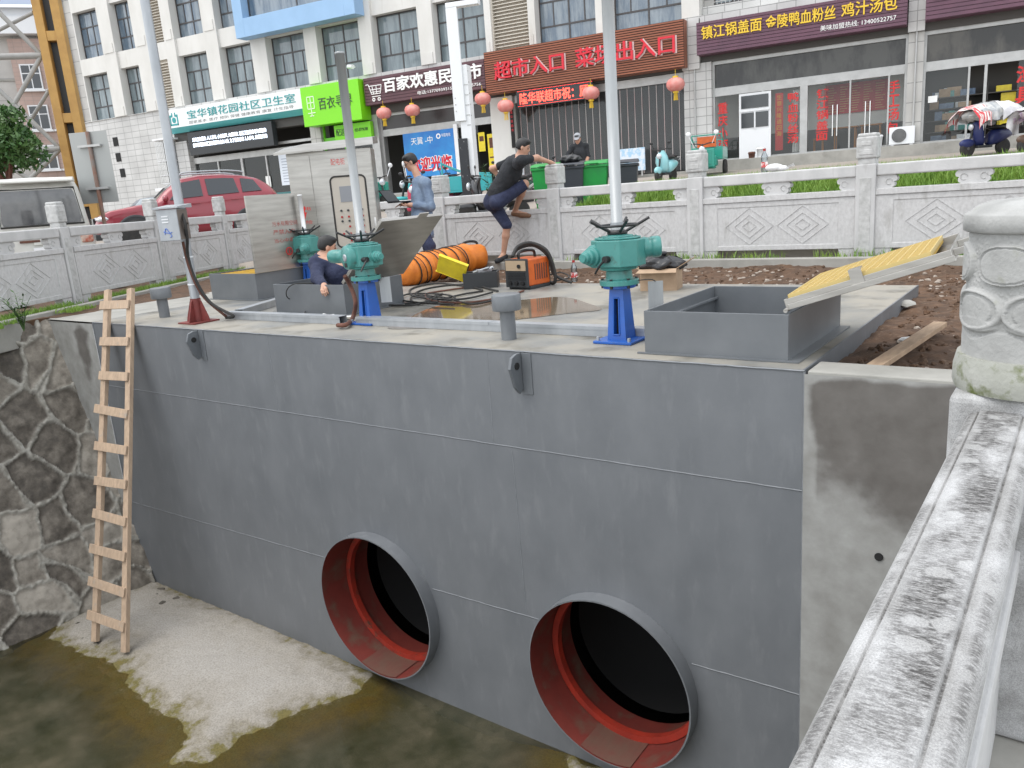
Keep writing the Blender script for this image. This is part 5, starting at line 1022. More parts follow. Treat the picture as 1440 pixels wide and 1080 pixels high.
# vents with caps
def vent(label, p, h, m):
    t = thing('vent_pipe', label, 'vent pipe', p); mb = MB(); mb.cyl((0, 0, 0), (0, 0, h-.1), .062, n=26); mb.build('pipe', m, t); mb = MB(); mb.lathe([(.062, h-.135), (.115, h-.13), (.118, h-.12), (.118, h-.01), (.11, h), (.001, h+.002)], 30); mb.build('cap', m, t, bevel=.003); return t
vm_ = mat('vent_grey_paint', (.13, .14, .15), .4, 0, (.17, .18, .19), 4)
a = onz(716, 477, 0); vent('grey vent pipe with round cap in the middle of the platform edge', (a.x, a.y, 0), .37, vm_); a = onz(232, 446, 0); vent('grey vent pipe with round cap at the left end by the ladder', (a.x, a.y, 0), .36, vm_)
# hatches
def frame_box(name, x0, x1, y0, y1, h, par, m, t=.012, inner=True):
    mb = MB(); mb.bx(x0, x1, y0, y0+t, 0.003, h); mb.bx(x0, x1, y1-t, y1, .003, h); mb.bx(x0, x0+t, y0+t, y1-t, .003, h); mb.bx(x1-t, x1, y0+t, y1-t, .003, h)
    mb.bx(x0+t, x1-t, y0+t, y1-t, .003, .02); o = mb.build(name, m, par, bevel=.003); mb = MB(); mb.bx(x0-.05, x1+.07, y0-.02, y0, .002, .012); mb.bx(x1, x1+.07, y0, y1, .002, .012); mb.bx(x0+t, x0+t+.03, y0+t, y1-t, h-.1, h-.085); mb.build('flange', m, o); return o
h0 = thing('access_hatch', 'dark grey square hatch at the right with its yellow grating lid propped open', 'hatch', (-2.46, .17, 0))
frame_box('hatch_box', 0, .98, 0, 1.25, .30, h0, M['hatch'])
L_ = .93; an = math.atan2(.26, .82)
LM_ = T(.96, 0, .335) @ RZ(R(5)) @ RY(-an); lid = MB(LM_); lid.bx(0, L_, .03, .036, -.0, .055); lid.bx(0, L_, 1.17, 1.176, 0, .055); lid.bx(0, .006, .036, 1.17, 0, .055); lid.bx(L_-.006, L_, .036, 1.17, 0, .055); lid.bx(-.01, L_+.012, .018, 1.188, -.012, 0); lid.bx(.02, L_+.012, .0, .018, -.012, .022); lid.bx(L_, L_+.08, .2, .23, .0, .04); lid.bx(L_, L_+.08, .75, .78, .0, .04)
lo = lid.build('lid_tray', M['inox'], h0, bevel=.002); gr_ = MB(LM_)
nb = 16
gr_.mi = 1; gr_.bx(.03, L_-.1, .05, 1.15, .03, .052); gr_.mi = 0
for k in range(nb+1): y = .055+1.09*k/nb; gr_.bx(.03, L_-.1, y-.007, y+.007, .05, .075)
for k in range(15): x = .03+(L_-.13)*k/14; gr_.bx(x-.004, x+.004, .05, 1.15, .05, .0755)
gr_.build('grating', [mat('grating_pale_bar', (.55, .42, .16), .5), M['grate']], lo); cp = MB(LM_); cp.bx(.4, .47, .02, .03, .01, .11); cp.bx(.4, .47, .03, .1, .1, .112); cp.cyl((-.01, .03, -.014), (-.01, .97, -.014), .014, n=8); cp.build('hinge_clip', M['inox'], lo)
h1 = thing('access_hatch', 'dark grey middle hatch with its stainless lid open and a worker inside', 'hatch', (-7.62, 1.06, 0))
frame_box('hatch_box', 0, 1.18, 0, .9, .33, h1, M['hatch'])
lid = MB(T(1.19, 0, .335) @ RY(-R(43))); lid.bx(0, .93, 0, .92, 0, .012); lid.bx(.93, .99, .52, .66, 0, .012); lid.bx(.0, .93, -.006, 0, -.0, .035); lid.bx(.0, .93, .92, .926, .0, .035); lid.bx(.924, .93, 0.001, .919, .0121, .035); lid.build('lid', M['inox'], h1, bevel=.002)
h2 = thing('access_hatch', 'dark grey rear left hatch with upright stainless lid bearing faint red print', 'hatch', (-10.02, 1.82, 0))
frame_box('hatch_box', 0, 1.04, 0, 1.12, .36, h2, M['hatch']); mb = MB()
for k in range(16): mb.bx(.03, 1.01, .04+k*.069, .052+k*.069, .3, .345)
for k in range(14): mb.bx(.03+k*.073, .042+k*.073, .03, 1.09, .295, .34)
mb.build('grating', M['grate'], h2)
lid = MB(T(1.05, 0, .365)); lid.bx(0, .03, 0, .92, 0, 1.0); lo = lid.build('lid', M['inox'], h2, bevel=.003); Mx = T(1.053+.03, .36, .365) @ RZ(math.pi/2)
for body, z, w, h in (('污水有限空间', .58, .42, .065), ('严禁入内', .47, .36, .065), ('当心中毒窒息', .36, .5, .055)): text(body, w, h, 0, Mx @ T(0, 0, z), M['redfaint'], 'stencil', lo)
mb = MB(T(1.086, .58, .6) @ RY(math.pi/2)); mb.lathe([(.055, 0), (.055, .002), (.042, .002), (.042, 0)], 20, smooth=False, caps=False); mb.bx(-.03, .03, -.006, .006, 0, .003); mb.build('warning_mark', M['redtxt'], lo)
# stainless control cabinet
cb = atd(472, 300, 11.45); cabz = thing('control_cabinet', 'brushed stainless steel control cabinet with sloping rain roof and a glazed panel', 'cabinet', (cb.x, cb.y, 0), R(39))
mb = MB(); mb.bx(-.6, .6, 0, .5, .08, 1.93); mb.bx(-.57, .57, .03, .47, 0, .08); mb.build('casing', M['inox'], cabz, bevel=.006)
mb = MB(); mb.add([(-.74, -.14, 1.9), (.66, -.14, 1.96), (.66, .56, 2.02), (-.74, .56, 1.98), (-.74, -.14, 1.93), (-.3, -.12, 2.03), (.66, -.12, 2.06), (.66, .56, 2.12), (-.74, .56, 2.04)], [(0, 3, 2, 1), (4, 5, 8), (5, 6, 7, 8), (0, 1, 6, 5, 4), (1, 2, 7, 6), (2, 3, 8, 7), (3, 0, 4, 8)]); mb.build('rain_roof', M['inox'], cabz)
mb = MB(); mb.bx(-.59, -.275, -.014, -.001, .12, 1.88); mb.build('door', M['inox'], cabz, bevel=.003); mb = MB(); mb.bx(-.265, .59, -.014, -.001, .12, 1.88); dr = mb.build('door', M['inox'], cabz, bevel=.003)
def rrect(x0, x1, z0, z1, r, n=5): return [(cx+r*math.cos(a0+k*math.pi/2/n), cz+r*math.sin(a0+k*math.pi/2/n)) for cx, cz, a0 in ((x1-r, z1-r, 0), (x0+r, z1-r, math.pi/2), (x0+r, z0+r, math.pi), (x1-r, z0+r, -math.pi/2)) for k in range(n+1)]
wpt = rrect(-.02, .48, .56, 1.56, .07); mb = MB(); mb.tube([(x, -.018, z) for x, z in wpt], .013, 8, 1, True); mb.build('window_gasket', M['rubber'], dr)
mb = MB(); mb.prism(wpt, .003, T(0, -.0145, 0) @ RX(math.pi/2)); pn = mb.build('instrument_panel', mat('panel_beige', (.46, .42, .36), .4), dr); mb = MB(); mb.bx(.1, .38, -.024, -.018, 1.2, 1.42); mb.build('display', mat('display_grey', (.22, .23, .25), .2), pn)
for cn, rows in (('redlamp', ((.99, 0), (.85, 1), (.75, 0), (.65, 1))), ('darkplastic', ((1.08, 0), (.93, 0)))):
    mb = MB()
    for z, k in rows:
        for x in (.09, .19, .29, .39)[k:]: mb.cyl((x, -.017, z), (x, -.035, z), .016, n=10)
    mb.build('push_button', M[cn], pn)
text('配电柜', .2, .09, 0, T(.02, -.0155, 1.72), M['redtxt'], 'stencil', dr); mb = MB(); mb.bx(.55, .575, -.035, -.015, .8, .95); mb.build('door_handle', M['chrome'], dr)
tw = MB(T(-.44, -.0155, .98)); tw.add([(0, 0, .2), (-.035, 0, .09), (-.005, 0, .09), (-.02, 0, -.02), (.035, 0, .115), (.005, 0, .115), (.02, 0, .2)], [(0, 1, 2, 5, 6), (2, 3, 4, 5)]); tw.build('shock_symbol', M['redtxt'], cabz); text('有电', .2, .05, 0, T(-.54, -.0155, 1.12), M['redtxt'], 'stencil', cabz); text('危险', .2, .05, 0, T(-.54, -.0155, .93), M['redtxt'], 'stencil', cabz)
# lamp pole with meter box
a = onz(280, 453, 0); pl = thing('lamp_pole', 'grey steel pole with a meter box and red oxide foot at the platform corner', 'pole', (a.x, a.y, 0))
mb = MB(); mb.lathe([(.05, .02), (.049, 1.5), (.046, 5.5)], 24); mb.build('shaft', M['galv'], pl)
mb = MB(); mb.bx(-.16, .16, -.16, .16, .002, .016)
for k in range(4):
    A = RZ(k*math.pi/2+.3); mb.add([tuple(A @ Vector(v)) for y in (-.006, .006) for v in ((.05, y, .016), (.155, y, .016), (.145, y, .06), (.075, y, .24), (.05, y, .26))], [(4, 3, 2, 1, 0), (5, 6, 7, 8, 9)]+[(i, (i+1) % 5, 5+(i+1) % 5, 5+i) for i in range(5)])
mb.lathe([(.056, .016), (.056, .27)], 20); mb.build('foot', M['oxide'], pl)
bxr = T(.04, -.06, .92) @ RZ(R(22)); mb = MB(bxr); mb.bx(-.12, .13, -.2, -.02, 0, .33); bo = mb.build('meter_box', M['galv'], pl, bevel=.006); mb = MB(bxr); mb.add([(-.14, -.23, .335), (.17, -.23, .335), (.17, .02, .335), (-.14, .02, .335), (-.14, -.23, .35), (.17, -.23, .35), (.17, .02, .375), (-.14, .02, .375)], [(0, 3, 2, 1), (4, 5, 6, 7), (0, 1, 5, 4), (1, 2, 6, 5), (2, 3, 7, 6), (3, 0, 4, 7)]); mb.build('box_hood', M['galv'], bo); mb = MB(bxr)
for k in range(3): mb.bx(-.06, .02, -.206, -.2, .25-k*.03, .262-k*.03)
mb.build('vent_slot', M['white'], bo); mb = MB(bxr); mb.bx(.131, .137, -.19, -.03, .01, .32); mb.cyl((.137, -.05, .17), (.15, -.05, .17), .012); mb.build('side_door', mat('dull_brown_steel', (.2, .17, .15), .35, .6), bo)
sm = MB(bxr); sm.tube([(-.05, -.202, .07), (-.03, -.202, .13), (0, -.202, .1), (.03, -.202, .05), (.01, -.202, .04)], .006, 5); sm.tube([(-.06, -.202, .1), (0, -.202, .08), (.04, -.202, .09)], .006, 5); sm.build('blue_mark', mat('blue_mark', (.12, .2, .5), .5), bo)
for z in (.42, .72): mb = MB(); mb.lathe([(.054, z), (.054, z+.015)], 20); mb.build('cable_tie', M['white'], pl)
def cable(label, pts, r, m='rubber', name='cable', grp=None): 
    mb = MB(); mb.tube(pts, r, 8, 7); return tag(mb.build(name, M[m]), label, 'cable', grp)
A = Vector((a.x, a.y, 0)); e_ = onz(318, 447, .03); cable('thick black cable curving from the meter box down the pole to the trunking', [A+Vector((.17, -.1, 1.22)), A+Vector((.24, -.12, 1.1)), A+Vector((.2, -.1, .92)), A+Vector((.08, -.05, .75)), A+Vector((.09, -.02, .5)), A+Vector((.2, .05, .22)), A+Vector((.42, .16, .06)), Vector((e_.x, e_.y, .035))], .017)
cable('black cable with worn brown sheath beside the thick pole cable', [A+Vector((.06, -.07, .9)), A+Vector((.07, -.05, .6)), A+Vector((.12, .02, .3)), A+Vector((.3, .12, .08)), Vector((e_.x-.03, e_.y+.02, .05))], .015, 'rust')
# galvanised cable trunking
def trunk(label, x0, y0, x1, y1, w=.1, h=.075, grp='galvanised cable trunking along the platform'):
    d = Vector((x1-x0, y1-y0, 0)); Ln = d.length; t = thing('cable_trunking', label, 'cable trunking', (x0, y0, .002), math.atan2(d.y, d.x), grp); mb = MB(); mb.bx(0, Ln, -w/2, -w/2+.003, 0, h-.001); mb.bx(0, Ln, w/2-.003, w/2, 0, h-.001); mb.bx(0, Ln, -w/2+.003, w/2-.003, 0, .003); mb.build('channel', M['galv'], t); mb = MB(); k = max(1, int(Ln/1.5))
    for i in range(k): mb.bx(Ln*i/k+.003, Ln*(i+1)/k-.003, -w/2-.004, w/2+.004, h, h+.004); mb.bx(Ln*i/k+.003, Ln*(i+1)/k-.003, -w/2-.005, -w/2-.002, h-.02, h+.004)
    mb.build('cover', M['galv'], t); return t
y_ = .66; c1 = onz(465, 461, 0); trunk('galvanised cable trunking left of the loose brown hose', -7.92, .62, c1.x-.05, y_-.02); trunk('galvanised cable trunking running along the platform edge to the right hatch', c1.x+.16, y_, -2.52, y_+.03); trunk('short galvanised trunking leading back from the pole to the middle hatch', -7.9, .75, -8.35, 1.75)
a = onz(487, 458, .03); hp = onz(500, 398, .0); cable('brown armoured hose arching from the trunking up to the middle actuator', [Vector((a.x-.12, a.y, .03)), Vector((a.x, a.y, .04)), ony(496, 447, .78), ony(500, 425, .82), ony(493, 403, .88), ony(485, 388, .8)], .022, 'rust', 'hose')
cable('thin grey wire looping over the front of the middle hatch', [onz(485, 452, .01), onz(432, 447, .02), onz(428, 432, .05), Vector((-7.35, 1.02, .2)), Vector((-7.2, 1.03, .34)), Vector((-6.9, 1.3, .3))], .006)
# ================================================================== WORK CLUTTER
zv = Vector((0, 0, 1))
pA, pB, pC, pD = Vector((-8.0, 3.9, .2)), Vector((-7.75, 4.35, .22)), Vector((-8.05, 4.95, .23)), Vector((-8.35, 5.15, .24))
d0 = onz(577, 401, 0); d1 = onz(650, 386, 0)
t = thing('ventilation_duct', 'orange flexible air duct wound with black wire lying behind the middle hatch', 'air duct', (d0.x, d0.y, 0))
P0 = Vector((0, 0, .2)); P1 = Vector((d1.x-d0.x, d1.y-d0.y, .23)); dirv = (P1-P0); dl = dirv.length; dn_ = dirv.normalized()
B, Ld = basis(P0-dn_*.15, P1+dn_*.1); prof = []; n = 60
for k in range(n+1): z = Ld*k/n; prof.append((.205+.012*math.cos(k/n*2*math.pi*9)+.008*math.sin(k*1.7)-(.05 if k < 2 else 0), z))
mb = MB(B); mb.lathe([(.02, .02)]+prof, 28); mb.build('sleeve', M['orange'], t)
mb = MB(); mb.tube([tuple(B @ Vector((.226*math.cos(x), .226*math.sin(x), .05+Ld*.9*x/(2*math.pi*6)))) for x in np.linspace(0, 2*math.pi*6, 110)], .009, 6, 1); mb.tube([tuple(B @ Vector((.227*math.cos(x+.8), .227*math.sin(x+.8), .1+Ld*.8*x/(2*math.pi*2.5)))) for x in np.linspace(0, 2*math.pi*2.5, 50)], .006, 6, 1); mb.build('helix_wire', M['rubber'], t)
bl = onz(664, 379, .0); t = thing('duct_blower', 'orange bag duct end with a dark handle lying against the kerb', 'blower', (bl.x+.05, bl.y-.05, 0), R(50))
mb = MB(); mb.lathe([(.001, -.34), (.15, -.33), (.18, -.22), (.2, 0), (.195, .16), (.16, .22), (.08, .25), (.001, .255)], 26, T(0, 0, .2) @ RY(math.pi/2)); mb.build('drum', M['orange'], t); mb = MB(); mb.tube([(-.12, .05, .38), (-.1, .05, .43), (0, .05, .45), (.1, .05, .43), (.12, .05, .38)], .02, 8); mb.box((-.14, .02, .4), (.09, .1, .06)); mb.build('handle', M['black'], t)
# toolbox with yellow lid
tb = onz(690, 404, 0); t = thing('tool_case', 'black tool case with its ribbed yellow lid tipped open', 'tool case', (tb.x-.14, tb.y+.0, 0), R(32))
mb = MB(); mb.bx(-.22, .22, -.14, .14, .0, .012); mb.bx(-.22, .22, -.14, -.125, .012, .2); mb.bx(-.22, .22, .125, .14, .012, .2); mb.bx(-.22, -.205, -.125, .125, .012, .2); mb.bx(.205, .22, -.125, .125, .012, .2); mb.build('case_base', M['darkplastic'], t, bevel=.004)
Ml = T(-.36, -.08, .27) @ RZ(R(-32)) @ RZ(R(28)) @ RY(R(24)) @ RX(R(-58)); Ml = Ml @ Matrix.Scale(.8, 4); lb = MB(Ml); lb.bx(-.24, .24, -.16, .16, 0, .045)
for k in range(5): lb.bx(-.2+k*.085, -.165+k*.085, -.12, .12, .045, .058)
lb.bx(-.25, .25, -.172, -.16, -.01, .05); lb.bx(-.25, .25, .16, .172, -.01, .05); lo = lb.build('case_lid', M['yellow'], t, bevel=.006); lb = MB(Ml); lb.bx(-.02, .08, -.1, -.02, .0585, .06); lb.bx(.1, .2, -.15, -.07, .0585, .062); lb.build('label_panel', M['darkplastic'], lo)
mb = MB(); mb.box((.05, .02, .21), (.18, .12, .03), RZ(.4)); mb.cyl((-.1, .05, .19), (.12, -.06, .25), .015); mb.cyl((.0, .1, .19), (.16, .06, .24), .02); mb.build('hand_tools', M['galv'], t)
# welding machine
wl = onz(722, 408, 0); t = thing('welding_machine', 'small orange and black welding machine with a cable coiled over it', 'welding machine', (wl.x+.04, wl.y+.08, 0), R(-6)); t.scale = (1.45, .95, 1.35)
mb = MB(); mb.bx(-.12, .12, -.02, .40, .03, .27); 
mb.build('side_cover', M['orangem'], t, bevel=.012); mb = MB(); mb.bx(-.125, .125, -.05, -.021, .02, .275); mb.bx(-.115, .115, .401, .42, .03, .26); mb.bx(-.12, .12, 0, .4, .0, .03); fp = mb.build('front_panel', M['darkplastic'], t, bevel=.006); mb = MB(); mb.bx(-.11, .11, -.057, -.051, .17, .26); mb.build('control_plate', mat('control_plate', (.4, .3, .2), .4), fp); mb = MB()
for x in (-.07, .0, .07): mb.cyl((x, -.05, .06), (x, -.075, .06), .02, n=10)
for k in range(5): mb.bx(-.1, .1, -.056, -.051, .09+k*.014, .096+k*.014)
mb.cyl((.04, -.057, .21), (.04, -.07, .21), .018); mb.build('socket', M['black'], fp); mb = MB()
for k in range(6): mb.bx(.1201, .123, .1+k*.045, .12+k*.045, .08, .22)
mb.build('cooling_slot', M['rust'], t); mb = MB(); mb.tube([(0, .02, .27), (0, .05, .33), (0, .3, .33), (0, .34, .27)], .014, 8); mb.build('carry_handle', M['black'], t)
w0 = Vector((wl.x+.04, wl.y+.08, 0)); Rw = RZ(R(-6)) @ Matrix.Diagonal((1.45, .95, 1.35, 1))
tag((lambda mb: (mb.tube([tuple(w0+Rw @ Vector(p)) for p in ((-.02, -.06, .3), (-.02, .06, .38), (.05, .2, .4), (.14, .33, .32), (.17, .4, .15), (.16, .42, .03), (.05, .5, .02))], .022, 8), mb.tube([tuple(w0+Rw @ Vector(p)) for p in ((-.05, -.04, .29), (-.03, .1, .36), (.05, .26, .37), (.13, .38, .26), (.15, .43, .1), (.3, .5, .02))], .018, 8), mb.build('cable', M['rubber']))[-1])(MB()), 'thick black cable draped over the orange welding machine', 'cable', 'loose cables on the platform')
rq = random.Random(5)
cs = [onz(px, py, 0) for px, py in ((690, 414), (640, 424), (590, 420), (575, 408), (620, 400), (680, 408), (650, 417), (600, 427), (572, 428))]
def wig(pts, z=.012, s=.05): return [Vector((p.x+rq.uniform(-s, s), p.y+rq.uniform(-s, s), z+rq.uniform(0, .012))) for p in pts]
cable('black cable lying in a long loop on the platform left of the welder', wig(cs), .012, grp='loose cables on the platform')
cable('brown cable lying in a wide loop in front of the orange duct', wig([onz(px, py, 0) for px, py in ((735, 410), (700, 420), (650, 428), (606, 426), (592, 416), (620, 411), (662, 406), (682, 404))]), .011, 'rust', grp='loose cables on the platform')
cable('grey brown cable snaking towards the middle hatch flank', wig([onz(px, py, 0) for px, py in ((700, 412), (660, 402), (610, 406), (580, 414), (600, 420), (630, 414), (585, 430), (540, 432))]), .012, 'rubber', grp='loose cables on the platform')
cable('black cable coiled twice beside the blue pedestal of the middle actuator', wig([onz(px, py, 0) for px, py in ((640, 432), (596, 430), (566, 424), (580, 416), (622, 417), (640, 423), (600, 428), (572, 425), (586, 419), (628, 421), (660, 430), (700, 424))], .018), .011, grp='loose cables on the platform')
cable('thin cable running over the soil from the welder to the kerb', wig([onz(px, py, 0) for px, py in ((745, 404), (775, 397), (800, 390), (790, 384), (765, 388), (760, 378))], .0), .01, grp='loose cables on the platform')
M['bottlelabel'] = mat('bottle_label', (.55, .05, .05), .5, 0, (.8, .75, .73), 20, .45, .55)
def bottle(label, p, h=.24, r=.034):
    t = thing('water_bottle', label, 'bottle', p, 0, 'plastic drink bottles'); mb = MB(); mb.lathe([(r*.9, 0), (r, .01), (r, .1*h/.24), (r*.94, .12*h/.24), (r, .14*h/.24), (r, .165*h/.24), (r*.4, .205*h/.24), (r*.4, .22*h/.24)], 18); mb.build('bottle_body', glassmat('clear_bottle', (.85, .9, .92), .1, .05, .2), t); mb = MB(); mb.lathe([(r*1.02, .05*h/.24), (r*1.02, .105*h/.24)], 18, caps=False); mb.build('red_label', M['bottlelabel'], t); mb = MB(); mb.cyl((0, 0, .215*h/.24), (0, 0, h), r*.45); mb.build('bottle_cap', M['redlamp'], t)
p = onz(808, 396, 0); bottle('clear plastic bottle with a red label standing on the platform left of the right actuator', (p.x, p.y, 0), .27, .04); p = ony(1075, 238, 5.93); bottle('clear bottle with a red label standing on the balustrade handrail', (p.x, 5.93, 1.166), .3, .042)
t = thing('plastic_bag', 'crumpled white plastic bag lying on the balustrade handrail beside the bottle', 'bag', (p.x+.13, 5.92, 1.166)); mb = MB(); mb.sphere((0, 0, .05), (.12, .07, .05)); mb.sphere((.09, 0, .035), (.1, .05, .035)); mb.add([(.12, -.03, .03), (.26, -.05, .09), (.25, .05, .05), (.1, .04, .05)], [(0, 1, 2, 3)]); ob = mb.build('bag_film', mat('white_film', (.78, .78, .78), .4, bump=.9, bs=16), t)
bx_ = onz(922, 409, 0); t = thing('cardboard_box', 'open brown cardboard box on the platform right of the actuator', 'box', (bx_.x, bx_.y+.15, 0), R(12))
mb = MB(); mb.bx(-.2, .2, -.15, -.143, 0, .23); mb.bx(-.2, .2, .143, .15, 0, .23); mb.bx(-.2, -.193, -.143, .143, 0, .23); mb.bx(.193, .2, -.143, .143, 0, .23); mb.bx(-.193, .193, -.143, .143, .0, .006); mb.build('box_wall', M['card'], t)
mb = MB(); mb.quad((-.2, -.15, .232), (.2, -.15, .232), (.22, -.25, .2), (-.22, -.25, .2)); mb.quad((.2, -.15, .232), (.2, .15, .232), (.36, .16, .33), (.36, -.16, .33)); mb.quad((-.2, .15, .232), (-.2, -.15, .232), (-.32, -.16, .3), (-.32, .16, .3)); ob = mb.build('flap', M['card'], t); s_ = ob.modifiers.new('solid', 'SOLIDIFY'); s_.thickness = .006
t = thing('plastic_bag', 'shiny black plastic sack lying over the open cardboard box', 'bag', (bx_.x, bx_.y+.15, .2), R(12)); g3 = np.random.default_rng(8)
th_ = np.linspace(0, math.pi, 26); ph_ = np.linspace(0, 2*math.pi, 41); TH, PH = np.meshgrid(th_, ph_, indexing='ij'); rr = 1+.16*np.sin(PH*7+TH*3)*np.sin(TH)+.22*(fbm(PH*2.2+3, TH*3, 15)-.5)
np_mesh('sack', np.stack([.26*rr*np.sin(TH)*np.cos(PH), .18*rr*np.sin(TH)*np.sin(PH), .07+.09*rr*np.cos(TH)], -1).reshape(-1, 3), grid_faces(26, 41), M['blackbag'], t); mb = MB(); mb.tube([(-.06, 0, .15), (-.02, -.03, .185), (.05, 0, .19), (.02, .04, .17), (-.04, .02, .18)], [.03, .015], 7); mb.build('knot', M['blackbag'], t)
pk = onz(1262, 505, -.06); pk2 = onz(1322, 462, -.03); t = thing('timber_plank', 'dusty wooden plank lying on the brown soil by the carved post', 'plank', (pk.x, pk.y, -.03), math.atan2(pk2.y-pk.y, pk2.x-pk.x)); mb = MB(RY(R(-1))); mb.bx(-.5, (pk2-pk).length, -.045, .045, 0, .035); mb.build('board', M['plank'], t, bevel=.003)
st_ = onz(1272, 425, -.05); tag(scatter_lumps('stone_slab', np.array([(0., 0, 0)]), [.13], M['conc'], .35), 'flat pale stone lying on the soil right of the platform', 'stone').location = (st_.x, st_.y, -.06)
st_ = onz(1275, 478, -.05); tag(scatter_lumps('stone_slab', np.array([(0., 0, 0)]), [.07], M['paper'], .3), 'small white stone lying on the soil above the plank', 'stone').location = (st_.x, st_.y, -.05)
gl = onz(408, 447, .01); t = thing('work_glove', 'crumpled yellow glove on the platform in front of the middle hatch', 'glove', (gl.x, gl.y, .002), .5); mb = MB(); mb.sphere((0, 0, .022), (.055, .035, .022))
for k in range(4): mb.tube([(.03, -.02+.014*k, .02), (.07+.01*(k % 2), -.025+.018*k, .015), (.095, -.03+.02*k, .01)], .01, 6)
mb.build('glove_fabric', M['yellow'], t)
rgp = onz(465, 450, .0); tag(np_mesh('rag', (lambda X_, Y_: np.stack([X_, Y_, .01+.05*fbm(X_*14+3, Y_*14, 7)], -1).reshape(-1, 3))(*np.meshgrid(np.linspace(-.24, .24, 22), np.linspace(-.1, .1, 14), indexing='ij')), grid_faces(22, 14), M['paper']), 'white crumpled sheet on the platform by the brown hose', 'cloth').location = (rgp.x, rgp.y, 0)
# puddle on the platform and a yellow sheet lying in it
pud = [onz(px, py, 0) for px, py in ((545, 462), (575, 447), (610, 432), (655, 424), (720, 423), (790, 418), (830, 428), (845, 436), (800, 441), (760, 446), (712, 452), (690, 458), (640, 460), (600, 462))]
rp = [(p.x, p.y) for p in pud]; cxp = sum(x for x, _ in rp)/len(rp); cyp = sum(y for _, y in rp)/len(rp)
mb = MB(); pts = []; n = len(rp)
for i in range(n):
    p0, p1, p2, p3 = [Vector(rp[(i+k) % n]) for k in (-1, 0, 1, 2)]
    for k in range(6): s = k/6; q = .5*((2*p1)+(p2-p0)*s+(2*p0-5*p1+4*p2-p3)*s*s+(3*p1-p0-3*p2+p3)*s**3); pts.append((q.x, q.y, .004))
mb.add(pts, [tuple(range(len(pts)))]); pm = mat('puddle_water', (.13, .1, .068), .07, 0, (.19, .15, .105), 2.5, spec=.6); struct(mb.build('puddle', pm))
# ladder
bl_, br_ = onz(134, 902, -3.36), onz(176, 917, -3.36); tl_, tr_ = ony(152, 408, .1), ony(184, 406, .1)
t = thing('wooden_ladder', 'home made wooden ladder of pale boards leaning on the tank wall', 'ladder', (0, 0, 0))
def beam(mb, p, q, wdt, thk, side):
    d = (q-p).normalized(); s = (side-d*side.dot(d)).normalized(); nrm_ = d.cross(s); vs = [tuple(x+s*(i*wdt/2)+nrm_*(j*thk/2)) for x in (p, q) for i, j in ((-1, -1), (1, -1), (1, 1), (-1, 1))]; mb.add(vs, [(3, 2, 1, 0), (4, 5, 6, 7), (0, 1, 5, 4), (1, 2, 6, 5), (2, 3, 7, 6), (3, 0, 4, 7)])
sd = (br_-bl_).normalized()
for p, q in ((bl_, tl_), (br_, tr_)):
    mb = MB(); beam(mb, p, q, .085, .05, sd); o = mb.build('side_rail', M['wood'], t, bevel=.003)
rl = [(145, 430), (150, 480), (146, 528), (143, 577), (140, 627), (137, 675), (135, 723), (130, 772), (128, 820), (125, 866)]
nrmL = (tl_-bl_).cross(sd).normalized(); nrmL = nrmL if nrmL.y < 0 else -nrmL
for i, (px, py) in enumerate(rl):
    k = min(np.linspace(0, 1, 400), key=lambda s: abs((lambda v: 540-F_PX*(v.dot(_up))/v.dot(_fw))(bl_+(tl_-bl_)*s-CAM_POS)-py)); a_ = bl_+(tl_-bl_)*k; b_ = br_+(tr_-br_)*k; e_ = (b_-a_).normalized(); jl = rq.uniform(.05, .12); dz = Vector((0, 0, rq.uniform(-.02, .02)))
    mb = MB(); beam(mb, a_-e_*jl+nrmL*.038+dz, b_+e_*.03+nrmL*.038-dz*.5, .1, .022, (tl_-bl_).normalized()); mb.build('rung', M['wood'], t, bevel=.002)

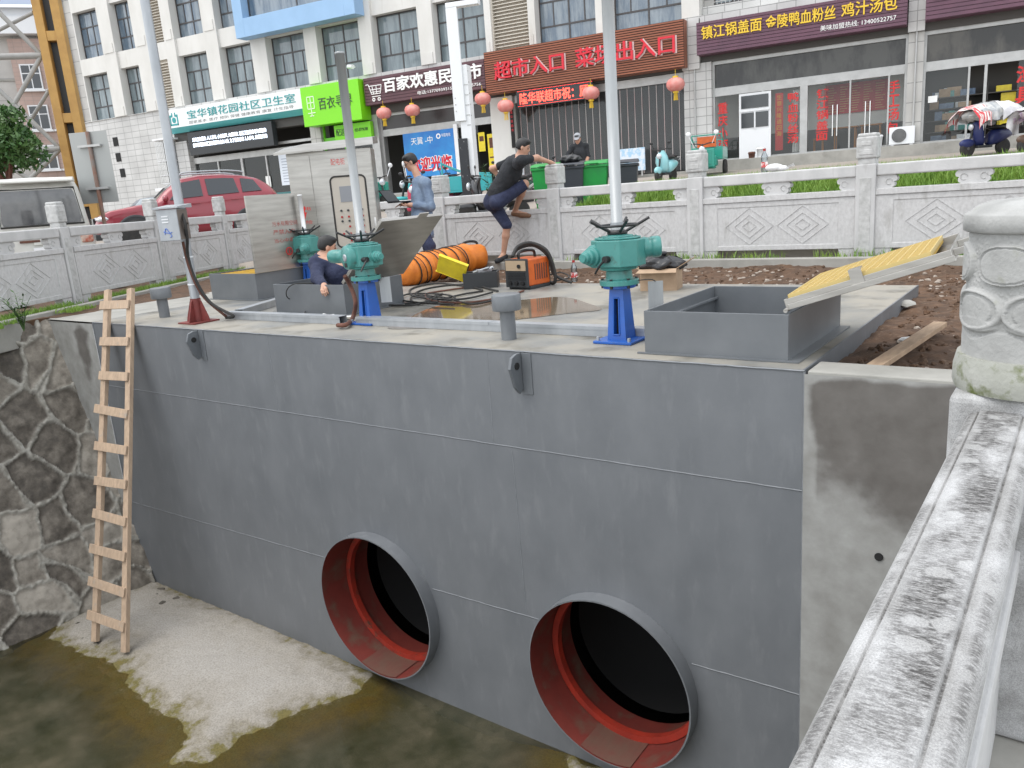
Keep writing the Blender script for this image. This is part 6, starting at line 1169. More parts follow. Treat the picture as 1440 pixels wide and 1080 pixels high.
# ================================================================== PEOPLE: one continuous surface from tapered limbs
def sdf_mesh(prims, res=.012, k=.03, cuts=()):
    P = []
    for p in prims:
        if p[0] == 'c': P += [np.array(p[1])-max(p[3], p[4]), np.array(p[1])+max(p[3], p[4]), np.array(p[2])-max(p[3], p[4]), np.array(p[2])+max(p[3], p[4])]
        else: P += [np.array(p[1])-max(p[2]), np.array(p[1])+max(p[2])]
    P = np.array(P); lo = P.min(0)-.05; hi = P.max(0)+.05; n = np.ceil((hi-lo)/res).astype(int)+1
    S = np.full(n, .2, np.float32); ax = [lo[i]+res*np.arange(n[i]) for i in range(3)]
    for p in prims:
        kk = p[5] if (p[0] == 'c' and len(p) > 5) else (p[4] if p[0] == 'e' and len(p) > 4 else k)
        if p[0] == 'c': m = max(p[3], p[4])+kk+.03; a0 = np.minimum(p[1], p[2])-m; a1 = np.maximum(p[1], p[2])+m
        else: m = max(p[2])+kk+.03; a0 = np.array(p[1])-m; a1 = np.array(p[1])+m
        i0 = np.clip(np.floor((a0-lo)/res).astype(int), 0, n); i1 = np.clip(np.ceil((a1-lo)/res).astype(int)+1, 0, n)
        sl = tuple(slice(i0[i], i1[i]) for i in range(3)); X, Y, Z = np.meshgrid(*[ax[i][sl[i]] for i in range(3)], indexing='ij')
        if p[0] == 'c':
            a = np.array(p[1]); b = np.array(p[2]); d = b-a; L2 = d@d+1e-12; h = np.clip(((X-a[0])*d[0]+(Y-a[1])*d[1]+(Z-a[2])*d[2])/L2, 0, 1)
            D = np.sqrt((X-a[0]-h*d[0])**2+(Y-a[1]-h*d[1])**2+(Z-a[2]-h*d[2])**2)-(p[3]+(p[4]-p[3])*h)
        else:
            c = np.array(p[1]); r = np.array(p[2]); Q = np.stack([X-c[0], Y-c[1], Z-c[2]], -1)
            if len(p) > 3 and p[3] is not None: Q = Q @ np.array(p[3])
            q = np.sqrt(((Q/r)**2).sum(-1)); D = (q-1)*min(r)*1.0
        cur = S[sl]; h = np.clip(.5+.5*(D-cur)/kk, 0, 1); S[sl] = D*(1-h)+cur*h-kk*h*(1-h)
    X, Y, Z = np.meshgrid(*ax, indexing='ij')
    for o, nn_ in cuts: nn_ = np.array(Vector(nn_).normalized()); S = np.maximum(S, (X-o[0])*nn_[0]+(Y-o[1])*nn_[1]+(Z-o[2])*nn_[2])
    S[0] = S[-1] = .2; S[:, 0] = S[:, -1] = .2; S[:, :, 0] = S[:, :, -1] = .2
    nx, ny, nz_ = S.shape; acc = np.zeros((nx-1, ny-1, nz_-1, 3), np.float32); cnt = np.zeros((nx-1, ny-1, nz_-1), np.float32)
    cor = [(i, j, l) for i in (0, 1) for j in (0, 1) for l in (0, 1)]; sub = lambda o: S[o[0]:nx-1+o[0], o[1]:ny-1+o[1], o[2]:nz_-1+o[2]]
    for a in cor:
        for d in range(3):
            if a[d]: continue
            b = list(a); b[d] = 1; A, Bv = sub(a), sub(b); m = (A < 0) != (Bv < 0); tt_ = np.where(m, A/(A-Bv+1e-12), 0)
            for q in range(3): acc[..., q] += np.where(m, a[q]+(tt_ if q == d else 0), 0)
            cnt += m
    act = cnt > 0; idx = -np.ones(act.shape, np.int64); idx[act] = np.arange(act.sum()); ijk = np.argwhere(act); V = lo+res*(ijk+acc[act]/cnt[act][:, None]); Fs = []
    for d in range(3):
        e1, e2 = [(1, 2), (2, 0), (0, 1)][d]; s0 = [slice(None)]*3; s1 = [slice(None)]*3; s0[d] = slice(0, -1); s1[d] = slice(1, None)
        A, Bv = S[tuple(s0)] < 0, S[tuple(s1)] < 0; c = np.argwhere(A != Bv); c = c[(c[:, e1] > 0) & (c[:, e2] > 0)]; u = np.zeros(3, int); v = np.zeros(3, int); u[e1] = 1; v[e2] = 1
        if len(c) == 0: continue
        q = np.stack([idx[tuple((c-o).T)] for o in (u*0, u, u+v, v)], 1); fl = A[tuple(c.T)]; q = np.where(fl[:, None], q, q[:, ::-1]); Fs.append(q)
    return V, np.concatenate(Fs)
def W_(p): return np.array(p, float)
def person_mesh(name, prims, m, par, res=.012, k=.03, cuts=()):
    V, F_ = sdf_mesh(prims, res, k, cuts); V = V-np.array(par.location); return np_mesh(name, V, F_, m, par)
def frame_from(fwd, up=(0, 0, 1)):
    f = Vector(fwd).normalized(); s = Vector(up).cross(f).normalized(); u = f.cross(s); return np.array([f, s, u]).T      # columns: forward, left, up
def head_prims(c, Rm, sc=1.0):
    c = W_(c); w = lambda x, y, z: c+Rm @ np.array([x, y, z])*sc; e = lambda x, y, z, r, k=.015: ('e', w(x, y, z), np.array(r)*sc, Rm, k)
    return [e(-.012, 0, .03, (.098, .076, .092)), e(.028, 0, -.045, (.066, .058, .072), .03), e(.07, 0, -.095, (.022, .026, .02), .02), e(.088, 0, -.012, (.016, .011, .022), .012), e(.1, 0, -.028, (.012, .014, .01), .01), e(.078, 0, -.062, (.012, .024, .008), .008),
            e(-.005, .078, -.015, (.02, .01, .034), .006), e(-.005, -.078, -.015, (.02, .01, .034), .006), e(.07, .032, .012, (.014, .022, .008), .01), e(.07, -.032, .012, (.014, .022, .008), .01)]
def face_parts(par, c, Rm, glasses=False):
    c = W_(c); w = lambda x, y, z: tuple(c+Rm @ np.array([x, y, z])-np.array(par.location)); mb = MB(); mb.sphere(w(.082, .032, -.002), .0105); mb.sphere(w(.082, -.032, -.002), .0105); mb.build('eye', M['black'], par)
    mb = MB(); mb.tube([w(.089, -.022, -.065), w(.095, 0, -.064), w(.089, .022, -.065)], .004, 6); mb.build('lips', mat('lip_tone', (.36, .15, .12), .5), par)
    mb = MB()
    for s in (-1, 1): mb.tube([w(.084, s*.016, .022), w(.086, s*.032, .027), w(.072, s*.05, .021)], .004, 5)
    mb.build('eyebrow', M['hair'], par)
    if glasses:
        mb = MB()
        for s in (-1, 1): mb.tube([w(.096+.004*math.sin(a), s*(.034+.025*math.cos(a)), -.004+.018*math.sin(a)) for a in np.linspace(0, 6.283, 14, False)], .0025, 5, 1, True); mb.tube([w(.094, s*.058, 0), w(.04, s*.08, .003), w(-.01, s*.086, -.0)], .0025, 5)
        mb.tube([w(.1, -.01, 0), w(.104, 0, .004), w(.1, .01, 0)], .0025, 5); mb.build('glasses', M['frame'], par)
def hair_mesh(par, c, Rm, front=.3):
    c = W_(c); w = lambda x, y, z: c+Rm @ np.array([x, y, z]); pr = [('e', w(-.02, 0, .042), np.array((.1, .084, .092)), Rm), ('e', w(-.05, 0, .0), np.array((.068, .08, .08)), Rm), ('e', w(.03, .0, .092), np.array((.06, .066, .036)), Rm)]
    return person_mesh('hair', pr, M['hair'], par, .008, .02, cuts=[(w(.062, 0, .03), Rm @ np.array([1, 0, -.75])), (w(0, 0, -.055), Rm @ np.array([-.1, 0, -1]))])
def hand_prims(wr, d, pn, curl=.5, thumb=1, ln=.085):
    """palm from the wrist along d, palm normal pn, four unequal curling fingers and a side thumb"""
    d = Vector(d).normalized(); pn = Vector(pn); pn = (pn-d*pn.dot(d)).normalized(); s = d.cross(pn)*thumb; wr = Vector(wr); out = [('c', W_(wr), W_(wr+d*.03), .026, .03, .02), ('c', W_(wr+d*.035+s*.018), W_(wr+d*ln+s*.026), .02, .017, .02), ('c', W_(wr+d*.035-s*.018), W_(wr+d*(ln-.008)-s*.028), .019, .016, .02)]
    for i, (o, l) in enumerate(((.034, .072), (.012, .08), (-.011, .074), (-.033, .058))):
        b = wr+d*(ln-abs(o)*.15)+s*o; a = b; dd = d.copy(); r = .0095
        for j in range(3):
            dd = (dd*math.cos(curl*(.7+.25*j))+pn*math.sin(curl*(.7+.25*j))); dd.normalize(); e = a+dd*l*(.45, .32, .26)[j]; out.append(('c', W_(a), W_(e), r, r*.9, .006)); a = e; r *= .9
    b = wr+d*.03+s*.03; e = b+(d*.6+s*.7+pn*.3).normalized()*.04; e2 = e+(d*.9+s*.1+pn*.45).normalized()*.032; out += [('c', W_(b), W_(e), .014, .0115, .01), ('c', W_(e), W_(e2), .0115, .009, .006)]
    return out
def limb(*pts): return [('c', W_(a), W_(b), ra, rb) for (a, ra), (b, rb) in zip(pts, pts[1:])]
def grow(prims, d): return [('c', p[1], p[2], p[3]+d, p[4]+d)+tuple(p[5:]) if p[0] == 'c' else ('e', p[1], np.array(p[2])+d)+tuple(p[3:]) for p in prims]
ARM, LEG = 1, 1
# --- climbing man
K = lambda px, py, y: ony(px, py, y)
t = K(709, 366, 5.52); cl = thing('person', 'man in black t-shirt and dark blue shorts climbing over the balustrade', 'person', (t.x, t.y, t.z))
hd = K(736, 207, 5.42); Rm = frame_from((.78, .35, -.32)); nk = K(729, 221, 5.45); shR = K(733, 226, 5.32); shL = K(719, 228, 5.72); ch = K(719, 241, 5.5); wa = K(702, 268, 5.46); hp = K(694, 284, 5.46); hR = K(699, 285, 5.36); hL = K(694, 287, 5.58)
kR = K(738, 259, 5.62); aR = K(724, 297, 5.82); tR = K(741, 301, 5.86); kL = K(713, 317, 5.5); aL = K(708, 358, 5.52); tL = K(701, 365, 5.36)
elR = K(755, 222, 5.58); wrR = K(773, 228, 5.85); elL = K(692, 237, 5.62); wrL = K(709, 256, 5.75)
torso = [('c', W_(shL), W_(shR), .085, .085), ('c', W_(ch), W_(wa), .155, .14), ('c', W_(nk+(ch-nk)*.4), W_(ch), .115, .155), ('c', W_(wa), W_(hp), .14, .15)]
armR = limb((shR, .064), (elR, .045), (wrR, .03)); armL = limb((shL, .06), (elL, .044), (wrL, .03)); thR = limb((hR, .105), (kR, .066)); thL = limb((hL, .1), (kL, .064)); shn = limb((kR, .06), (kR+(aR-kR)*.35, .058), (aR, .036))+limb((kL, .06), (kL+(aL-kL)*.35, .058), (aL, .037))
feet = limb((aR, .036), (aR+(tR-aR)*.5+Vector((0, 0, -.02)), .034), (tR, .026))+limb((aL, .036), (tL, .028))
body = torso+armR+armL+thR+thL+shn+feet+limb((nk+(ch-nk)*.3, .062), (nk+(hd-nk)*.5, .054))+head_prims(hd, Rm)+hand_prims(wrR, (elR-wrR)*-1+Vector((.0, .1, -.02)), (0, 0, -1), .35)+hand_prims(wrL, wrL-elL, (0, .8, -.4), .6, -1)
bd = person_mesh('body', body, M['skin'], cl, .0105, .03); face_parts(cl, hd, Rm); hair_mesh(cl, hd, Rm)
person_mesh('t_shirt', grow(torso[:3]+[('c', W_(wa), W_(wa+(hp-wa)*.5), .14, .145)], .013)+[('c', W_(shL), W_(shL+(elL-shL)*.6), .074, .066)], M['blackcloth'], cl, .011, .035, cuts=[(W_(nk+(hd-nk)*.12), hd-nk)])
person_mesh('sleeve', [('c', W_(shR+(ch-shR)*.25), W_(shR), .1, .082), ('c', W_(shR), W_(shR+(elR-shR)*.55), .08, .068)], M['blackcloth'], cl, .01, .03)
person_mesh('shorts', grow([torso[3]], .012)+[('c', W_(hR), W_(hR+(kR-hR)*.97), .118, .086), ('c', W_(hL), W_(hL+(kL-hL)*.98), .112, .084)], M['navy'], cl, .011, .04, cuts=[(W_(kR+(hR-kR)*-.02), kR-hR)])
person_mesh('shoe', [('c', W_(aR+Vector((-.03, 0, -.035))), W_(aR+(tR-aR)*.5+Vector((0, 0, -.035))), .042, .045), ('c', W_(aR+(tR-aR)*.5+Vector((0, 0, -.035))), W_(tR+(tR-aR)*.18+Vector((0, 0, -.015))), .045, .036)], M['brownshoe'], cl, .01, .02); person_mesh('shoe', [('c', W_(aL+Vector((.02, .03, -.035))), W_(tL+(tL-aL)*.35), .042, .038)], M['blackcloth'], cl, .01, .02)
# --- man with laptop
K = lambda px, py, d: atd(px, py, d)
b0 = onz(604, 393, -.03); D0 = (b0-CAM_POS).dot(_fw)
t = thing('person', 'man in pale blue shirt and glasses standing with an open laptop', 'person', (b0.x, b0.y, -.03)); lm = t
side = Vector((.77, .64, 0)); left = -side
hd = K(577, 228, D0); Rm = frame_from(left*.95+Vector((-.05, -.2, -.5))); nk = K(588, 246, D0); shN = K(598, 258, D0-.17); shF = K(588, 256, D0+.17); ch = K(594, 275, D0); wa = K(593, 310, D0); hp = K(595, 330, D0)
hN = hp+Vector((.05, -.07, 0)); hF = hp+Vector((-.05, .07, 0)); kN = Vector((b0.x+.1, b0.y-.03, .47)); kF = Vector((b0.x-.05, b0.y+.1, .47)); aN = Vector((b0.x+.1, b0.y-.06, .05)); aF = Vector((b0.x-.08, b0.y+.12, .05))
elN = K(606, 291, D0-.2); wrN = K(578, 288, D0-.16); elF = K(594, 290, D0+.2); wrF = K(570, 287, D0+.12)
torso = [('c', W_(shN), W_(shF), .08, .08), ('c', W_(ch), W_(wa), .15, .145), ('c', W_(nk+(ch-nk)*.45), W_(ch), .11, .15), ('c', W_(wa), W_(hp), .145, .15)]
armN = limb((shN, .06), (elN, .046), (wrN, .032)); armF = limb((shF, .06), (elF, .046), (wrF, .032)); legs = limb((hN, .1), (kN, .065), (aN, .04))+limb((hF, .1), (kF, .065), (aF, .04)); ft_ = limb((aN, .04), (aN+left*.17+Vector((0, 0, -.045)), .032))+limb((aF, .04), (aF+left*.17+Vector((0, 0, -.045)), .032))
body = torso+armN+armF+legs+ft_+limb((nk+(ch-nk)*.3, .062), (nk+(hd-nk)*.5, .054))+head_prims(hd, Rm)+hand_prims(wrN, left+Vector((0, 0, -.05)), (0, 0, 1), .55, -1)+hand_prims(wrF, left+Vector((0, 0, -.05)), (0, 0, -1), .3)
person_mesh('body', body, M['skin'], lm, .0105, .03); face_parts(lm, hd, Rm, True); hair_mesh(lm, hd, Rm)
person_mesh('shirt', grow(torso, .016)+[('c', W_(shN), W_(elN), .078, .064), ('c', W_(elN), W_(elN+(wrN-elN)*.8), .062, .046), ('c', W_(shF), W_(elF), .076, .062), ('c', W_(elF), W_(elF+(wrF-elF)*.8), .06, .046)], M['denim'], lm, .011, .035, cuts=[(W_(nk+(hd-nk)*.32), hd-nk), (W_(hp-Vector((0, 0, .06))), (0, 0, -1))])
person_mesh('trousers', grow(legs, .018)+[('c', W_(hN), W_(hF), .12, .12)], M['navy'], lm, .012, .03, cuts=[((0, 0, .03), (0, 0, -1))])
for a in (aN, aF): person_mesh('shoe', [('c', W_(a+Vector((0, 0, -.03))-left*.03), W_(a+left*.18+Vector((0, 0, -.04))), .046, .038)], M['blackcloth'], lm, .011, .02)
M['laptopcase'] = mat('laptop_case', (.025, .027, .03), .75, spec=.2); lc = K(562, 286, D0-.02); t = thing('laptop', 'open dark laptop held by the man in the pale blue shirt', 'laptop', (lc.x, lc.y, lc.z+.012), math.atan2(left.y, left.x)-R(28)); mb = MB(); mb.bx(-.13, .1, -.17, .17, 0, .018); ba = mb.build('keyboard_base', M['laptopcase'], t, bevel=.004); mb = MB(); mb.bx(-.1, .06, -.15, .15, .018, .021); mb.build('keys', M['black'], ba); mb = MB(T(.1, 0, .012) @ RY(R(38))); mb.bx(-.006, .006, -.17, .17, 0, .235); sc_ = mb.build('screen_lid', M['laptopcase'], t, bevel=.004); mb = MB(T(.1, 0, .012) @ RY(R(38))); mb.bx(-.0075, -.0062, -.155, .155, .015, .22); mb.build('display', mat('laptop_display', (.05, .055, .06), .45), sc_)
# --- worker inside the middle hatch
hd = ony(461, 347, 1.62); Rm = frame_from((.62, .75, -.25)); base = Vector((hd.x-.05, hd.y, -.72)); t = thing('person', 'dark haired worker in navy jacket crouched inside the middle hatch', 'person', (base.x, base.y, base.z)); wm_ = t
nk = hd+Vector((-.05, -.03, -.13)); shN = ony(446, 371, 1.42); shF = shN+Vector((.3, .34, -.02)); ch = (shN+shF)/2+Vector((0, 0, -.14)); wa = ch+Vector((-.02, 0, -.3)); hp = wa+Vector((0, 0, -.16)); elN = ony(446, 392, 1.24); wrN = ony(456, 402, 1.09); elF = shF+Vector((.1, .05, -.27)); wrF = elF+Vector((.2, -.1, -.05))
kN = hp+Vector((.05, -.12, -.3)); kF = hp+Vector((.2, .1, -.28)); torso = [('c', W_(shN), W_(shF), .085, .085), ('c', W_(ch), W_(wa), .16, .15), ('c', W_(nk), W_(ch), .1, .16), ('c', W_(wa), W_(hp), .15, .15)]
body = torso+limb((shN, .062), (elN, .048), (wrN, .034))+limb((shF, .06), (elF, .046), (wrF, .034))+limb((hp, .11), (kN, .07), (kN+Vector((-.02, .1, -.28)), .045))+limb((hp, .11), (kF, .07), (kF+Vector((-.02, .05, -.28)), .045))+limb((nk, .06), (hd+(nk-hd)*.4, .056))+head_prims(hd, Rm)+hand_prims(wrN, Vector((.55, -.6, -.35)), (.2, .3, -1), .75)+hand_prims(wrF, (1, -.3, 0), (0, 0, -1), .4, -1)
person_mesh('body', body, M['skin'], wm_, .0105, .03); face_parts(wm_, hd, Rm); hair_mesh(wm_, hd, Rm)
person_mesh('jacket', grow(torso, .018)+[('c', W_(shN), W_(elN), .085, .07), ('c', W_(elN), W_(elN+(wrN-elN)*.85), .07, .05), ('c', W_(shF), W_(elF), .082, .066), ('c', W_(elF), W_(elF+(wrF-elF)*.85), .064, .05)], M['navy'], wm_, .011, .03, cuts=[(W_(nk+(hd-nk)*.2), hd-nk)])
# --- woman behind the bins
b0 = atd(815, 226, 20.0); gz0 = float(gz(b0.x, b0.y)); t = thing('person', 'person in black top and grey cap bending over the waste bins', 'person', (b0.x, b0.y, gz0)); wb = t
hd = atd(812, 195, 19.9); Rm = frame_from((.3, -.8, -.5)); nk = atd(814, 203, 20); s_ = Vector((.8, .6, 0)); shN = nk+s_*.17+Vector((0, 0, -.06)); shF = nk-s_*.17+Vector((0, 0, -.06)); ch = nk+Vector((0, 0, -.2)); wa = nk+Vector((.03, .03, -.44)); hp = wa+Vector((0, .05, -.14))
elN = shN+s_*.08+Vector((0, -.05, -.24)); wrN = elN+Vector((-.02, -.12, -.2)); elF = shF-s_*.1+Vector((0, -.08, -.22)); wrF = elF+Vector((0, -.15, -.16)); kn = [hp+s_*(.1*q)+Vector((0, 0, -.4)) for q in (1, -1)]; ak = [Vector((k_.x, k_.y, gz0+.08)) for k_ in kn]
torso = [('c', W_(shN), W_(shF), .075, .075), ('c', W_(ch), W_(wa), .14, .13), ('c', W_(nk), W_(ch), .09, .14), ('c', W_(wa), W_(hp), .13, .14)]; legs = limb((hp+s_*.08, .1), (kn[0], .066), (ak[0], .04))+limb((hp-s_*.08, .1), (kn[1], .066), (ak[1], .04))
person_mesh('body', torso+limb((shN, .055), (elN, .042), (wrN, .03))+limb((shF, .055), (elF, .042), (wrF, .03))+legs+limb((ak[0], .04), (ak[0]+Vector((0, -.15, -.045)), .03))+limb((ak[1], .04), (ak[1]+Vector((0, -.15, -.045)), .03))+limb((nk, .055), (hd+(nk-hd)*.4, .05))+head_prims(hd, Rm)+hand_prims(wrN, (0, -.5, -1), (0, -1, .3), .4)+hand_prims(wrF, (0, -.5, -1), (0, -1, .3), .4, -1), M['skin'], wb, .013, .03); face_parts(wb, hd, Rm); hair_mesh(wb, hd, Rm)
person_mesh('top', grow(torso[:3], .014)+[('c', W_(shN), W_(elN), .068, .058), ('c', W_(shF), W_(elF), .068, .058)], M['blackcloth'], wb, .013, .03); person_mesh('trousers', grow(legs+torso[3:], .014), mat('pale_trousers', (.45, .43, .38), .9), wb, .013, .03)
person_mesh('cap', [('e', W_(hd)+Rm @ np.array((-.01, 0, .07)), np.array((.105, .09, .07)), Rm), ('e', W_(hd)+Rm @ np.array((.1, 0, .055)), np.array((.08, .07, .014)), Rm)], mat('grey_cap', (.3, .31, .33), .9), wb, .01, .01)
# ================================================================== VEHICLES
def lerp(xs, ys): return lambda x: float(np.interp(x, xs, ys))
def loft_body(par, paint, st, nm='body', nx=70):
    """st: dict of x-profiles bot, belt, roof, wb (half width at belt), wr (half width at roof)"""
    xs = np.linspace(st['x'][0], st['x'][-1], nx); V = []; m = 0
    for x in xs:
        bot, belt, roof, wb, wr = [np.interp(x, st['x'], st[k]) for k in ('bot', 'belt', 'roof', 'wb', 'wr')]
        r = max(roof-belt, .012); h = belt-bot
        half = [(0, bot), (wb*.86, bot), (wb*.96, bot+.1*h), (wb*1.0, bot+.35*h), (wb*1.0, bot+.62*h), (wb*.965, bot+.82*h), (wb*.985, belt-.07), (wb*.95, belt), (wb*.95+(wr-wb*.95)*.5, belt+r*.43), (wr, belt+r*.86), (wr*.9, belt+r*.96), (wr*.5, belt+r), (0, belt+r*1.005)]
        ring = [(-y, z) for y, z in half]+[(y, z) for y, z in reversed(half[1:-1])]; m = len(ring); V += [(x, y, z) for y, z in ring]
    F_ = [(i*m+k, i*m+(k+1) % m, (i+1)*m+(k+1) % m, (i+1)*m+k) for i in range(nx-1) for k in range(m)]
    mb = MB(); mb.add(V, F_, None, True); mb.add([V[k] for k in range(m)], [tuple(range(m))]); mb.add(V[-m:], [tuple(reversed(range(m)))]); o = mb.build(nm, paint, par)
    s_ = o.modifiers.new('s', 'SUBSURF'); s_.levels = 1; s_.render_levels = 1
    def P(x, t, side, off=.014):
        bot, belt, roof, wb, wr = [np.interp(x, st['x'], st[k]) for k in ('bot', 'belt', 'roof', 'wb', 'wr')]; r = roof-belt
        y0, z0, y1, z1 = wb*.95, belt, wr, belt+r*.86; return (x, side*(y0+(y1-y0)*t+off), z0+(z1-z0)*t+off*.4)
    return o, P
def sidewin(P, side, x0, x1, t0=.08, t1=.9, n=8, slant0=0., slant1=0.):
    V = []
    for i in range(n+1):
        s = i/n
        for t in (t0, (t0+t1)/2, t1): k = (t-t0)/(t1-t0); V.append(P((x0+slant0*k)*(1-s)+(x1+slant1*k)*s, t, side))
    return V, [(i*3+k, i*3+k+1, i*3+4+k, i*3+3+k) for i in range(n) for k in range(2)]
def wheel(par, x, y, r, side, w=.21):
    B = T(x, y, r) @ RX(-math.pi/2*side); mb = MB(B); mb.lathe([(r*.66, -w/2), (r*.9, -w/2), (r, -w/2+.03), (r, w/2-.03), (r*.9, w/2), (r*.66, w/2)], 30); o = mb.build('wheel', M['rubber'], par)
    mb = MB(B); mb.lathe([(r*.67, w/2-.05), (r*.67, w/2-.01), (r*.6, w/2-.015), (r*.6, w/2-.06)], 30, caps=False)
    for k in range(5):
        a = k*2*math.pi/5
        for d in (-.13, .13): mb.box((r*.36, 0, w/2-.03), (r*.55, .035, .03), RZ(a+d))
    mb.cyl((0, 0, w/2-.06), (0, 0, w/2-.005), r*.16); mb.build('rim', M['lamp'], o); mb = MB(B); mb.cyl((0, 0, -w/2+.02), (0, 0, w/2-.07), r*.64); mb.build('brake_disc', M['void'], o)
def car(label, loc, rz, paint, st, L, group=None, cat='car', name='parked_car', wb=(.82, 3.42), wr=.34, suv=True):
    t = thing(name, label, cat, loc, rz, group); o, P = loft_body(t, paint, st); xw = st['xw']
    mb = MB(); mb.bx(.5, L-.4, -.78, .78, .2, .42); mb.build('underbody', M['void'], t)
    for s in (-1, 1):
        for x0, x1, s0, s1 in st['win']: V, F_ = sidewin(P, s, x0, x1, slant0=s0, slant1=s1); mb = MB(); mb.add(V, F_); mb.build('side_window', M['mirrorglass'], t)
        for x in wb:
            mb = MB(T(x, s*(np.interp(x, st['x'], st['wb'])*.985), wr) @ RX(-math.pi/2*s)); mb.lathe([(wr+.06, .02), (.001, .021)], 28, caps=False); mb.lathe([(wr+.055, 0.0), (wr+.1, .0), (wr+.09, .035), (wr+.05, .03)], 28, caps=False); mb.build('wheel_arch', M['darkplastic'], t)
            wheel(t, x, s*(np.interp(x, st['x'], st['wb'])-.06), wr, s)
        for x in st['handle']: mb = MB(); p = P(x, 0, s, .01); mb.bx(x-.09, x+.09, p[1]-.012*s, p[1]+.03*s, p[2]-.13, p[2]-.1); mb.build('door_handle', paint, t, bevel=.008)
        mb = MB(); x = st['mir']; p = P(x, .1, s); mb.sphere((x, p[1]+s*.13, p[2]+.05), (.07, .11, .085)); mb.cyl((x, p[1]-.02*s, p[2]), (x, p[1]+s*.1, p[2]+.03), .025); mb.build('wing_mirror', paint, t)
    # windscreen and rear glass, lying 6 mm proud of the body
    for a, b, nm in ((st['ws'][0], st['ws'][1], 'windscreen'), (st['rw'][0], st['rw'][1], 'rear_window')):
        V = []; n = 8
        for i in range(n+1):
            x = a+(b-a)*i/n; z = np.interp(x, st['x'], st['roof']); w = np.interp(x, st['x'], st['wr'])
            nx_ = -1 if a < b else 1
            for k in range(9): u = -1+k/4; V.append((x+nx_*.012, u*w*.86, z+.012-.055*abs(u)**4))
        mb = MB(); mb.add(V, [(i*9+k, i*9+k+1, i*9+10+k, i*9+9+k) for i in range(n) for k in range(8)], None, True); mb.build(nm, M['skyglass'], t)
    mb = MB()
    for s in (-1, 1): B, Lw = basis((st['ws'][0]+.02, s*.1, np.interp(st['ws'][0], st['x'], st['roof'])+.04), (st['ws'][0]+.28, s*.1-.3, np.interp(st['ws'][0]+.28, st['x'], st['roof'])+.035)); mb.box((0, 0, Lw/2), (.015, .015, Lw), B)
    mb.build('wiper', M['black'], t)
    for s in (-1, 1):
        mb = MB(T(.25, s*.62, st['lz']+.03)); mb.sphere((0, 0, 0), (.24, .2, .085)); mb.build('headlight', M['lamp'], t); mb = MB(T(L-.12, s*.66, st['lz']+.15)); mb.sphere((0, 0, 0), (.12, .16, .1)); mb.build('tail_light', M['redlamp'], t)
    mb = MB(); mb.bx(-.035, .02, -.4, .4, st['lz']-.1, st['lz']+.06); gr = mb.build('grille', M['black'], t, bevel=.02); mb = MB()
    for k in range(11): mb.bx(-.05, -.036, -.36+k*.07, -.34+k*.07, st['lz']-.085, st['lz']+.045)
    mb.bx(-.05, -.036, -.4, .4, st['lz']+.046, st['lz']+.058); mb.build('grille_bar', M['chrome'], gr); mb = MB(); mb.bx(-.05, .1, -.7, .7, .28, .42); mb.build('bumper_vent', M['darkplastic'], t, bevel=.02)
    mb = MB(); mb.bx(-.06, -.045, -.22, .22, .44, .56); mb.build('number_plate', mat('plate_blue', (.03, .1, .4), .4), t)
    if suv:
        mb = MB()
        for s in (-1, 1): mb.tube([(1.95, s*.56, 1.62), (2.1, s*.57, 1.69), (2.9, s*.57, 1.7), (3.35, s*.55, 1.66), (3.45, s*.55, 1.61)], .018, 6)
        mb.build('roof_rail', M['galv'], t)
    return t
M['skyglass'] = mat('windscreen_glass', (.16, .2, .22), .05, 0, spec=1.0, coat=.5)
redp = mat('crimson_car_paint', (.24, .012, .026), .28, .1, coat=.8)
suv = dict(x=[0, .08, .3, .9, 1.2, 1.32, 1.6, 1.95, 2.4, 2.9, 3.35, 3.75, 4.0, 4.18, 4.27], bot=[.36, .28, .24, .23, .23, .23, .23, .23, .23, .23, .23, .24, .28, .34, .42],
  belt=[.62, .76, .86, .96, 1.0, 1.02, 1.04, 1.06, 1.08, 1.1, 1.12, 1.14, 1.12, 1.02, .86], roof=[.66, .82, .92, 1.01, 1.04, 1.07, 1.33, 1.57, 1.64, 1.635, 1.59, 1.5, 1.33, 1.08, .9], wb=[.55, .74, .85, .89, .9, .9, .9, .9, .9, .9, .9, .88, .84, .78, .7], wr=[.5, .68, .78, .8, .78, .74, .69, .63, .62, .62, .61, .58, .6, .66, .62],
  win=[(1.62, 2.38, .28, 0), (2.5, 3.22, 0, -.05), (3.3, 3.78, .02, -.14)], handle=(2.2, 3.1), mir=1.52, ws=(1.33, 1.93), rw=(4.14, 3.8), lz=.72, xw=0)
A_ = atd(200, 338, 19.2); fwp = Vector((A_.x, A_.y)); gzs = float(gz(A_.x, A_.y))
pf = atd(136, 333, 18.6); pr_ = atd(372, 302, 20.4); dx_ = Vector((pr_.x-pf.x, pr_.y-pf.y)); rzs = math.atan2(dx_.y, dx_.x); print('SUV len', dx_.length)
car('dark red hatchback SUV parked behind the left balustrade', (pf.x, pf.y, .5), rzs, redp, suv, 4.27, wr=.35)
sed = dict(suv); sed.update(belt=[.6, .7, .78, .86, .9, .92, .93, .94, .95, .95, .95, .95, .93, .86, .75], roof=[.62, .74, .82, .89, .93, .96, 1.18, 1.38, 1.44, 1.43, 1.36, 1.18, 1.05, .93, .8])
p = atd(172, 300, 24.5); car('dark car mostly hidden behind the traffic sign and the white van', (p.x, p.y, .5), R(120), mat('charcoal_car_paint', (.02, .02, .03), .25, coat=.6), sed, 4.27, suv=False)
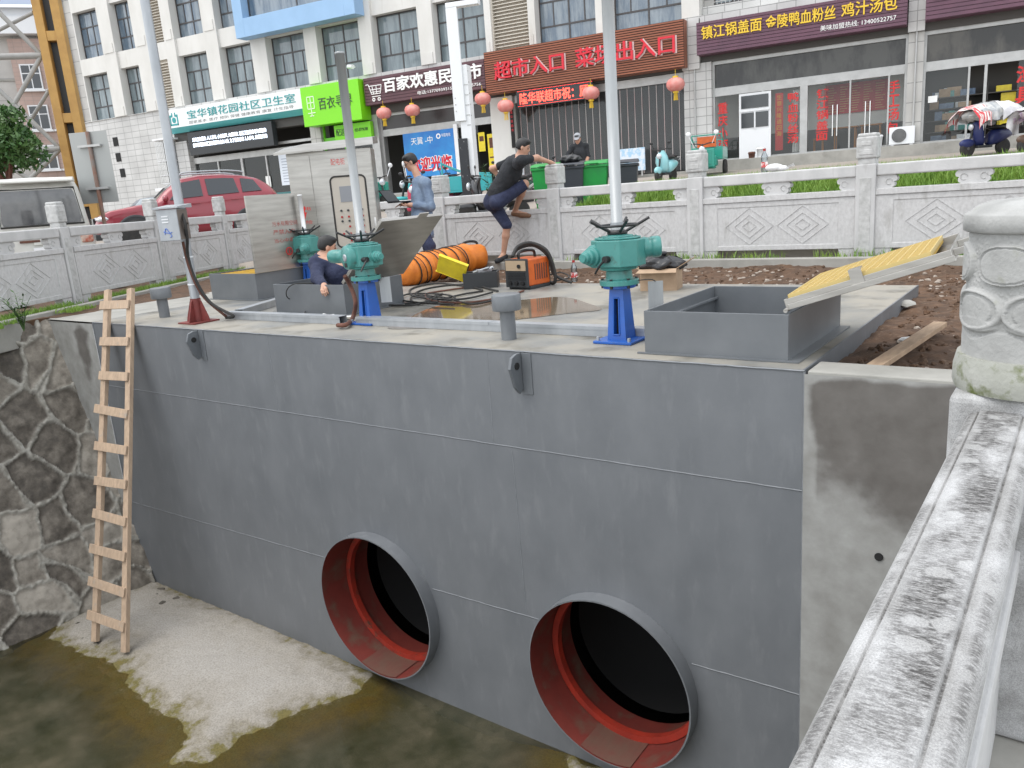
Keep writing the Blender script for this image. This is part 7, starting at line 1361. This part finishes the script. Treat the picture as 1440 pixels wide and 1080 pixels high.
# white van seen from behind
p = atd(64, 330, 13.4); vz = .1; van = thing('parked_van', 'dirty white minivan seen from behind at the left edge', 'van', (p.x, p.y, vz), YAW+R(90)+R(35))
vp_ = mat('van_white_paint', (.6, .6, .56), .4, 0, (.5, .49, .45), 2, coat=.3, dirt=(.33, .31, .27), ds=3, dlo=.6, dhi=.8)
vst = dict(x=[0, .05, .14, .3, .8, 1.6, 2.6, 3.0, 3.5, 3.7], bot=[.42, .34, .3, .28, .28, .28, .28, .28, .3, .4], belt=[.98, 1.02, 1.04, 1.06, 1.07, 1.07, 1.05, 1.0, .9, .7], roof=[1.72, 1.82, 1.87, 1.9, 1.92, 1.92, 1.88, 1.7, 1.1, .78], wb=[.7, .74, .765, .775, .78, .78, .78, .78, .74, .62], wr=[.6, .635, .65, .66, .66, .66, .66, .65, .66, .55])
o, P = loft_body(van, vp_, vst)
mb = MB(); V = []
for i in range(9):
    z = 1.12+.56*i/8; w = .60-.055*i/8; xx = -.014+.05*max(0, i-6)/8
    for k in range(7): u = -1+k/3; V.append((xx-.008*(1-abs(u)**3), u*w*(1 if i not in (0, 8) else .96), z))
mb.add(V, [(i*7+k, i*7+k+1, i*7+8+k, i*7+7+k) for i in range(8) for k in range(6)], None, True); mb.build('rear_window', mat('van_rear_glass', (.05, .053, .058), .06, 0, (.12, .12, .12), 2.2, spec=1.0), van)
mb = MB(); mb.tube([(-.02, -.62, 1.1), (-.02, .62, 1.1), (.01, .56, 1.7), (.01, -.56, 1.7)], .016, 6, 1, True); mb.build('window_seal', M['rubber'], van); mb = MB(); mb.add([(.0, -.6, 1.79), (.0, .6, 1.79), (-.16, .56, 1.8), (-.16, -.56, 1.8), (.08, -.6, 1.88), (.08, .6, 1.88), (-.15, .55, 1.835), (-.15, -.55, 1.835)], [(0, 1, 2, 3), (4, 7, 6, 5), (3, 2, 6, 7), (0, 3, 7, 4), (1, 5, 6, 2)]); mb.build('roof_spoiler', vp_, van, bevel=.012)
for s in (-1, 1):
    mb = MB(); mb.bx(-.03, .05, s*.52, s*.72, .76, .9); mb.build('tail_light', mat('dull_tail_lamp', (.55, .5, .42), .2, 0, (.4, .1, .06), 9), van, bevel=.03)
    V, F_ = sidewin(P, s, .35, 1.3); mb = MB(); mb.add(V, F_); V, F_ = sidewin(P, s, 1.4, 2.3); mb.add(V, F_); mb.build('side_window', M['mirrorglass'], van); [wheel(van, x, s*.7, .29, s) for x in (.75, 2.9)]
mb = MB(); mb.bx(-.1, .06, -.74, .74, .36, .6); mb.build('bumper', vp_, van, bevel=.05); mb = MB(); mb.bx(-.035, -.015, -.28, .2, .78, .88); mb.build('tailgate_trim', vp_, van, bevel=.008); mb = MB(); mb.bx(-.04, -.02, -.22, .22, .62, .74); mb.build('number_plate', M['white'], van); mb = MB(); mb.bx(-.025, -.012, -.55, -.38, .98, 1.01); mb.build('badge', M['chrome'], van); mb = MB(); mb.box((-.03, .25, .85), (.03, .3, .04)); mb.build('tailgate_handle', M['rust'], van, bevel=.01)
# ---- two and three wheelers
def wheel2(par, x, r, y=0, w=.09):
    mb = MB(T(x, y, r) @ RX(math.pi/2)); mb.lathe([(r-.07, -w/2), (r-.02, -w/2), (r, -w/4), (r, w/4), (r-.02, w/2), (r-.07, w/2)], 24); o = mb.build('wheel', M['rubber'], par); mb = MB(T(x, y, r) @ RX(math.pi/2)); mb.lathe([(r-.065, -.02), (r-.065, .02)], 20, caps=False)
    for k in range(5): mb.box(((r-.06)/2, 0, 0), (r-.06, .025, .025), RZ(k*1.2566))
    mb.cyl((0, 0, -.05), (0, 0, .05), .04); mb.build('rim', M['alu'], o)
def scooter(label, loc, rz, paint, seat='black', grp='scooters parked in front of the shops'):
    t = thing('motor_scooter', label, 'scooter', loc, rz, grp); wheel2(t, .22, .22, 0, .1); wheel2(t, 1.34, .22, 0, .11)
    mb = MB(); mb.sphere((.2, 0, .36), (.24, .085, .12)); mb.build('front_mudguard', paint, t)
    V = []; rows = [(.46, .26, .1), (.4, .42, .19), (.34, .6, .22), (.32, .76, .2), (.34, .88, .13), (.38, .95, .06)]
    for x, z, w in rows:
        for k in range(9): u = -1+k/4; V.append((x+.16*u*u+.02, u*w, z))
    mb = MB(); mb.add(V, [(i*9+k, i*9+k+1, i*9+10+k, i*9+9+k) for i in range(5) for k in range(8)], None, True); o = mb.build('leg_shield', paint, t); sol = o.modifiers.new('s', 'SOLIDIFY'); sol.thickness = .03
    mb = MB(); mb.sphere((.3, 0, .78), (.05, .085, .085)); mb.build('headlight', M['lamp'], t); mb = MB(); mb.bx(.45, .9, -.14, .14, .22, .29); mb.build('footboard', M['darkplastic'], t, bevel=.02)
    V = []; rows = [(.84, .28, .13, .56), (.95, .26, .16, .68), (1.15, .3, .17, .7), (1.4, .4, .15, .68), (1.62, .5, .08, .64)]
    for x, z0, w, z1 in rows:
        for k in range(10): a = k/10*6.283; V.append((x, w*math.sin(a), (z0+z1)/2-(z1-z0)/2*math.cos(a)))
    mb = MB(); mb.add(V, [(i*10+k, i*10+(k+1) % 10, (i+1)*10+(k+1) % 10, (i+1)*10+k) for i in range(4) for k in range(10)]+[tuple(range(10)), tuple(range(49, 39, -1))], None, True); mb.build('rear_body', paint, t)
    mb = MB(); mb.sphere((1.12, 0, .74), (.34, .14, .06)); mb.sphere((1.4, 0, .77), (.16, .13, .06)); mb.build('seat', M[seat], t); mb = MB(); mb.tube([(.5, -.33, .98), (.42, -.2, .99), (.38, 0, .96), (.42, .2, .99), (.5, .33, .98)], .018, 7); mb.tube([(.22, 0, .22), (.34, 0, .62), (.4, 0, .96)], .028, 7); mb.build('handlebar', M['black'], t)
    for s in (-1, 1): mb = MB(); mb.cyl((.42, s*.2, .98), (.4, s*.27, 1.14), .008, n=5); mb.sphere((.4, s*.29, 1.17), (.015, .06, .04)); mb.build('mirror', M['black'], t)
    mb = MB(); mb.tube([(1.55, -.13, .66), (1.68, -.12, .74), (1.68, .12, .74), (1.55, .13, .66)], .012, 6); mb.build('grab_rail', M['alu'], t); return t
def onground(px, py, d, f=gz): p = atd(px, py, d); return (p.x, p.y, float(f(p.x, p.y)))
aqua = mat('pale_aqua_paint', (.3, .62, .66), .3, coat=.5); pink = mat('pink_paint', (.62, .08, .16), .35, coat=.4); blkp = mat('black_bike_paint', (.02, .02, .022), .3, coat=.4)
l = onground(922, 250, 24.0); scooter('pale aqua scooter standing on the pavement in front of the market strip curtain', l, R(92), aqua)
l = onground(752, 262, 19); scooter('pink scooter half hidden by the climbing man and the green bin', l, R(75), pink, 'black')
l = onground(640, 270, 16.5); bk = scooter('black scooter left of the white gate post, right of the carved post', l, R(25), blkp)
l = onground(628, 262, 20); scooter('dark scooter in front of the blue welcome poster', l, R(95), mat('plum_paint', (.1, .03, .06), .35))
l = onground(437, 262, 23); scooter('red and grey scooter in front of the clinic notice board', l, R(35), mat('dark_red_scooter', (.3, .02, .03), .35))
l = onground(572, 268, 18.5); scooter('pink red scooter behind the man in the pale blue shirt', l, R(110), mat('rose_paint', (.5, .05, .1), .35))
l = onground(604, 258, 21.5); scooter('maroon scooter between the blue poster and the man with the laptop', l, R(60), mat('maroon_paint', (.14, .015, .025), .35))
l = onground(690, 256, 20.5); scooter('dark green scooter just right of the white gate post', l, R(80), mat('dark_green_paint', (.02, .07, .045), .35))
l = onground(712, 252, 23); scooter('silver grey scooter by the supermarket doorway', l, R(40), mat('silver_paint', (.4, .41, .42), .3, .4))
def trike(label, loc, rz, paint, panel=None, canopy=True):
    t = thing('cargo_tricycle', label, 'tricycle', loc, rz, 'cargo tricycles in front of the shops'); wheel2(t, .3, .27); [wheel2(t, 2.0, .27, s*.5, .11) for s in (-1, 1)]
    mb = MB(); mb.sphere((.3, 0, .5), (.28, .08, .06)); mb.build('front_mudguard', paint, t); mb = MB(); mb.bx(.55, .62, -.36, .36, .3, .88); mb.bx(.62, 1.1, -.34, .34, .26, .34); mb.bx(1.0, 1.4, -.36, .36, .34, .66); mb.build('cab_body', paint, t, bevel=.04)
    mb = MB()
    for k in range(4): mb.bx(.53, .552, -.25+k*.14, -.19+k*.14, .4, .8)
    mb.build('pressed_rib', paint, t); mb = MB(); mb.sphere((1.15, 0, .7), (.22, .3, .06)); mb.build('seat', M['black'], t); mb = MB(); mb.tube([(.3, 0, .27), (.42, 0, .8), (.5, 0, 1.02)], .03, 7); mb.tube([(.62, -.36, 1.05), (.52, -.2, 1.04), (.5, 0, 1.0), (.52, .2, 1.04), (.62, .36, 1.05)], .018, 7); mb.build('handlebar', M['black'], t); mb = MB(); mb.sphere((.38, 0, .86), (.07, .1, .1)); mb.build('headlight', M['lamp'], t)
    for s in (-1, 1): mb = MB(); mb.cyl((.5, s*.3, 1.03), (.48, s*.42, 1.3), .01, n=5); mb.sphere((.48, s*.43, 1.35), (.03, .08, .07)); mb.build('mirror', M['white'], t)
    mb = MB(); mb.bx(1.42, 2.7, -.5, .5, .55, .6); mb.bx(1.42, 1.46, -.5, .5, .6, .95); mb.bx(2.66, 2.7, -.5, .5, .6, .95); mb.bx(1.46, 2.66, -.5, -.46, .6, .95); mb.bx(1.46, 2.66, .46, .5, .6, .95); mb.build('cargo_bed', paint, t, bevel=.01)
    mb = MB(); 
    for s in (-1, 1): mb.tube([(1.44, s*.48, .95), (1.44, s*.48, 1.3), (1.44, s*.44, 1.34)], .02, 6); mb.tube([(1.44, s*.48, 1.3), (2.0, s*.48, 1.05), (2.66, s*.48, .97)], .015, 6)
    mb.cyl((1.44, -.48, 1.33), (1.44, .48, 1.33), .02); mb.cyl((1.44, -.48, 1.15), (1.44, .48, 1.15), .014); mb.build('guard_frame', paint, t)
    if panel: mb = MB(); mb.bx(1.39, 1.415, -.3, .3, .95, 1.28); mb.build('guard_board', M[panel], t)
    return t
tg = mat('tricycle_green', (.015, .27, .2), .35, coat=.3); l = onground(985, 249, 24.6); trike('green cargo tricycle with an orange board standing before the noodle shop', l, R(104), tg, 'orangem')
tq = mat('tricycle_turquoise', (.03, .36, .38), .35, coat=.3); l = onground(545, 262, 20.5); trike('turquoise cargo tricycle behind the man in the pale blue shirt', l, R(40), tq); l = onground(548, 256, 23.5); trike('teal cargo tricycle farther back by the green shop', l, R(170), tg)
def laundry(label, par_loc, rz, ms, seed):
    """a rumpled heap of cloth lying over the seat and handlebar of a parked scooter, its edges hanging down both sides"""
    t = thing('laundry_heap', label, 'laundry', par_loc, rz, 'laundry drying over the parked scooters at the right'); ph2 = np.linspace(0, 2*math.pi, 61); th2 = np.linspace(0, math.pi, 30); TH2, PH2 = np.meshgrid(th2, ph2, indexing='ij')
    r2 = 1+.3*(fbm(PH2*1.6+seed, TH2*3, seed)-.5)+.05*np.sin(PH2*9+TH2*5)*np.sin(TH2)
    np_mesh('cloth_heap', np.stack([.85+.72*r2*np.sin(TH2)*np.cos(PH2), .32*r2*np.sin(TH2)*np.sin(PH2), .98+.19*r2*np.cos(TH2)], -1).reshape(-1, 3), grid_faces(30, 61), ms[0], t)
    for (x0, x1, drop, m, yo) in ((.15, 1.55, .38, ms[0], .1), (.05, .42, .62, ms[1], .14), (.75, 1.35, .5, ms[2], .15)):
        u = np.linspace(-1, 1, 51); v = np.linspace(x0, x1, 36); U, V_ = np.meshgrid(u, v, indexing='ij'); a = np.abs(U)
        y = np.sign(U)*(np.minimum(a*1.6, 1)*(.2+yo)+.1*a)+.045*np.sin(V_*19+U*3+seed)*a; z = 1.2+yo*.15+.07*fbm(V_*6+seed, U*3, seed)-.16*((V_-.85)/.8)**2-np.clip(a-.3, 0, 1)*drop*(1.2+.4*np.sin(V_*8+seed))
        np_mesh('hung_cloth', np.stack([V_, y, z], -1).reshape(-1, 3), grid_faces(51, 36), m, t)
    return t
cw, cr_, cg = mat('white_linen', (.72, .72, .72), .9, 0, (.5, .5, .52), 4), mat('red_striped_cloth', (.5, .05, .06), .9, 0, (.7, .68, .66), 5, .48, .52, (8, .5, .5)), mat('grey_patterned_cloth', (.55, .55, .53), .9, 0, (.3, .32, .34), 9)
navyp = mat('navy_scooter_paint', (.02, .03, .12), .4)
q_ = Vector(onground(1350, 216, 21.5)); scooter('dark blue scooter buried under grey, white and red striped laundry', q_, R(48), navyp, 'black', 'scooters buried under laundry at the right'); laundry('heap of grey, white and red striped laundry over the dark blue scooter', q_, R(48), (cg, cr_, cw), 3).scale = (1.0, 1.45, 1.12)
q_ = Vector(onground(1430, 214, 20.5)); scooter('brown scooter under purple patterned cloth at the right edge', q_, R(48), mat('brown_scooter_paint', (.1, .06, .04), .4), 'black', 'scooters buried under laundry at the right'); laundry('heap of purple patterned cloth over a scooter at the right edge', q_, R(48), (mat('purple_cloth', (.35, .22, .42), .9, 0, (.7, .66, .6), 12), cw, cr_), 5)
# wheelie bins
def bin_(label, px, d, m, py=230, junk=False):
    p = atd(px, py, d); z = p.z; t = thing('wheelie_bin', label, 'bin', (p.x, p.y, z), R(25), 'waste bins behind the balustrade'); t.scale = (.88, .88, .88)
    mb = MB(); a, b = .22, .285; mb.add([(-a, -a, .06), (a, -a, .06), (a, a, .06), (-a, a, .06), (-b, -b, .92), (b, -b, .92), (b, b, .92), (-b, b, .92)], [(3, 2, 1, 0), (0, 1, 5, 4), (1, 2, 6, 5), (2, 3, 7, 6), (3, 0, 4, 7), (4, 5, 6, 7)]); mb.box((0, 0, .9), (.61, .61, .06)); 
    for x in (-.12, .12): mb.box((x, -.252, .6), (.05, .03, .5), RX(-.075))
    mb.build('bin_body', m, t, bevel=.02); mb = MB(); mb.add([(-.31, -.32, .935), (.31, -.32, .935), (.31, .32, .96), (-.31, .32, .96), (-.29, -.28, .985), (.29, -.28, .985), (.29, .28, 1.03), (-.29, .28, 1.03)], [(3, 2, 1, 0), (0, 1, 5, 4), (1, 2, 6, 5), (2, 3, 7, 6), (3, 0, 4, 7), (4, 5, 6, 7)]); mb.bx(-.12, .12, -.36, -.32, .94, .965); mb.build('bin_lid', m, t, bevel=.015); mb = MB(); [mb.cyl((s*.26-.03, .25, .1), (s*.26+.03, .25, .1), .1) for s in (-1, 1)]; mb.build('wheel', M['rubber'], t); return t
gb_ = mat('bin_green', (.01, .3, .05), .45, 0, (.012, .24, .05), 4); db = mat('bin_charcoal', (.035, .04, .05), .5)
bin_('green wheelie bin nearest the climbing man', 773, 14.6, gb_, 300); bin_('charcoal wheelie bin piled with a black bag between two green bins', 806, 14.4, db, 299); bin_('green wheelie bin just left of the tall grey stem', 838, 14.4, gb_, 297); bin_('charcoal wheelie bin just right of the tall grey stem', 880, 14.6, db, 295)
p = atd(806, 299, 14.4); t = thing('plastic_bag', 'black refuse bag heaped on the charcoal bin between the green bins', 'bag', (p.x, p.y, p.z+.88), 0); t.scale = (.75, .75, .6); np_mesh('sack', np.stack([.26*rr*np.sin(TH)*np.cos(PH), .2*rr*np.sin(TH)*np.sin(PH), .1+.13*rr*np.cos(TH)], -1).reshape(-1, 3), grid_faces(26, 41), M['blackbag'], t)
# traffic sign seen from behind
p = atd(141, 290, 14.6); t = thing('traffic_sign', 'back of a grey rectangular traffic sign on a rusty post behind the van', 'sign', (p.x, p.y, float(gz(p.x, p.y))), YAW+R(-8)); zs = p.z-t.location.z
mb = MB(); mb.bx(-.37, .37, .03, .036, zs+.06, zs+1.32); mb.build('sign_plate', mat('sign_back_grey', (.33, .34, .33), .45, .2), t, bevel=.003); mb = MB(); mb.cyl((.02, 0, -.3), (.02, 0, zs+1.32), .035); mb.build('sign_post', mat('post_brown_grey', (.2, .17, .15), .6, 0, (.22, .09, .05), 3), t); mb = MB(); [mb.bx(-.2, .24, -.04, .028, zs+z, zs+z+.04) for z in (.3, 1.05)]; mb.build('bracket', M['alu'], t)
# ================================================================== FAR LEFT: lattice gantry, apartment block, tree
gm = mat('gantry_grey_paint', (.33, .325, .31), .55, 0, (.27, .265, .25), 3); ym = mat('gantry_ochre_paint', (.48, .28, .08), .6, 0, (.38, .21, .06), 2)
b0 = atd(116, 262, 27.0); tz = float(gz(b0.x, b0.y)); t = thing('lattice_gantry', 'grey tubular lattice gantry with an ochre box column by the end of the white block', 'gantry', (b0.x, b0.y, tz), YAW+R(12))
mb = MB(); Hh_ = 9.0
for s in (-1, 1): mb.bx(s*.27-.13, s*.27+.13, -.22, .22, 0, Hh_)
for z in (1.0, 3.75, 6.3, 8.4): mb.bx(-.14, .14, -.2, .1, z, z+.3)
mb.build('box_column', ym, t, bevel=.01); mb = MB(); mb.bx(-.145, .145, .1, .16, 0, Hh_); mb.build('column_web', M['darkplastic'], t)
mb = MB(); x1, x0 = -.45, -4.3
for z in (.2, 2.05, 5.0, 8.0): mb.cyl((x0, 0, z+.9), (x1, 0, z+.9), .1, n=10)
zz_ = [1.1, 2.95, 5.9, 8.9]
for za, zb in zip(zz_, zz_[1:]): mb.cyl((x0+1.6, 0, za), (x1, 0, zb), .075, n=8); mb.cyl((x0+1.6, 0, zb), (x1, 0, za), .075, n=8)
mb.cyl((x0+1.6, 0, 0), (x0+1.6, 0, 3), .13, n=10); mb.cyl((x0+1.6, 2, 3), (x1, 0, 4.8), .06, n=8); mb.cyl((x0, 1.5, 6), (x1, 0, 7.2), .06, n=8); mb.build('lattice_tube', gm, t)
A0 = atd(48, 200, 52); bb = thing('apartment_block', 'distant beige apartment block with pink stripe and white framed windows', 'building', (A0.x, A0.y, 0), YAW+R(20))
mb = MB(); mb.bx(-16, 1.4, 0, 12, 0, 13.2); mb.build('wall', tilemat('beige_tile', (.5, .48, .45), (.46, .445, .42), (.3, .29, .28), .6, 1.6, .8), bb); mb = MB(); mb.bx(-.3, 2.6, -.35, 10, 0, 13.0); mb.build('pink_bay', tilemat('pink_tile', (.5, .36, .31), (.46, .33, .28), (.34, .27, .24), 1.0, .5, .25), bb); mb = MB(); mb.bx(-16.2, 3.2, -.9, 12, 13.2, 14.2); mb.bx(-16.2, 2.9, -.6, 12, 14.21, 14.8); mb.build('cornice', M['white'], bb); mb = MB(); mb.add([(-16.4, -1.2, 14.81), (3.4, -1.2, 14.81), (2, 6, 18), (-15, 6, 18)], [(0, 1, 2, 3)]); mb.build('roof', mat('slate_blue_roof', (.2, .24, .32), .6), bb)
for z in (2.3, 4.9, 7.4, 9.9):
    for x in (.1, 1.5):
        mb = MB(); mb.bx(x, x+1.15, -.48, -.351, z, z+1.55); o = mb.build('window', M['white'], bb); mb = MB(); [mb.bx(x+.08+.53*k, x+.54+.53*k, -.49, -.481, z+zz0, z+zz1) for k in (0, 1) for zz0, zz1 in ((.08, .95), (1.02, 1.47))]; mb.build('pane', M['mirrorglass'], o); mb = MB(); mb.bx(x-.1, x+1.25, -.6, -.35, z-.12, z-.001); mb.build('sill', M['white'], o)
for z in (3.5, 7, 10.5): mb = MB(); mb.bx(-16, -.32, -.06, -.001, z, z+.12); mb.build('band', M['conc'], bb)
p = atd(8, 250, 24); tz = float(gz(p.x, p.y)); t = thing('street_tree', 'dark green broadleaf tree at the left edge above the van', 'tree', (p.x, p.y, tz)); mb = MB(); mb.tube([(0, 0, -.2), (.05, 0, 1.2), (.1, .05, 2.4), (.2, .1, 4.0)], [.13, .04], 8)
for e_ in ((.7, .3, 3.4), (-.8, .1, 3.2), (.2, -.8, 3.5), (.5, -.5, 2.7), (-.5, .6, 3.7), (.9, -.1, 2.9)): mb.tube([(.08, .03, 1.8), (e_[0]*.5, e_[1]*.5, e_[2]*.78), e_], [.045, .015], 6)
mb.build('trunk', M['rust'], t); lf = mat('tree_leaves', (.03, .09, .018), .5, 0, (.075, .15, .035), 1.8, .4, .6); leafy('crown', (.15, 0, 3.1), (1.25, 1.25, 1.15), 5200, .1, lf, t, 3, clump=20)
for i, (px, py, d, r) in enumerate(((80, 262, 30, 1.0), (96, 268, 29, .8))):
    p = atd(px, py, d); t = thing('bush', ('yellow green bush at the foot of the gantry', 'small green bush right of the gantry column')[i], 'bush', (p.x, p.y, float(gz(p.x, p.y)))); mb = MB(); [mb.tube([(0, 0, -.1), (q*.2, .1*q, .6)], [.04, .015], 6) for q in (-1, 0, 1)]; mb.build('stem', M['rust'], t); leafy('foliage', (0, 0, r*.8), (r, r*.8, r*.8), 1500, .1, mat('bush_leaves', (.1, .16, .03), .5, 0, (.2, .2, .06), 2), t, 9+i, clump=12)
p = atd(499, 95, 26); t = thing('security_camera', 'small white security camera on the facade beside the grey stem', 'camera', FP(fwin(499, 95)[0], -.2, fwin(499, 95)[1]), R(-20)); mb = MB(); mb.cyl((0, .15, 0), (0, .0, .02), .03); mb.build('arm', M['white'], t); mb = MB(); mb.cyl((-.25, -.05, .06), (.2, -.05, -.02), .09, n=14); mb.build('camera_body', M['white'], t)
